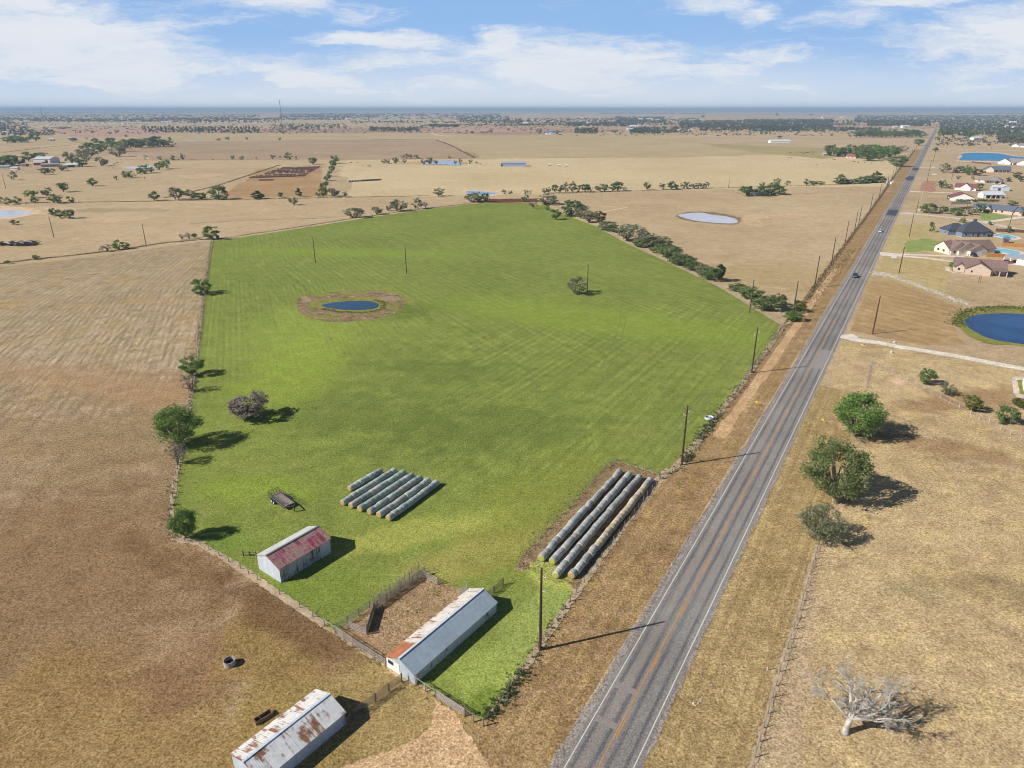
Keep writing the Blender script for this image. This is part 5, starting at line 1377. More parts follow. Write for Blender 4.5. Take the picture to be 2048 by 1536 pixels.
def straw_mat(name, a, b):
    m, nt = new_mat(name)
    tc = nt.node('ShaderNodeTexCoord').outputs['Object']
    x, y, z = nt.xyz(tc)
    rad = nt.math('SQRT', nt.math('ADD', nt.math('MULTIPLY', y, y), nt.math('MULTIPLY', z, z)))
    ring = nt.math('SINE', nt.math('MULTIPLY', rad, 75.0))
    n = nt.noise(tc, 12.0, 5, 0.7)
    f = nt.math('ADD', nt.math('MULTIPLY', ring, 0.16), n, True)
    principled(nt, nt.mix(nt.rng(f, 0.25, 0.75), a, b), 0.95, nt.node('ShaderNodeBump', {'Strength': 0.6, 'Distance': 0.04, 'Height': f}).outputs[0], 0, 0.1)
    return m
STRAW = straw_mat('straw_ends', S(140, 108, 66), S(206, 174, 116))
STRAWG = straw_mat('green_hay_ends', S(128, 136, 56), S(186, 190, 98))
BR, BL = 0.66, 1.24
def bale_meshes(wrap, straw):
    n = 28
    core = MB()
    prof = [(-BL / 2, 0.0), (-BL / 2, BR * 0.45), (-BL / 2 + 0.01, BR * 0.84), (-BL / 2 + 0.05, BR * 0.93), (BL / 2 - 0.05, BR * 0.93), (BL / 2 - 0.01, BR * 0.84), (BL / 2, BR * 0.45), (BL / 2, 0.0)]
    r = random.Random(3)
    def lathe(mb, prof, wob=0.0):
        b = len(mb.v)
        for (x, q) in prof:
            for k in range(n):
                t = 2 * math.pi * k / n
                qq = q * (1 + wob * math.sin(3 * t + x * 5))
                mb.v.append((x, qq * math.cos(t), qq * math.sin(t)))
        for i in range(len(prof) - 1):
            for k in range(n):
                k2 = (k + 1) % n
                mb.f.append((b + i * n + k, b + i * n + k2, b + (i + 1) * n + k2, b + (i + 1) * n + k)); mb.m.append(0)
    lathe(core, prof)
    sl = MB()
    lathe(sl, [(-BL / 2 + 0.015, BR * 0.86), (-BL / 2 + 0.05, BR * 0.955), (-BL / 2 + 0.16, BR * 0.99), (-0.2, BR), (0.2, BR), (BL / 2 - 0.16, BR * 0.99), (BL / 2 - 0.05, BR * 0.955), (BL / 2 - 0.015, BR * 0.86)], 0.012)
    out = []
    for mb, mt, nm in ((core, straw, 'bale_core'), (sl, wrap, 'bale_wrap')):
        me = bpy.data.meshes.new(nm)
        me.from_pydata(mb.v, [], mb.f); me.materials.append(mt)
        me.polygons.foreach_set('use_smooth', [True] * len(me.polygons)); me.update()
        out.append(me)
    return out
BM = {1: bale_meshes(WR1, STRAW), 2: bale_meshes(WR2, STRAW), 3: bale_meshes(WR3, STRAW), 4: bale_meshes(WR2, STRAWG)}
def bale_row(near, far, row_name, group, pick, bend=0.0, loose=0.03, thin=None):
    p, q = G(near[0], near[1], BR), G(far[0], far[1], BR)
    d = (q - p)
    L = d.length
    n = max(2, round(L / (BL + 0.02)))
    u = d.normalized()
    nrm = Vector((u.y, -u.x, 0))
    r = random.Random(row_name)
    ang = math.atan2(u.y, u.x)
    for i in range(n):
        c = p + u * (L * (i + 0.5) / n) + nrm * (bend * math.sin(3.1 * i / n) + r.uniform(-loose, loose) * 1.6)
        k = pick(i, n)
        s = r.uniform(0.94, 1.04) * (0.87 if thin and thin[0] < i / n < thin[1] else 1.0)
        wrap = {1: 'blue-green', 2: 'grey', 3: 'tan', 4: 'grey'}[k]
        lab = '%s-wrapped round bale, %s from near end of %s' % (wrap, ORD[i], row_name)
        c.z = BR * s * 0.985
        core, sl = BM[k]
        o = link('hay_bale', core, None, c, (r.uniform(0, 6.28), 0, ang + r.uniform(-0.02, 0.02)), (L / n / (BL + 0.015), s, s))
        tag(o, lab, 'hay bale', group)
        link('net_wrap', sl, o)
GB1 = 'round bales in seven rows in the green field'
rows = [((698, 977), (762, 941), 7), ((684, 1006), (789.5, 939.5), 1), ((701, 1011.5), (808, 944), 1), ((718.6, 1018.3), (825, 949.5), 1), ((738.4, 1024.4), (841, 954.3), 1), ((757, 1030.6), (857, 960), 1), ((776, 1036.7), (874.5, 964.3), 1)]
for i, (a, b, k) in enumerate(rows):
    r_ = random.Random(i)
    seq = [1 if r_.random() < 0.72 else 2 for _ in range(60)]
    bale_row(a, b, '%s row from the trailer' % ORD[i], GB1, (lambda s: lambda i, n: s[i])(seq), bend=0.12 if i in (5, 6) else 0.04)
GB2 = 'round bales in four long rows in the hay yard'
bale_row((1081.5, 1117), (1240.7, 942), 'the hay-yard row nearest the field', GB2, lambda i, n: 4 if i == 0 else (2 if i % 3 else 1), -0.15, 0.07, (0.5, 0.9))
bale_row((1104, 1123.6), (1258.3, 948), 'the second hay-yard row from the field', GB2, lambda i, n: 4 if i == 0 else 2, 0.1)
bale_row((1110.8, 1151), (1279.8, 952.7), 'the second hay-yard row from the road', GB2, lambda i, n: 4 if i < 1 else 2, -0.1)
bale_row((1143, 1152), (1301.3, 958.6), 'the hay-yard row nearest the road', GB2, lambda i, n: 3 if 6 < i < 26 else 2, 0.15, 0.06)

# old unwrapped bales far off: front rows as things, the mass behind as one
OLD = grass_old = plain('old_grey_bales', S(160, 132, 120), 1.0, var=0.45, scale=0.7)
def simple_bale(name, mat, r=0.75, l=1.35):
    mb = MB(); mb.tube([(-l / 2, 0, r), (l / 2, 0, r)], r, 12)
    me = bpy.data.meshes.new(name); me.from_pydata(mb.v, [], mb.f); me.materials.append(mat); me.update()
    return me
obm = simple_bale('old_bale', OLD, 0.78, 1.4)
p, q = G(500, 356.5), G(612, 352.5)
u = (q - p); L = u.length; u.normalize(); ang = math.atan2(u.y, u.x)
back = Vector((-u.y, u.x, 0))
nfront = min(58, int(L / 1.55))
for i in range(nfront):
    o = link('old_hay_bale', obm, None, p + u * (L * i / nfront), (0, 0, ang + math.pi / 2 + random.uniform(-.1, .1)))
    tag(o, 'weathered brown bale in the front row of the distant bale stack, %s from left' % ORD[i], 'hay bale', 'front row of old brown bales')
rest = MB()
for rw in range(1, 15):
    P0, P1 = G(500 + rw * 4.6, 356.5 - rw * 1.42), G(612 + rw * 2.1, 352.5 - rw * 1.28)
    nn = int((P1 - P0).length / 1.5)
    if rw in (2, 4, 5, 7, 9, 11): continue
    for i in range(nn):
        if random.random() < 0.1: continue
        c = P0.lerp(P1, i / nn)
        rest.tube([(c.x - u.y * .65, c.y + u.x * .65, 0.78), (c.x + u.y * .65, c.y - u.x * .65, 0.78)], 0.78, 8)
o = rest.build('old_bale_stack', OLD); o['kind'] = 'stuff'
wb = simple_bale('white_bale', plain('white_bale_wrap', S(206, 206, 212), 0.6, var=0.2), 0.8, 1.5)
db = simple_bale('grey_bale', plain('dark_bale_wrap', S(92, 90, 100), 0.8, var=0.3), 0.8, 1.5)
for i in range(24):
    a = G(697, 364).lerp(G(761, 360.5), i / 23)
    o = link('wrapped_bale', wb if i < 9 and i % 2 == 0 else db, None, a, (0, 0, R(60)))
    tag(o, '%s bale in the short single row on tan pasture, %s from left' % ('white' if i < 9 and i % 2 == 0 else 'dark grey', ORD[i]), 'hay bale', 'short row of wrapped bales')
for i in range(12):
    a = G(519, 361.5).lerp(G(546, 361), i / 11)
    o = link('old_hay_bale', obm, None, a, (0, 0, R(100)))
    tag(o, 'weathered bale in the little dark row before the distant bale stack, %s from left' % ORD[i], 'hay bale', 'little dark row of old bales')

# ------------------------------------------------------------------ gooseneck trailer
def trailer():
    a, b = G(549.5, 995), G(576.5, 1014.5)
    o_, ang, L = frame2(a, b)
    L = 5.6
    t = empty('flatbed_trailer', a, ang); tag(t, 'rusty gooseneck stock trailer with pipe rails parked in the green field', 'trailer')
    M1 = plain('trailer_steel', (0.055, 0.055, 0.06), 0.6, var=0.4, scale=4)
    M2 = plain('trailer_deck_boards', (0.30, 0.245, 0.215), 0.9, var=0.6, scale=5)
    W2 = 1.1
    mb = MB(); mb.box(0, L, -W2, W2, 0.72, 0.78); mb.build('deck', M2, t)
    mb = MB()
    for y in (-W2, W2): mb.beam((-0.05, y, 0.66), (L + 0.05, y, 0.66), 0.12, 0.18)
    for k in range(6): mb.beam((L * k / 5, -W2 + .07, 0.62), (L * k / 5, W2 - .07, 0.62), 0.1, 0.1)
    mb.build('frame', M1, t)
    for y, sgn in ((-W2, -1), (W2, 1)):
        mb = MB()
        for z in (1.05, 1.35, 1.65): mb.beam((0, y, z), (L, y, z), 0.045)
        for k in range(8): mb.beam((L * k / 7, y, 0.76), (L * k / 7, y, 1.68), 0.05)
        mb.build('side_rails', M1, t)
    mb = MB()
    for z in (1.05, 1.35, 1.65, 1.9): mb.beam((0, -W2 + .03, z), (0, W2 - .03, z), 0.045)
    for k in range(5): mb.beam((0, -W2 + 2 * W2 * k / 4, 0.76), (0, -W2 + 2 * W2 * k / 4, 1.92), 0.05)
    mb.build('tailgate', M1, t)
    mb = MB()
    mb.beam((L, -W2, 0.7), (L + 1.9, 0, 1.35), 0.14); mb.beam((L, W2, 0.7), (L + 1.9, 0, 1.35), 0.14); mb.beam((L + 1.85, 0, 1.45), (L + 1.85, 0, 0.1), 0.14)
    mb.build('gooseneck', M1, t)
    WHT = plain('white_hub', (0.75, 0.75, 0.68), 0.5)
    for x in (1.3, 2.15):
        for y, sg in ((-W2 - 0.16, -1), (W2 + 0.16, 1)):
            mb = MB(); mb.tube([(x, y - 0.11, 0.36), (x, y + 0.11, 0.36)], 0.36, 16)
            wh = mb.build('wheel', RUBBER, t)
            mb = MB(); mb.tube([(x, y + sg * 0.112, 0.36), (x, y + sg * 0.135, 0.36)], 0.21, 12); mb.build('rim', WHT, wh)
        mb = MB()
    for y in (-W2 - 0.16, W2 + 0.16):
        mb = MB(); mb.box(0.85, 2.6, y - 0.14, y + 0.14, 0.80, 0.83); mb.build('fender', M1, t)
trailer()

# ------------------------------------------------------------------ troughs and tanks
def open_tank(name, label, px, py, r, h, mat, inner, cat='tank'):
    p = G(px, py)
    n = 32
    mb = MB()
    prof = [(r, 0), (r, h), (r * 0.9, h), (r * 0.88, 0.12), (0.01, 0.12)]
    for (q, z) in prof:
        for k in range(n):
            t = 2 * math.pi * k / n
            mb.v.append((q * math.cos(t), q * math.sin(t), z))
    for i in range(len(prof) - 1):
        for k in range(n):
            k2 = (k + 1) % n
            mb.f.append((i * n + k, i * n + k2, (i + 1) * n + k2, (i + 1) * n + k)); mb.m.append(0)
    o = mb.build(name, mat, loc=p)
    tag(o, label, cat)
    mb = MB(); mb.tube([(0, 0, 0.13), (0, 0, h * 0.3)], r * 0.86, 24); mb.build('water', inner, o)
    return o
CONCR = plain('stained_concrete', (0.40, 0.36, 0.33), 0.9, var=0.35, scale=3)
open_tank('concrete_ring', 'round concrete ring tank with dark inside, alone on the brown pasture', 460, 1329, 0.78, 0.82, CONCR, BLACK)
open_tank('water_tank', 'pale round water tank beside the road fence of the green field', 1418, 838, 1.05, 0.6, plain('pale_tank', (0.62, 0.66, 0.66), 0.6, var=0.2), plain('tank_water', (0.30, 0.34, 0.33), 0.3))
a, b = G(513, 1452), G(548, 1430)
o_, ang, L = frame2(a, b)
t = empty('feed_trough', a, ang); tag(t, 'rusty rectangular feed trough lying beside the bottom barn', 'trough')
TR = plain('rusty_trough', (0.20, 0.125, 0.085), 0.9, var=0.5, scale=3)
w2 = 0.75
mb = MB()
mb.box(0, L, 0, 0.12, 0, 0.5); mb.box(0, L, w2, w2 + 0.12, 0, 0.5); mb.box(0, 0.12, 0.122, w2 - .002, 0, 0.49); mb.box(L - 0.12, L, 0.122, w2 - .002, 0, 0.49); mb.box(0.12, L - 0.12, 0.122, w2 - .002, 0, 0.1)
mb.build('basin', TR, t)
mb = MB(); mb.box(L * .3, L * .34, -0.02, w2 + 0.14, 0.505, 0.55); mb.build('strap', TR, t)
# feed ring behind the shed etc. : orange marker, hydrant-like stubs
def marker(name, label, px, py, h, w_, mats, cat='marker'):
    t = empty(name, G(px, py)); tag(t, label, cat)
    mb = MB(); mb.tube([(0, 0, -.05), (0, 0, h * 0.62)], w_, 8); mb.build('post', mats[0], t)
    mb = MB(); mb.tube([(0, 0, h * 0.62), (0, 0, h)], w_ * 1.15, 8); mb.build('cap', mats[1], t)
ORANGE = plain('orange_paint', (0.62, 0.16, 0.03), 0.5); YELLOWP = plain('yellow_paint', (0.75, 0.55, 0.03), 0.5); WHITEP = plain('white_paint', (0.75, 0.75, 0.72), 0.5)
marker('utility_marker', 'slim white marker post with orange top beside the golden pasture fence', 1534, 1341, 1.0, 0.06, (WHITEP, ORANGE))
def small_sign(label, px, py):
    t = empty('roadside_sign', G(px, py), -0.5); tag(t, label, 'sign')
    mb = MB(); mb.tube([(0, 0, 0), (0, 0, 1.1)], 0.04, 6); mb.build('post', WOODD, t)
    mb = MB(); mb.box(-0.28, 0.28, -0.03, 0.0, 0.75, 1.3); mb.build('panel', YELLOWP, t)
small_sign('little yellow sign in the brown verge left of the road', 1512, 812)
small_sign('little yellow sign near the big bright roadside tree', 1644, 847)
t = empty('culvert_ring', G(1728, 690)); tag(t, 'ring of bare clay with a dark hole beside the pale driveway', 'culvert')
mb = MB(); mb.tube([(0, 0, 0.0), (0, 0, 0.25)], [1.0, 0.75], 18); mb.build('rim', plain('red_clay', S(196, 160, 130), 1.0, var=0.3), t)
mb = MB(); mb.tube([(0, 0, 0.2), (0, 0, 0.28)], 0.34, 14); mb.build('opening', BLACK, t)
STONE = plain('pale_stone', (0.5, 0.45, 0.38), 0.9, var=0.3)
for lab, x, y in (('small stone stub on the far side of the pale driveway', 1789, 686), ('small stone stub on the near side of the pale driveway', 1783, 706)):
    mb = MB(); mb.tube([(0, 0, 0), (0, 0, 0.5), (0.05, 0, 0.8)], [0.5, 0.4, 0.2], 8); tag(mb.build('stone_stub', STONE, loc=G(x, y)), lab, 'stone')

# ------------------------------------------------------------------ utility poles
def pole_proto(mat, brackets):
    parts = []
    mb = MB(); mb.tube([(0, 0, -0.1), (0, 0, 0.5), (0, 0, 1.0)], [0.22, 0.19, 0.14], 10)
    me = bpy.data.meshes.new('pole'); me.from_pydata(mb.v, [], mb.f); me.materials.append(mat); me.update()
    parts.append(('shaft', me))
    for (z, sgn) in brackets:
        mb = MB()
        mb.beam((0, 0, z), (sgn * 0.66, 0, z), 0.05, 0.004); mb.tube([(sgn * 0.62, 0, z), (sgn * 0.62, 0, z + 0.028)], 0.05, 6)
        me = bpy.data.meshes.new('bracket'); me.from_pydata(mb.v, [], mb.f); me.materials.append(INSUL); me.update()
        parts.append(('insulator_bracket', me))
    return parts
PP = {'near': pole_proto(POLEW, ((0.905, 1), (0.835, -1), (0.735, 1))), 'far': pole_proto(POLEB, ((0.93, 1), (0.87, -1))), 'plain': pole_proto(POLEB, ())}
POLES = []
def pole(px, py, pt, kind, label, group=None, rz=0.0):
    h = hgt(px, py, pt)
    o = empty('utility_pole', G(px, py), rz, (1, 1, h))
    if kind == 'near': o.scale = (1, 1, h)
    tag(o, label, 'utility pole', group)
    for nm, me in PP[kind]:
        link(nm, me, o)
    POLES.append((G(px, py), h))
    return o
LP = [(1080, 1300, 1136), (1363, 930, 811), (1503, 746, 655), (1587, 623, 562), (1629, 575, 512), (1662, 531, 474), (1690, 486, 440), (1709, 461, 419), (1717, 450, 411), (1740, 422, 387), (1757, 401, 367), (1773, 378, 351), (1784, 359, 338),
      (1789, 355, 334), (1796, 343, 325), (1803, 333, 318), (1809, 325, 310), (1815, 318, 306), (1820, 313, 302), (1824, 308, 298), (1828, 303, 294), (1832, 298, 291)]
for i, (x, y, yt) in enumerate(LP):
    pole(x, y, yt, 'near' if i < 6 else 'far', 'brown utility pole in the line left of the road, %s from the near end' % ORD[i], 'utility poles left of the road', -ROADA)
RPL = [(1745, 668, 592), (1798, 546, 494), (1818, 474, 426), (1832, 427, 399), (1854, 363, 320), (1866, 326, 300), (1903, 359, 339), (1929, 434, 407), (2019, 450, 424)]
for i, (x, y, yt) in enumerate(RPL):
    lab = ('brown utility pole right of the road, %s from the near end' % ORD[i]) if i < 6 else ('slim pole among the houses %s' % ['by the red-roofed houses', 'by the oak row on the concrete drive', 'behind the dark hip-roofed house'][i - 6])
    pole(x, y, yt, 'near' if i < 2 else 'far', lab, 'utility poles right of the road', -ROADA)
for lab, x, y, yt in (('thin dark pole in the green field left of the pond pole pair', 631, 526, 474), ('thin dark pole in the green field above the pond', 813, 547, 491), ('thin dark pole beside the lone olive tree in the green field', 1174, 588, 529),
                      ('thin pole rising from the hedgerow end near the road', 1499, 626, 560), ('thin pole beyond the mown brown field, near the brush pile', 108, 475, 433), ('thin pole on the fence behind the mown brown field', 293, 493, 448),
                      ('thin pole at the left edge near the left farm', 12, 378, 349), ('thin short pole left of the white cottage', 1457, 376, 359), ('thin pole behind the left farm buildings', 34, 347, 336)):
    pole(x, y, yt, 'far', lab, None, 0.25)
for i, (x, y, yt) in enumerate(((187, 274, 262), (198, 274, 263), (212, 273, 261), (219, 273, 262))):
    pole(x, y, yt, 'plain', 'bare far pole in the cluster on the pinkish plain, %s from left' % ORD[i], 'far poles on the pinkish plain')
for i, (x, y, yt) in enumerate(((741, 266, 257), (859, 265, 256), (869, 266, 257), (972, 270, 261), (998, 270, 260), (1154, 267, 259), (1202, 268, 260), (1240, 268, 260), (1296, 266, 259), (1893, 298, 286), (1939, 299, 288), (1982, 300, 287), (2028, 300, 290))):
    pole(x, y, yt, 'plain', 'hair-thin far pole along the lane before the horizon woods, %s from left' % ORD[i], 'far poles along the distant lane')
# sagging wires on the two lines one can follow
def wire(label, pts, zs):
    o = None
    for k, (off, zf) in enumerate(zs):
        mb = MB()
        for (p, h), (q, h2) in zip(pts, pts[1:]):
            a = p + RV * off + Vector((0, 0, h * zf)); b = q + RV * off + Vector((0, 0, h2 * zf))
            line = []
            n = 10
            for i in range(n + 1):
                c = a.lerp(b, i / n)
                c.z -= 4 * 0.9 * (i / n) * (1 - i / n) * (a - b).length / 65
                line.append(c)
            mb.tube(line, 0.016, 3, caps=False)
        tag(mb.build('power_line', WIREM), '%s, %s wire of three' % (label, ('upper', 'middle', 'lower')[k]), 'wire', 'wires left of the road')
wire('thin wire strung along the poles left of the road', POLES[:12], ((0.6, 0.915), (-0.6, 0.845), (0.6, 0.745)))
FP = POLES[31:37]
ordr = [FP[4], FP[5], FP[0], FP[1], FP[2], FP[3]]
mb = MB()
for (p, h), (q, h2) in zip(ordr, ordr[1:]):
    a, b = p + Vector((0, 0, h * 0.95)), q + Vector((0, 0, h2 * 0.95))
    mb.tube([a.lerp(b, i / 10) - Vector((0, 0, 6.0 * (i / 10) * (1 - i / 10))) for i in range(11)], 0.014, 3, caps=False)
tag(mb.build('power_line', WIREM), 'thin wire crossing the green field from pole to pole', 'wire')
# radio masts
def mast(px, py, pt, label, wd):
    h = hgt(px, py, pt)
    p = G(px, py)
    t = empty('radio_mast', p); tag(t, label, 'mast')
    m = plain('mast_steel', (0.16, 0.16, 0.19), 0.7)
    mb = MB()
    for k in range(3):
        an = 2.1 * k
        mb.tube([(wd * math.cos(an), wd * math.sin(an), 0), (wd * 0.8 * math.cos(an), wd * 0.8 * math.sin(an), h)], wd * 0.32, 4)
    for i in range(int(h / 4)):
        z = i * 4
        mb.beam((wd, 0, z), (wd * math.cos(2.1), wd * math.sin(2.1), z + 4), wd * 0.22); mb.beam((wd * math.cos(4.2), wd * math.sin(4.2), z), (wd, 0, z + 4), wd * 0.22)
    mb.build('lattice', m, t)
    mb = MB()
    for z in (0.99, 0.90): mb.tube([(0, 0, h * z - 0.8), (0, 0, h * z + 0.8)], wd * 1.7, 8)
    mb.build('antenna', m, t)
mast(566, 263, 200, 'tall lattice radio mast rising above the horizon on the left', 0.75)
mast(86, 240, 216, 'faint far mast at the left end of the horizon', 1.3)

# ------------------------------------------------------------------ houses
ROOF_BRN = plain('brown_shingle', S(130, 108, 102), 0.9, var=0.25, scale=1.6)
ROOF_DK = plain('charcoal_shingle', S(74, 78, 88), 0.85, var=0.2, scale=1.6)
ROOF_BLU = plain('blue_grey_shingle', S(98, 106, 120), 0.85, var=0.2, scale=1.6)
ROOF_RED = plain('red_brown_roof', S(132, 84, 84), 0.8, var=0.2, scale=1.4)
ROOF_GRY = plain('grey_shingle', S(142, 132, 130), 0.9, var=0.2, scale=1.4)
ROOF_WHT = plain('pale_metal_roof', S(206, 212, 218), 0.45, var=0.1, scale=0.8)
ROOF_TIN = plain('grey_metal_roof', S(168, 176, 186), 0.45, var=0.15, scale=0.8)
BRICK = plain('pinkish_brick', S(206, 184, 168), 0.9, var=0.3, scale=5)
CREAM = plain('cream_wall', S(222, 210, 192), 0.85, var=0.12, scale=2)
WHITEW = plain('white_wall', S(236, 232, 226), 0.8, var=0.08, scale=2)
GREYW = plain('grey_wall', S(150, 156, 164), 0.8, var=0.15, scale=2)
DARKW = plain('dark_slate_wall', S(84, 92, 106), 0.8, var=0.15, scale=2)
FENCEW = plain('orange_stained_boards', S(190, 134, 72), 0.85, var=0.3, scale=3)
FENCED = plain('dark_stained_boards', S(112, 80, 64), 0.85, var=0.3, scale=3)
def wing(mbw, mbr, x0, x1, y0, y1, h, hr, kind, ov=0.45):
    """walls into mbw, roof into mbr; kind gx/gy gable along x/y, hip, shed"""
    mbw.box(x0, x1, y0, y1, 0, h)
    xm, ym = (x0 + x1) / 2, (y0 + y1) / 2
    t = 0.14
    e = ov
    sx = hr / ((y1 - y0) / 2) if kind == 'gx' else 0
    if kind == 'gx':
        mbw.add([(x0, y0, h), (x0, y1, h), (x0, ym, h + hr)], [(0, 2, 1)]); mbw.add([(x1, y0, h), (x1, y1, h), (x1, ym, h + hr)], [(0, 1, 2)])
        dz = e * hr / ((y1 - y0) / 2)
        A = [(x0 - e, y0 - e, h - dz), (x1 + e, y0 - e, h - dz), (x1 + e, ym, h + hr), (x0 - e, ym, h + hr), (x0 - e, y1 + e, h - dz), (x1 + e, y1 + e, h - dz)]
        A += [(x, y, z + t) for x, y, z in A]
        mbr.add(A, [(6, 7, 8, 9), (9, 8, 11, 10), (1, 0, 3, 2), (2, 3, 4, 5), (0, 1, 7, 6), (5, 4, 10, 11), (0, 6, 9, 3), (3, 9, 10, 4), (1, 2, 8, 7), (2, 5, 11, 8)])
    elif kind == 'gy':
        mbw.add([(x0, y0, h), (x1, y0, h), (xm, y0, h + hr)], [(0, 1, 2)]); mbw.add([(x0, y1, h), (x1, y1, h), (xm, y1, h + hr)], [(0, 2, 1)])
        dz = e * hr / ((x1 - x0) / 2)
        A = [(x0 - e, y0 - e, h - dz), (xm, y0 - e, h + hr), (xm, y1 + e, h + hr), (x0 - e, y1 + e, h - dz), (x1 + e, y0 - e, h - dz), (x1 + e, y1 + e, h - dz)]
        A += [(x, y, z + t) for x, y, z in A]
        mbr.add(A, [(6, 7, 8, 9), (7, 10, 11, 8), (0, 3, 2, 1), (1, 2, 5, 4), (0, 1, 7, 6), (1, 4, 10, 7), (3, 9, 8, 2), (2, 8, 11, 5), (0, 6, 9, 3), (4, 5, 11, 10)])
    elif kind == 'hip':
        d = min(x1 - x0, y1 - y0) / 2 + e
        X0, X1, Y0, Y1 = x0 - e, x1 + e, y0 - e, y1 + e
        if x1 - x0 >= y1 - y0:
            r0, r1 = (X0 + d, ym, h + hr), (X1 - d, ym, h + hr)
        else:
            r0, r1 = (xm, Y0 + d, h + hr), (xm, Y1 - d, h + hr)
        A = [(X0, Y0, h), (X1, Y0, h), (X1, Y1, h), (X0, Y1, h), r0, r1]
        if x1 - x0 >= y1 - y0:
            F = [(0, 1, 5, 4), (1, 2, 5), (2, 3, 4, 5), (3, 0, 4)]
        else:
            F = [(0, 1, 4), (1, 2, 5, 4), (2, 3, 5), (3, 0, 4, 5)]
        mbr.add(A, F)
        mbr.add([(X0, Y0, h - .12), (X1, Y0, h - .12), (X1, Y1, h - .12), (X0, Y1, h - .12)] + A[:4], [(0, 3, 2, 1), (0, 1, 5, 4), (1, 2, 6, 5), (2, 3, 7, 6), (3, 0, 4, 7)])
    elif kind == 'shed':
        A = [(x0 - e, y0 - e, h), (x1 + e, y0 - e, h), (x1 + e, y1, h + hr), (x0 - e, y1, h + hr)]
        A += [(x, y, z + t) for x, y, z in A]
        mbr.add(A, [(0, 3, 2, 1), (4, 5, 6, 7), (0, 1, 5, 4), (1, 2, 6, 5), (2, 3, 7, 6), (3, 0, 4, 7)])
def house(label, pa, pb, wings, wallm, roofm, wins=(), doors=(), garage=(), chim=(), porch=(), name='house', cat='house', group=None):
    a, b = G(*pa), G(*pb)
    o_, ang, L = frame2(a, b)
    t = empty(name, a, ang); tag(t, label, cat, group)
    mw, mr = MB(), MB()
    for i, wg in enumerate(wings):
        x0, x1, y0, y1, h, hr, kind = wg
        k = 0.02 * i
        wing(mw, mr, x0 * L, x1 * L, y0 + k, y1 + k, h + k, hr + k, kind)
    mw.build('wall', wallm, t)
    ro = mr.build('roof', roofm, t)
    for (x, y, z, h_, w_) in chim:
        mb = MB(); mb.box(x * L - w_ / 2, x * L + w_ / 2, y - w_ / 2, y + w_ / 2, z, z + h_); mb.build('chimney', DARKW if roofm is ROOF_DK else BRICK, ro)
    def face(nm, lst, mat, d=0.05):
        for (x, y, z, w_, h_, side) in lst:
            mb = MB()
            if side == 'f': mb.box(x * L - w_ / 2, x * L + w_ / 2, y - d, y - 0.008, z, z + h_)
            else: mb.box(x * L - d, x * L - 0.008, y - w_ / 2, y + w_ / 2, z, z + h_)
            f = mb.build(nm, mat if nm != 'window' else WHITEP, t)
            if nm == 'window':
                p = MB(); q = 0.10
                if side == 'f': p.box(x * L - w_ / 2 + q, x * L + w_ / 2 - q, y - d - 0.012, y - d - 0.003, z + q, z + h_ - q)
                else: p.box(x * L - d - 0.012, x * L - d - 0.003, y - w_ / 2 + q, y + w_ / 2 - q, z + q, z + h_ - q)
                p.build('pane', GLASS, f)
    face('window', wins, None)
    face('door', doors, plain('door_and_opening_shade', (0.09, 0.05, 0.04), 0.6))  # real doors, and dark panels painting the shade inside open fronts
    face('garage_door', garage, WHITEP)
    for (x0, x1, y0, y1, h, hr, np_) in porch:        # open porch: roof on posts
        mb = MB(); wing(MB(), mb, x0 * L, x1 * L, y0, y1, h, hr, 'shed', 0.2); mb.build('porch_roof', roofm, t)
        for k in range(np_):
            x = x0 * L + (x1 - x0) * L * k / max(1, np_ - 1)
            p = MB(); p.box(x - .18, x + .18, y0 + 0.05, y0 + 0.41, 0, h + 0.02); p.build('porch_post', wallm, t)
    return t
house('nearest brown-roofed brick house with a wide gable end facing the open lot', (1929, 548), (1980, 553),
    [(-0.46, 1.58, 4.5, 14, 2.7, 3.1, 'gx'), (0.0, 1.0, 0, 8, 2.7, 2.9, 'gy'), (-0.42, -0.02, 3.0, 7, 2.5, 1.6, 'gy')], BRICK, ROOF_BRN,
    wins=((0.25, 0, 0.9, 1.0, 1.2, 'f'), (-0.25, 3.04, 0.9, 1.2, 1.3, 'f'), (-0.46, 9, 0.9, 1.6, 1.3, 's'), (-0.46, 12, 0.9, 1.4, 1.3, 's'), (0.55, 0, 3.3, 0.4, 0.5, 'f')), doors=((-0.06, 4.5, 0, 1.0, 2.1, 'f'),), porch=((1.06, 1.62, 0.8, 4.4, 2.5, 0.7, 3),))
house('brown-roofed house with three stepped cream gables, behind the nearest house', (1936, 512), (1973, 511),
    [(-0.75, 1.75, 4, 15, 2.8, 3.4, 'gx'), (0.1, 1.0, 0, 9, 2.8, 2.6, 'gy'), (-0.35, 0.6, 2.2, 12, 2.8, 3.3, 'gy'), (-0.7, 0.2, 3.4, 12, 2.8, 3.5, 'gy')], CREAM, ROOF_BRN,
    wins=((-0.5, 3.4, 0.9, 1.2, 1.3, 'f'), (-0.75, 8, 0.9, 1.6, 1.3, 's'), (-0.75, 12, 0.9, 1.6, 1.3, 's')), garage=((0.55, 0, 0.02, 4.6, 2.2, 'f'),))
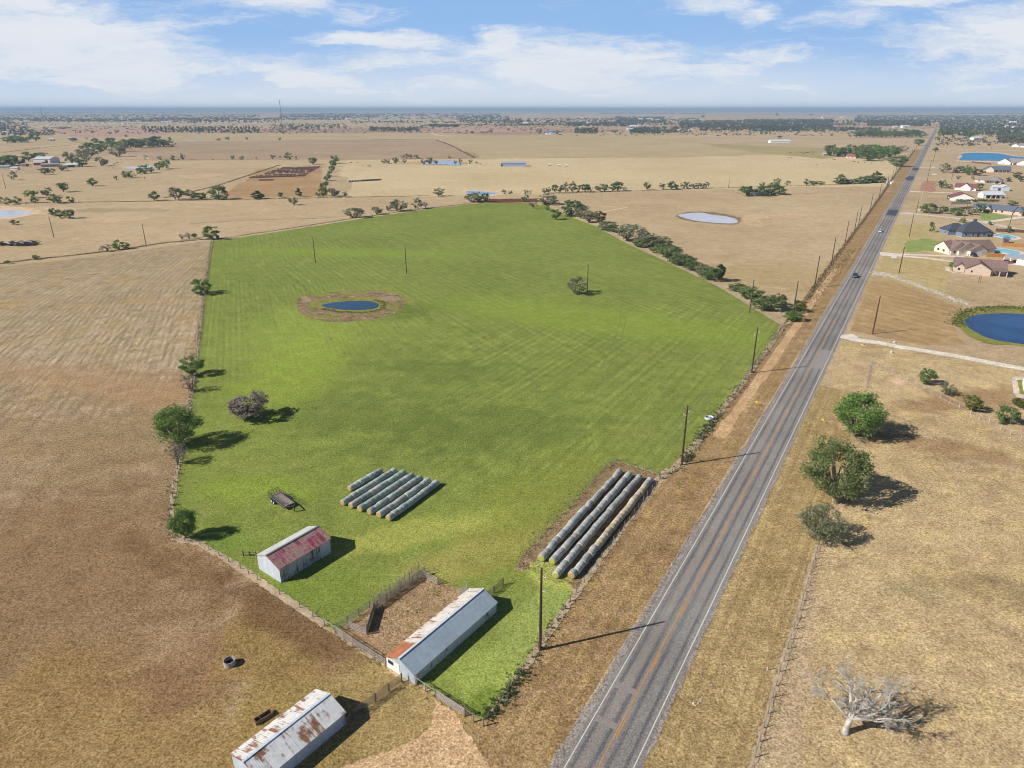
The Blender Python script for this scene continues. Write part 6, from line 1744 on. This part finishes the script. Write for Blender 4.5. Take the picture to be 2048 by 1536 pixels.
house('dark charcoal hip-roofed house with tall dark chimney', (1923, 474), (1975, 474),
    [(0.0, 1.0, 0, 11, 2.9, 4.2, 'hip'), (-0.3, 0.5, 6, 15, 2.9, 3.6, 'hip'), (0.3, 1.28, 4, 16, 2.9, 4.6, 'hip')], plain('slate_blue_wall', S(120, 132, 150), 0.8, var=0.15), ROOF_DK,
    wins=((0.15, 0, 0.7, 1.6, 1.6, 'f'), (0.42, 0, 0.7, 1.6, 1.6, 'f'), (0.85, 0, 0.7, 1.6, 1.6, 'f'), (-0.3, 9, 0.7, 1.6, 1.6, 's')), doors=((0.63, 0, 0, 1.2, 2.2, 'f'),), chim=((1.02, 15, 3.0, 5.2, 1.5),))
house('long blue-grey-roofed brick house with a central entry gable and green lawn', (1943, 421), (2024, 430),
    [(0.0, 1.0, 0, 10, 2.7, 2.9, 'gx'), (0.32, 0.5, -2.2, 5, 2.7, 2.0, 'gy'), (0.9, 1.22, 1, 12, 2.7, 2.7, 'hip')], BRICK, ROOF_BLU,
    wins=((0.12, 0, 0.8, 1.8, 1.4, 'f'), (0.24, 0, 0.8, 1.4, 1.4, 'f'), (0.6, 0, 0.8, 1.6, 1.4, 'f'), (0.75, 0, 0.8, 1.6, 1.4, 'f')), doors=((0.41, -2.16, 0, 3.0, 2.3, 'f'),))
house('white gable-ended house with red roof, above the long dark hedge', (1901, 401), (1948, 403),
    [(0.0, 1.0, 0, 15, 2.6, 3.4, 'gy')], WHITEW, ROOF_RED, wins=((0.0, 4, 0.8, 1.6, 1.3, 's'), (0.0, 9, 0.8, 1.6, 1.3, 's')))
house('red-roofed house with white garage front, behind the white gable house', (1908, 380), (1951, 382.5),
    [(0.0, 1.0, 2, 12, 2.7, 3.0, 'gx'), (0.25, 0.75, 0.5, 9, 2.7, 3.6, 'gy')], WHITEW, ROOF_RED, wins=((0.85, 2, 0.8, 1.4, 1.3, 'f'),), garage=((0.17, 2, 0.02, 5.0, 2.2, 'f'),))
house('white metal shop with pale roof and dark open front', (1971, 397), (2012, 397),
    [(0.0, 1.0, 3.5, 11, 3.2, 1.8, 'gx')], WHITEW, ROOF_WHT, garage=(), doors=((0.25, 3.5, 0, 5.0, 2.6, 'f'), (0.62, 3.5, 0, 5.5, 2.6, 'f')), porch=((0.0, 1.0, 0, 3.4, 2.7, 0.7, 5),), name='workshop', cat='workshop')  # the two dark panels paint the shade inside the open front
house('pale grey metal outbuilding behind the open-front shop', (1985, 381), (2018, 382), [(0.0, 0.55, 0, 9, 3.0, 1.4, 'gx'), (0.55, 1.0, -1, 9, 3.6, 1.2, 'gy')], plain('pale_metal_wall', S(186, 198, 212), 0.5), ROOF_WHT, doors=((0.4, 0, 0, 2.2, 2.2, 'f'),), name='outbuilding', cat='outbuilding')
house('grey hip-roofed house with deep shaded porch, centre of the row of houses', (1966, 366), (2001, 368), [(0.0, 1.0, 2.5, 16, 2.8, 4.0, 'hip'), (-0.55, 0.3, 5, 15, 2.6, 2.6, 'hip')], CREAM, ROOF_GRY, wins=((-0.3, 5, 0.8, 1.6, 1.3, 'f'),), doors=((0.3, 2.5, 0, 3, 2.2, 'f'), (0.75, 2.5, 0, 3, 2.2, 'f')), porch=((0.0, 1.0, 0, 2.4, 2.5, 0.4, 4),))
house('cream house with blue-grey roof and long shaded porch', (1969, 344), (2022, 345.5), [(0.25, 1.0, 3, 15, 2.9, 3.6, 'gx'), (0.0, 0.36, 1, 12, 2.9, 3.4, 'gy')], CREAM, ROOF_BLU, doors=((0.5, 3, 0, 3, 2.2, 'f'), (0.68, 3, 0, 3, 2.2, 'f'), (0.86, 3, 0, 3, 2.2, 'f')), porch=((0.34, 1.0, 0.2, 2.9, 2.6, 0.5, 5),))
house('big pale grey-roofed house beside the turquoise pond', (1995, 328), (2052, 331), [(0.0, 0.45, 0, 16, 3.0, 4.2, 'gy'), (0.3, 1.3, 3, 18, 3.0, 4.6, 'gx'), (0.72, 1.05, -2, 8, 3.0, 3.2, 'gy')], WHITEW, ROOF_GRY, wins=((0.2, 0, 0.8, 1.6, 1.3, 'f'),), doors=((0.58, 3, 0, 4, 2.4, 'f'),), garage=((0.88, -2, 0.02, 5, 2.3, 'f'),))
house('small white house at the right edge beyond the turquoise pond', (2023, 294), (2037, 294.5), [(0.0, 1.0, 0, 12, 3.0, 3.0, 'gy'), (0.8, 2.4, 2, 13, 3.0, 3.2, 'gx')], WHITEW, ROOF_GRY)
house('carport with pale metal roof and white garage door at the right edge', (2032, 529), (2062, 533), [(0.0, 1.0, 0, 9, 3.0, 0.7, 'shed')], WHITEW, ROOF_TIN, garage=((0.55, 0, 0.02, 5.4, 2.6, 'f'),), porch=((-0.9, -0.01, 0.2, 9, 2.8, 0.6, 3),), name='carport', cat='carport')
house('small dark garden shed between the two backyard pools', (2005.5, 485), (2017, 486), [(0, 1, 0, 2.4, 2.1, 0.7, 'gx')], DARKW, ROOF_BLU, doors=((0.5, 0, 0, 0.9, 1.8, 'f'),), name='garden_shed', cat='shed')
house('white cottage half hidden among dark trees beyond the whitish pond', (1505, 391), (1534, 391), [(0, 0.55, 0, 9, 3, 2.6, 'gy'), (0.4, 1.25, 2, 9, 2.8, 2.4, 'gx')], WHITEW, plain('pinkish_roof', S(186, 160, 150), 0.8), wins=((0.25, 0, 0.8, 1.4, 1.4, 'f'),))
house('red-roofed farmhouse inside the oak grove left of the road', (1691, 316), (1711, 317), [(0, 1, 0, 10, 2.8, 3.2, 'gx')], BRICK, plain('dull_red_roof', S(140, 92, 88), 0.85, var=0.2), wins=((0.3, 0, 0.8, 1.6, 1.4, 'f'), (0.7, 0, 0.8, 1.6, 1.4, 'f')))
house('pale tin-roofed shed at the left end of the oak grove', (1647, 311), (1660, 311), [(0, 1, 0, 7, 2.6, 1.2, 'gx')], GREYW, ROOF_WHT, name='shed', cat='shed')
house('white-roofed cream barn of the left farm, largest building there', (68, 327), (101, 327), [(0, 1, 0, 22, 6.0, 2.6, 'gx')], WHITEW, ROOF_WHT, doors=((0.78, 0, 0, 4, 4.4, 'f'),), name='barn', cat='barn')
house('dark red shed in front of the largest left farm barn', (68, 331), (83, 331), [(0, 1, 0, 10, 3.4, 1.0, 'gx')], plain('dark_red_tin', S(112, 62, 66), 0.8, var=0.2), ROOF_TIN, name='shed', cat='shed')
house('long low grey shed of the left farm', (83, 334), (118, 333), [(0, 1, 0, 10, 3.0, 1.2, 'gx')], GREYW, plain('tan_tin_roof', S(172, 160, 156), 0.6, var=0.2), name='shed', cat='shed')
house('pale roofed open shed of the left farm, farthest right', (130, 335), (156, 334.5), [(0, 1, 0, 12, 3.2, 1.6, 'gx')], CREAM, ROOF_WHT, doors=((0.5, 0, 0, 8, 2.6, 'f'),), name='shed', cat='shed')  # wide dark panel paints the shade inside the open shed
house('little white hut at the left edge below the farm', (21, 340), (35, 340), [(0, 1, 0, 5, 2.8, 0.8, 'gx')], WHITEW, ROOF_WHT, name='hut', cat='hut')
house('low grey shed at the far left edge by the farm trees', (0, 337), (18, 337), [(0, 1, 0, 8, 2.6, 1.0, 'gx')], GREYW, ROOF_TIN, name='shed', cat='shed')
house('tan shed beside the trees of the left farm', (40, 333), (52, 333), [(0, 1, 0, 6, 2.6, 1.0, 'gx')], plain('dull_tan_wall', S(150, 130, 116), 0.9), ROOF_GRY, name='shed', cat='shed')
house('long grey-blue cattle barn standing alone in the tan pasture', (1002, 333), (1052, 333), [(0, 1, 0, 14, 4.2, 1.6, 'gx')], plain('pale_blue_tin_wall', S(164, 176, 198), 0.5, var=0.1), ROOF_TIN, doors=((0.03, 0, 0, 2.4, 2.6, 'f'),), name='barn', cat='barn')
house('long white arched-looking barn alone on the far tan field', (1541, 286), (1581, 286), [(0, 1, 0, 16, 3.6, 3.2, 'gx')], WHITEW, ROOF_WHT, name='barn', cat='barn')
house('blue-roofed house at the far end of the tan field', (1091, 269), (1110, 269), [(0, 1, 0, 16, 5.0, 4.5, 'hip'), (0.2, 0.75, -4, 8, 4.4, 3.2, 'gy')], WHITEW, plain('blue_metal_roof', S(66, 128, 178), 0.5, var=0.1), wins=((0.3, -4, 1, 2, 2, 'f'), (0.6, -4, 1, 2, 2, 'f')))
for i, (x, y) in enumerate(((1099, 331), (1118, 332.5), (1132.5, 333))):
    tn = empty('tank_trailer', G(x, y), R(-8)); tag(tn, 'small white tank trailer on the tan pasture right of the grey-blue barn, %s from left' % ORD[i], 'trailer', 'white tank trailers')
    mb = MB(); mb.tube([(-2.2, 0, 1.5), (-2.0, 0, 1.5), (2.0, 0, 1.5), (2.2, 0, 1.5)], [0.5, 0.95, 0.95, 0.5], 14); mb.build('tank', WHITEP, tn, smooth=False)
    mb = MB(); mb.box(-2.4, 2.4, -0.8, 0.8, 0.42, 0.54); mb.build('chassis', WOODD, tn)
    for xx in (-1.2, 1.2):
        for yy in (-0.9, 0.9):
            mb = MB(); mb.tube([(xx, yy - .1, .4), (xx, yy + .1, .4)], .4, 10); mb.build('wheel', RUBBER, tn)
# board fences of the back yards
def board_fence(label, a, b, h, mat):
    p, q = G(*a), G(*b)
    o_, ang, L = frame2(p, q)
    t = empty('board_fence', p, ang); tag(t, label, 'fence')
    mb = MB()
    n = max(2, int(L / 0.5))
    for k in range(n):
        mb.box(L * k / n + .01, L * (k + 1) / n - .01, -0.02, 0.02, 0.05, h - 0.04 * (k % 3))
    mb.build('boards', mat, t)
    for k in range(max(2, int(L / 3)) + 1):
        x = L * k / max(2, int(L / 3))
        mb = MB(); mb.box(x - .06, x + .06, 0.022, 0.14, 0, h); mb.build('post', mat, t)
board_fence('orange board fence between the yards of the brown-roofed houses, farther one', (2003, 492), (2062, 495), 1.9, FENCEW)
board_fence('orange board fence beside the red pickup, nearer one', (1973, 514), (2008, 515), 1.9, FENCEW)
board_fence('dark board fence behind the pool of the dark-roofed house', (1991, 463), (2056, 466), 1.9, FENCED)
board_fence('dark brown board fence below the turquoise pond', (1943, 325.5), (1982, 329.5), 2.0, FENCED)
board_fence('grey privacy fence running along under the long hedge', (1902, 409), (1942, 408), 1.8, plain('grey_boards', S(166, 160, 158), 0.9, var=0.2))
board_fence('grey board fence corner left of the long brick house', (1901, 421), (1942, 417), 1.8, plain('grey_boards_low', S(160, 154, 152), 0.9, var=0.2))
# clipped hedge
p, q = G(1907, 404), G(2000, 404)
o_, ang, L = frame2(p, q)
C = np.stack([np.linspace(0.05, 0.95, 60), rng.uniform(-.3, .3, 60), rng.uniform(0.3, 0.75, 60)], 1)
C[:, 0] *= L; C[:, 1] *= 2.4; C[:, 2] *= 2.6
V = leaves(77, C, 1.0, 2600, 0.28)
tag(link('clipped_hedge', quads_mesh('hedge', V, LEAF['O']), None, p, (0, 0, ang)), 'long dark clipped hedge between the white gable house and the long brick house', 'hedge')
# pools
def pool(label, px, py, rx, ry, seed):
    c = G(px, py)
    t = empty('swimming_pool', c); tag(t, label, 'pool')
    r = random.Random(seed)
    def disc(k, z):
        return [(rx * k * math.cos(a) * (1 + .12 * math.sin(2 * a + seed)), ry * k * math.sin(a), z) for a in [2 * math.pi * i / 28 for i in range(28)]]
    mb = MB(); o1, o0, i1 = disc(1.45, 0.16), disc(1.45, 0), disc(1.0, 0.16)
    mb.add(o0 + o1 + i1, [(i, (i + 1) % 28, 28 + (i + 1) % 28, 28 + i) for i in range(28)] + [(28 + i, 28 + (i + 1) % 28, 56 + (i + 1) % 28, 56 + i) for i in range(28)])
    mb.build('pool_deck', CONCR if seed == 9 else plain('pale_deck', S(220, 206, 192), 0.9), t)
    mb = MB(); mb.add(disc(1.0, 0.13), [tuple(range(28))]); mb.build('pool_water', water('pool_water_%d' % seed, S(110, 200, 212), 0.1, 0.2), t)
pool('turquoise backyard pool behind the dark-roofed house', 2012, 473, 4.2, 7.5, 1)
pool('pale blue backyard pool behind the stepped-gable house', 2014, 503, 4.5, 7.5, 2)
for lab, xy, wd in (('pale paved walk around the front of the nearest house', [(1893, 534), (1896, 541), (1905, 545), (1925, 547)], 2.0), ('pale paved walk around the stepped-gable house front', [(1897, 492), (1898, 502), (1905, 507), (1935, 512)], 2.4), ('pale walk before the dark-roofed house', [(1897, 461), (1905, 466), (1925, 476)], 1.8)):
    strip('garden_path', xy, wd, Z4, M_CONC, 0.1)
sheet('kerbed_bed', [(2023, 756), (2034, 753), (2070, 756), (2070, 800), (2034, 795), (2027, 785)], Z3, M_CONC, 0.5, 0.05)
sheet('flower_bed', [(2034, 760), (2070, 762), (2070, 792), (2040, 788)], Z4, M_REED, 0.4, 0.1)
house('corner of a white house just showing at the right edge by the kerbed bed', (2046, 781), (2075, 786), [(0, 1, 0, 7, 3.0, 2.0, 'gx')], WHITEW, ROOF_GRY, wins=((0.3, 0, 0.9, 1.2, 1.2, 'f'),))

# ------------------------------------------------------------------ cars
def loft(secs):
    """body from cross-sections (x, half width, z bottom, z top)"""
    mb = MB()
    b = []
    for (x, hw, z0, z1) in secs:
        c = min(0.12, hw * 0.2)
        ring = [(x, -hw, z0 + c), (x, -hw, z1 - c), (x, -hw + c, z1), (x, hw - c, z1), (x, hw, z1 - c), (x, hw, z0 + c), (x, hw - c, z0), (x, -hw + c, z0)]
        b.append(len(mb.v)); mb.v += ring
    for i in range(len(secs) - 1):
        for k in range(8):
            k2 = (k + 1) % 8
            mb.f.append((b[i] + k, b[i + 1] + k, b[i + 1] + k2, b[i] + k2)); mb.m.append(0)
    mb.f.append(tuple(b[0] + k for k in range(8))); mb.m.append(0)
    mb.f.append(tuple(b[-1] + k for k in reversed(range(8)))); mb.m.append(0)
    return mb
def vehicle(kind, label, px, py, heading, paint, cat, group=None):
    t = empty(kind, G(px, py), heading, (1.0, 1.0, 1.0)); tag(t, label, cat, group)
    if kind == 'pickup_truck':
        L = 5.8
        body = loft([(-2.9, 0.9, 0.5, 1.05), (-2.8, 0.97, 0.42, 1.1), (0.9, 0.98, 0.4, 1.12), (2.5, 0.95, 0.42, 1.08), (2.88, 0.85, 0.5, 0.95)])
        cab = loft([(-0.75, 0.84, 1.09, 1.15), (-0.55, 0.78, 1.09, 1.82), (0.55, 0.76, 1.09, 1.85), (1.35, 0.84, 1.09, 1.15)])
        bed = MB().box(-2.7, -0.85, -0.78, 0.78, 1.125, 1.14)
        ax = (-1.75, 1.85)
    else:
        L = 4.8 if kind == 'car' else 4.9
        hh = 0.0 if kind == 'car' else 0.28
        body = loft([(-2.4, 0.82, 0.45, 0.9 + hh / 2), (-2.25, 0.9, 0.35, 0.98 + hh / 2), (0.8, 0.92, 0.33, 0.98 + hh / 2), (2.1, 0.88, 0.35, 0.88 + hh / 2), (2.4, 0.75, 0.42, 0.7 + hh / 2)])
        z = 0.95 + hh / 2
        cab = loft([(-2.0, 0.78, z, z + 0.06), (-1.5, 0.72, z, z + 0.5 + hh / 2), (0.2, 0.72, z, z + 0.52 + hh / 2), (1.1, 0.8, z, z + 0.06)])
        bed = None
        ax = (-1.45, 1.45)
    bo = body.build('body', paint, t)
    cb = cab.build('cabin', GLASS, t)
    x0, x1 = (-0.5, 0.5) if kind == 'pickup_truck' else (-1.45, 0.15)
    zt = 1.85 if kind == 'pickup_truck' else 1.47 + (0.28 if kind != 'car' else 0)
    MB().box(x0, x1, -0.66, 0.66, zt + 0.002, zt + 0.04).build('roof', paint, t)
    if bed: bed.build('bed', BLACK, t)
    for x in ax:
        for y in (-0.86, 0.86):
            wm = MB(); wm.tube([(x, y - .12, .37), (x, y + .12, .37)], .37, 14)
            wo_ = wm.build('wheel', RUBBER, t)
            sg = 1 if y > 0 else -1
            rm = MB(); rm.tube([(x, y + sg * .122, .37), (x, y + sg * .135, .37)], .22, 10); rm.build('rim', ROOF_TIN, wo_)
    e = body.v
    zl = 0.78 if kind == 'pickup_truck' else 0.66
    xe = 2.9 if kind == 'pickup_truck' else 2.41
    for y in (-0.55, 0.55):
        MB().box(xe - .06, xe + .015, y - .16, y + .16, zl - 0.03, zl + .12).build('headlight', WHITEP, t)
        MB().box(-xe - .015, -xe + .06, y - .16, y + .16, zl, zl + .15).build('tail_light', plain('red_lens', (0.4, 0.02, 0.02), 0.4), t)
def paintm(name, c):
    return plain(name, c, 0.25, var=0.04, spec=0.6)
RH = math.pi / 2 - ROADA
def lane(px, py, v):
    q = G(px, py) - RP
    u = q.dot(RU)
    w_ = RP + RU * u + RV * v
    return w_
def place_px(P):
    return P
BLUEP = paintm('dark_teal_paint', (0.03, 0.09, 0.13)); SILV = paintm('white_car_paint', (0.7, 0.7, 0.7)); REDP = paintm('red_paint', (0.55, 0.02, 0.05)); NAVY = paintm('navy_paint', (0.02, 0.03, 0.06)); DARKP = paintm('black_paint', (0.02, 0.02, 0.025))
vehicle('pickup_truck', 'dark teal pickup driving on the road towards the houses', 1710, 554, RH + math.pi, BLUEP, 'pickup')
vehicle('car', 'white car driving on the road, beyond the teal pickup', 1760, 464, RH + math.pi, SILV, 'car')
vehicle('car', 'dark car on the road beside the first dark patch', 1812, 358, RH + math.pi, DARKP, 'car')
vehicle('pickup_truck', 'red pickup parked beside the carport', 2011, 527, 0.12 - math.pi, REDP, 'pickup')
vehicle('suv', 'navy car parked by the garage of the stepped-gable house', 1944, 512, R(100), NAVY, 'car')
vehicle('suv', 'white vehicle parked under the tree by the grove entrance', 1797, 330, R(20), SILV, 'car')
vehicle('car', 'dark blue car on the lane behind the purple garden trees', 1913, 338, R(-5), NAVY, 'car')
# mail boxes / white crates by the drives
for lab, x, y, w_ in (('white mailbox stand by the nearest driveway fork', 1787, 519, 2.6), ('white box stand at the concrete drive entrance', 1838, 424, 2.2), ('white board beside the lane, right of the road, farther one', 1866, 337, 4.2), ('white board on the dry lot right of the road, nearer one', 1868, 351, 5.0)):
    t = empty('white_board', G(x, y), R(-10)); tag(t, lab, 'board')
    MB().box(-w_ / 2, w_ / 2, -0.06, 0.06, 0.7, 2.0).build('panel', WHITEP, t)
    for xx in (-w_ / 2 + .2, w_ / 2 - .2):
        MB().box(xx - .08, xx + .08, 0.062, 0.2, 0, 1.9).build('post', WOODG, t)
t = empty('flagpole', G(1842, 402)); tag(t, 'white flagpole on the lot left of the white gable house', 'flagpole')
mb = MB(); mb.tube([(0, 0, 0), (0, 0, 8.5)], [0.09, 0.05], 6); mb.build('pole', WHITEP, t)
mb = MB(); mb.tube([(0, 0, 0), (0, 0, 0.4)], 0.5, 10); mb.build('base', CONCR, t)
t = empty('gate_pillars', G(1774, 366)); tag(t, 'pair of white gate pillars at the bushy row left of the road', 'gate')
for dx in (0, 6.0):
    mb = MB(); mb.box(dx - .5, dx + .5, -.5, .5, 0, 2.3); mb.build('pillar', WHITEP, t)
t = empty('white_tank', G(1782, 368.5)); tag(t, 'round white tank beside the gate pillars left of the road', 'tank')
mb = MB(); mb.tube([(0, 0, 0), (0, 0, 2.2), (0, 0, 2.6)], [1.3, 1.3, 0.3], 14); mb.build('shell', WHITEP, t)

# ------------------------------------------------------------------ rubble, brush pile, cattle
def rock_mesh(seed):
    r = random.Random(seed)
    import bmesh
    bm = bmesh.new(); bmesh.ops.create_icosphere(bm, subdivisions=1, radius=0.5)
    for v in bm.verts: v.co *= r.uniform(0.7, 1.2); v.co.z *= 0.6
    vs = [v.co.copy() for v in bm.verts]; fs = [[v.index for v in f.verts] for f in bm.faces]; bm.free()
    return vs, fs
mb = MB()
for pts, wd, n in (([(1752, 548), (1790, 555), (1830, 568), (1870, 584), (1905, 598), (1935, 607)], 3.4, 900), ([(1748, 545), (1795, 553)], 6.0, 220)):
    P = [G(*q) for q in pts]
    for i in range(n):
        k = random.randrange(len(P) - 1)
        c = P[k].lerp(P[k + 1], random.random()) + Vector((random.gauss(0, wd / 3), random.gauss(0, wd / 3), 0))
        vs, fs = rock_mesh(i % 12)
        s = random.uniform(0.25, 0.85)
        mb.add([(c.x + v.x * s, c.y + v.y * s, 0.12 * s + v.z * s) for v in vs], fs)
mb.build('rubble', plain('pale_rip_rap', (0.50, 0.44, 0.37), 0.95, var=0.4, scale=0.7))['kind'] = 'stuff'
mb = MB()
for i in range(26):
    c = G(*random.choice([(1418, 1340), (1452, 1342), (1456, 1382), (1432, 1372), (1424, 1366), (1462, 1386), (1392, 1408), (1384, 1414), (1480, 1352)])) + Vector((random.gauss(0, .5), random.gauss(0, .5), 0))
    vs, fs = rock_mesh(i % 12)
    s = random.uniform(0.12, 0.42)
    mb.add([(c.x + v.x * s, c.y + v.y * s, 0.05 + 0.1 * s + v.z * s) for v in vs], fs)
mb.build('scattered_stones', plain('pale_field_stone', (0.55, 0.48, 0.39), 0.95, var=0.3, scale=2))['kind'] = 'stuff'
c = G(38, 490)
t = empty('brush_pile', c); tag(t, 'heap of grey brush and bleached trunks on the brown pasture at the left edge', 'brush pile')
C = np.stack([rng.uniform(-11, 10, 60), rng.uniform(-3.5, 3.5, 60), rng.uniform(0.2, 1.6, 60)], 1)
link('twigs', quads_mesh('twigs', leaves(5, C, 1.5, 2200, 0.34, 0.5), leaf_mat('grey_brush', (0.05, 0.04, 0.035), (0.10, 0.08, 0.07), (0.19, 0.155, 0.135), 0.1)), t)
r = random.Random(4)
for k in range(16):
    a = r.uniform(-.5, .5); x, y = r.uniform(-6, 6), r.uniform(-3, 2.5); l = r.uniform(1.5, 3.4); z = r.uniform(0.8, 1.9)
    mb = MB(); mb.tube([(x - l * math.cos(a), y - l * math.sin(a), z), (x, y, z + 0.2), (x + l * math.cos(a), y + l * math.sin(a), z - .1)], [0.35, 0.42, 0.25], 7); mb.build('log', BONE if k % 4 else BARK, t)
def cow_mesh(mat):
    mb = MB()
    mb.tube([(-0.95, 0, 0.98), (-0.85, 0, 0.98), (-0.3, 0, 0.92), (0.45, 0, 0.95), (0.8, 0, 1.05), (0.95, 0, 1.1)], [0.2, 0.36, 0.42, 0.40, 0.3, 0.2], 10)
    mb.tube([(0.75, 0, 1.1), (1.15, 0, 1.15), (1.25, 0, 1.12), (1.55, 0, 0.95)], [0.24, 0.18, 0.2, 0.11], 8)
    for x in (-0.72, 0.6):
        for y in (-0.2, 0.2):
            mb.tube([(x, y, 0.75), (x + (0.05 if x > 0 else -0.06), y, 0.4), (x, y, 0)], [0.14, 0.08, 0.07], 6)
    mb.tube([(-0.93, 0, 1.15), (-1.05, 0, 0.6)], 0.035, 4)
    for y in (-0.2, 0.2): mb.tube([(1.2, y * .7, 1.22), (1.17, y * 1.6, 1.2)], [0.06, 0.03], 5)
    me = bpy.data.meshes.new('cow'); me.from_pydata(mb.v, [], mb.f); me.materials.append(mat); me.update()
    return me
COWB = cow_mesh(plain('black_hide', (0.018, 0.014, 0.013), 0.7)); COWR = cow_mesh(plain('red_brown_hide', (0.13, 0.055, 0.035), 0.7))
herds = [('on the tan field left of the oak grove', [(1550, 311), (1574, 308), (1580, 307), (1581, 306), (1593, 306), (1603, 306), (1606, 307), (1607, 308), (1611, 306), (1613, 306), (1616, 306), (1622, 305), (1629, 305), (1626, 309), (1576, 316), (1582, 316), (1634, 331)]),
         ('below the oak grove', [(1665, 319), (1669, 320), (1696, 327), (1706, 324), (1709, 324), (1716, 326), (1729, 326), (1743, 328)]),
         ('around the grey stock pond', [(702, 326), (715, 326), (779, 328), (783, 328), (799, 325), (803, 325), (881, 330), (886, 330), (893, 330), (838, 318), (843, 318), (725, 332), (734, 333), (738, 333), (741, 333), (961, 329)]),
         ('on the pasture near the left farm', [(228, 329), (233, 327), (236, 326), (352, 321), (357, 320), (388, 320), (426, 320), (226, 337), (289, 357)])]
for where, pts in herds:
    pts = sorted(pts)
    for i, (x, y) in enumerate(pts):
        rd = random.Random(x * y)
        o = link('cow', COWB if rd.random() < 0.8 else COWR, None, G(x, y), (0, 0, rd.uniform(0, 6.28)))
        tag(o, '%s cow %s, %s from left' % ('black' if o.data is COWB else 'red-brown', where, ORD[i]), 'cow', 'cattle ' + where)

# ------------------------------------------------------------------ far buildings
FARM = {}
def far_box(i, x, y, wpx, tall, label, group, wallm=None, roofm=None):
    s = mpp(y)
    w_ = wpx * s
    d = min(w_ * 0.6, 30)
    mw, mr = MB(), MB()
    h = tall
    mw.box(-w_ / 2, w_ / 2, 0, d, 0, h, 0)
    ov = w_ * 0.02 + .3
    hr = h * 0.45
    mw.add([(-w_ / 2 - ov, -ov, h), (w_ / 2 + ov, -ov, h), (w_ / 2 + ov, d / 2, h + hr), (-w_ / 2 - ov, d / 2, h + hr), (-w_ / 2 - ov, d + ov, h), (w_ / 2 + ov, d + ov, h)], [(0, 1, 2, 3), (3, 2, 5, 4), (0, 3, 4), (1, 5, 2)], 1)
    mw.box(-w_ * 0.12, w_ * 0.12, -0.06, -0.01, 0.02, h * 0.6, 2)
    mw.box(w_ * 0.25, w_ * 0.36, -0.06, -0.01, h * 0.35, h * 0.7, 2)
    o = mw.build('farm_building', [wallm or WHITEW, roofm or ROOF_WHT, GREYW], loc=G(x, y), rot=(0, 0, random.Random(x).uniform(-0.35, 0.35)))
    tag(o, label, 'building', group)
far = [('on the left horizon plain', [(20, 253, 5), (97, 252, 4), (122, 251, 4), (184, 250, 4), (205, 249, 5), (218, 249, 5), (223, 249, 4), (245, 249, 8), (268, 248, 5), (293, 247, 5), (328, 246, 10), (338, 245, 8), (103, 282, 10), (140, 280, 8), (10, 268, 12), (24, 272, 6), (452, 244, 6), (470, 241, 4), (483, 243, 6), (496, 243, 5), (516, 243, 6), (421, 240, 4)]),
       ('along the middle horizon', [(660, 239, 8), (695, 240, 10), (709, 235, 5), (725, 237, 4), (752, 239, 10), (764, 239, 8), (788, 239, 15), (823, 237, 6), (868, 234, 8), (892, 228, 3), (938, 233, 8), (1005, 229, 5), (1056, 231, 12), (1073, 231, 12), (1087, 229, 4), (1126, 229, 4), (1163, 236, 6), (1173, 236, 5)]),
       ('in the hamlet right of the blue-roofed house', [(1050, 249, 12), (1147, 252, 6), (1165, 258, 12), (1178, 248, 10), (1186, 248, 6), (1259, 261, 12), (1265, 255, 12), (1280, 253, 8), (1290, 252, 5), (1325, 261, 7), (1359, 262, 8), (1372, 261, 7), (1380, 262, 8)]),
       ('along the right horizon', [(1260, 225, 14), (1318, 225, 10), (1334, 223, 8), (1281, 240, 8), (1300, 240, 12), (1315, 242, 8), (1357, 238, 6), (1434, 230, 4), (1514, 261, 6), (1520, 261, 8), (1560, 260, 4), (1580, 262, 5), (1574, 235, 4), (1649, 236, 8), (1686, 236, 8)]),
       ('near the road where it meets the horizon', [(1790, 255, 8), (1812, 256, 14), (1714, 249, 8), (1853, 251, 8), (1889, 254, 5), (1817, 227, 8), (1930, 271, 14), (1972, 260, 10), (1955, 281, 18), (1992, 256, 8), (2008, 257, 8), (2018, 255, 10), (2032, 257, 12), (2026, 247, 12), (1955, 243, 5), (1978, 230, 10)])]
for where, lst in far:
    lst.sort()
    for i, (x, y, wp) in enumerate(lst):
        far_box(i, x, y, wp, max(4.0, min(8.0, mpp(y) * wp * 0.28)), 'tiny white building %s, %s from left' % (where, ORD[i]), 'far white buildings ' + where)
far_box(0, 1706, 266, 9, 5, 'little red-walled building at the far field edge left of the road', None, ROOF_RED, ROOF_WHT)
scene.frame_set(1)
bpy.context.view_layer.update()
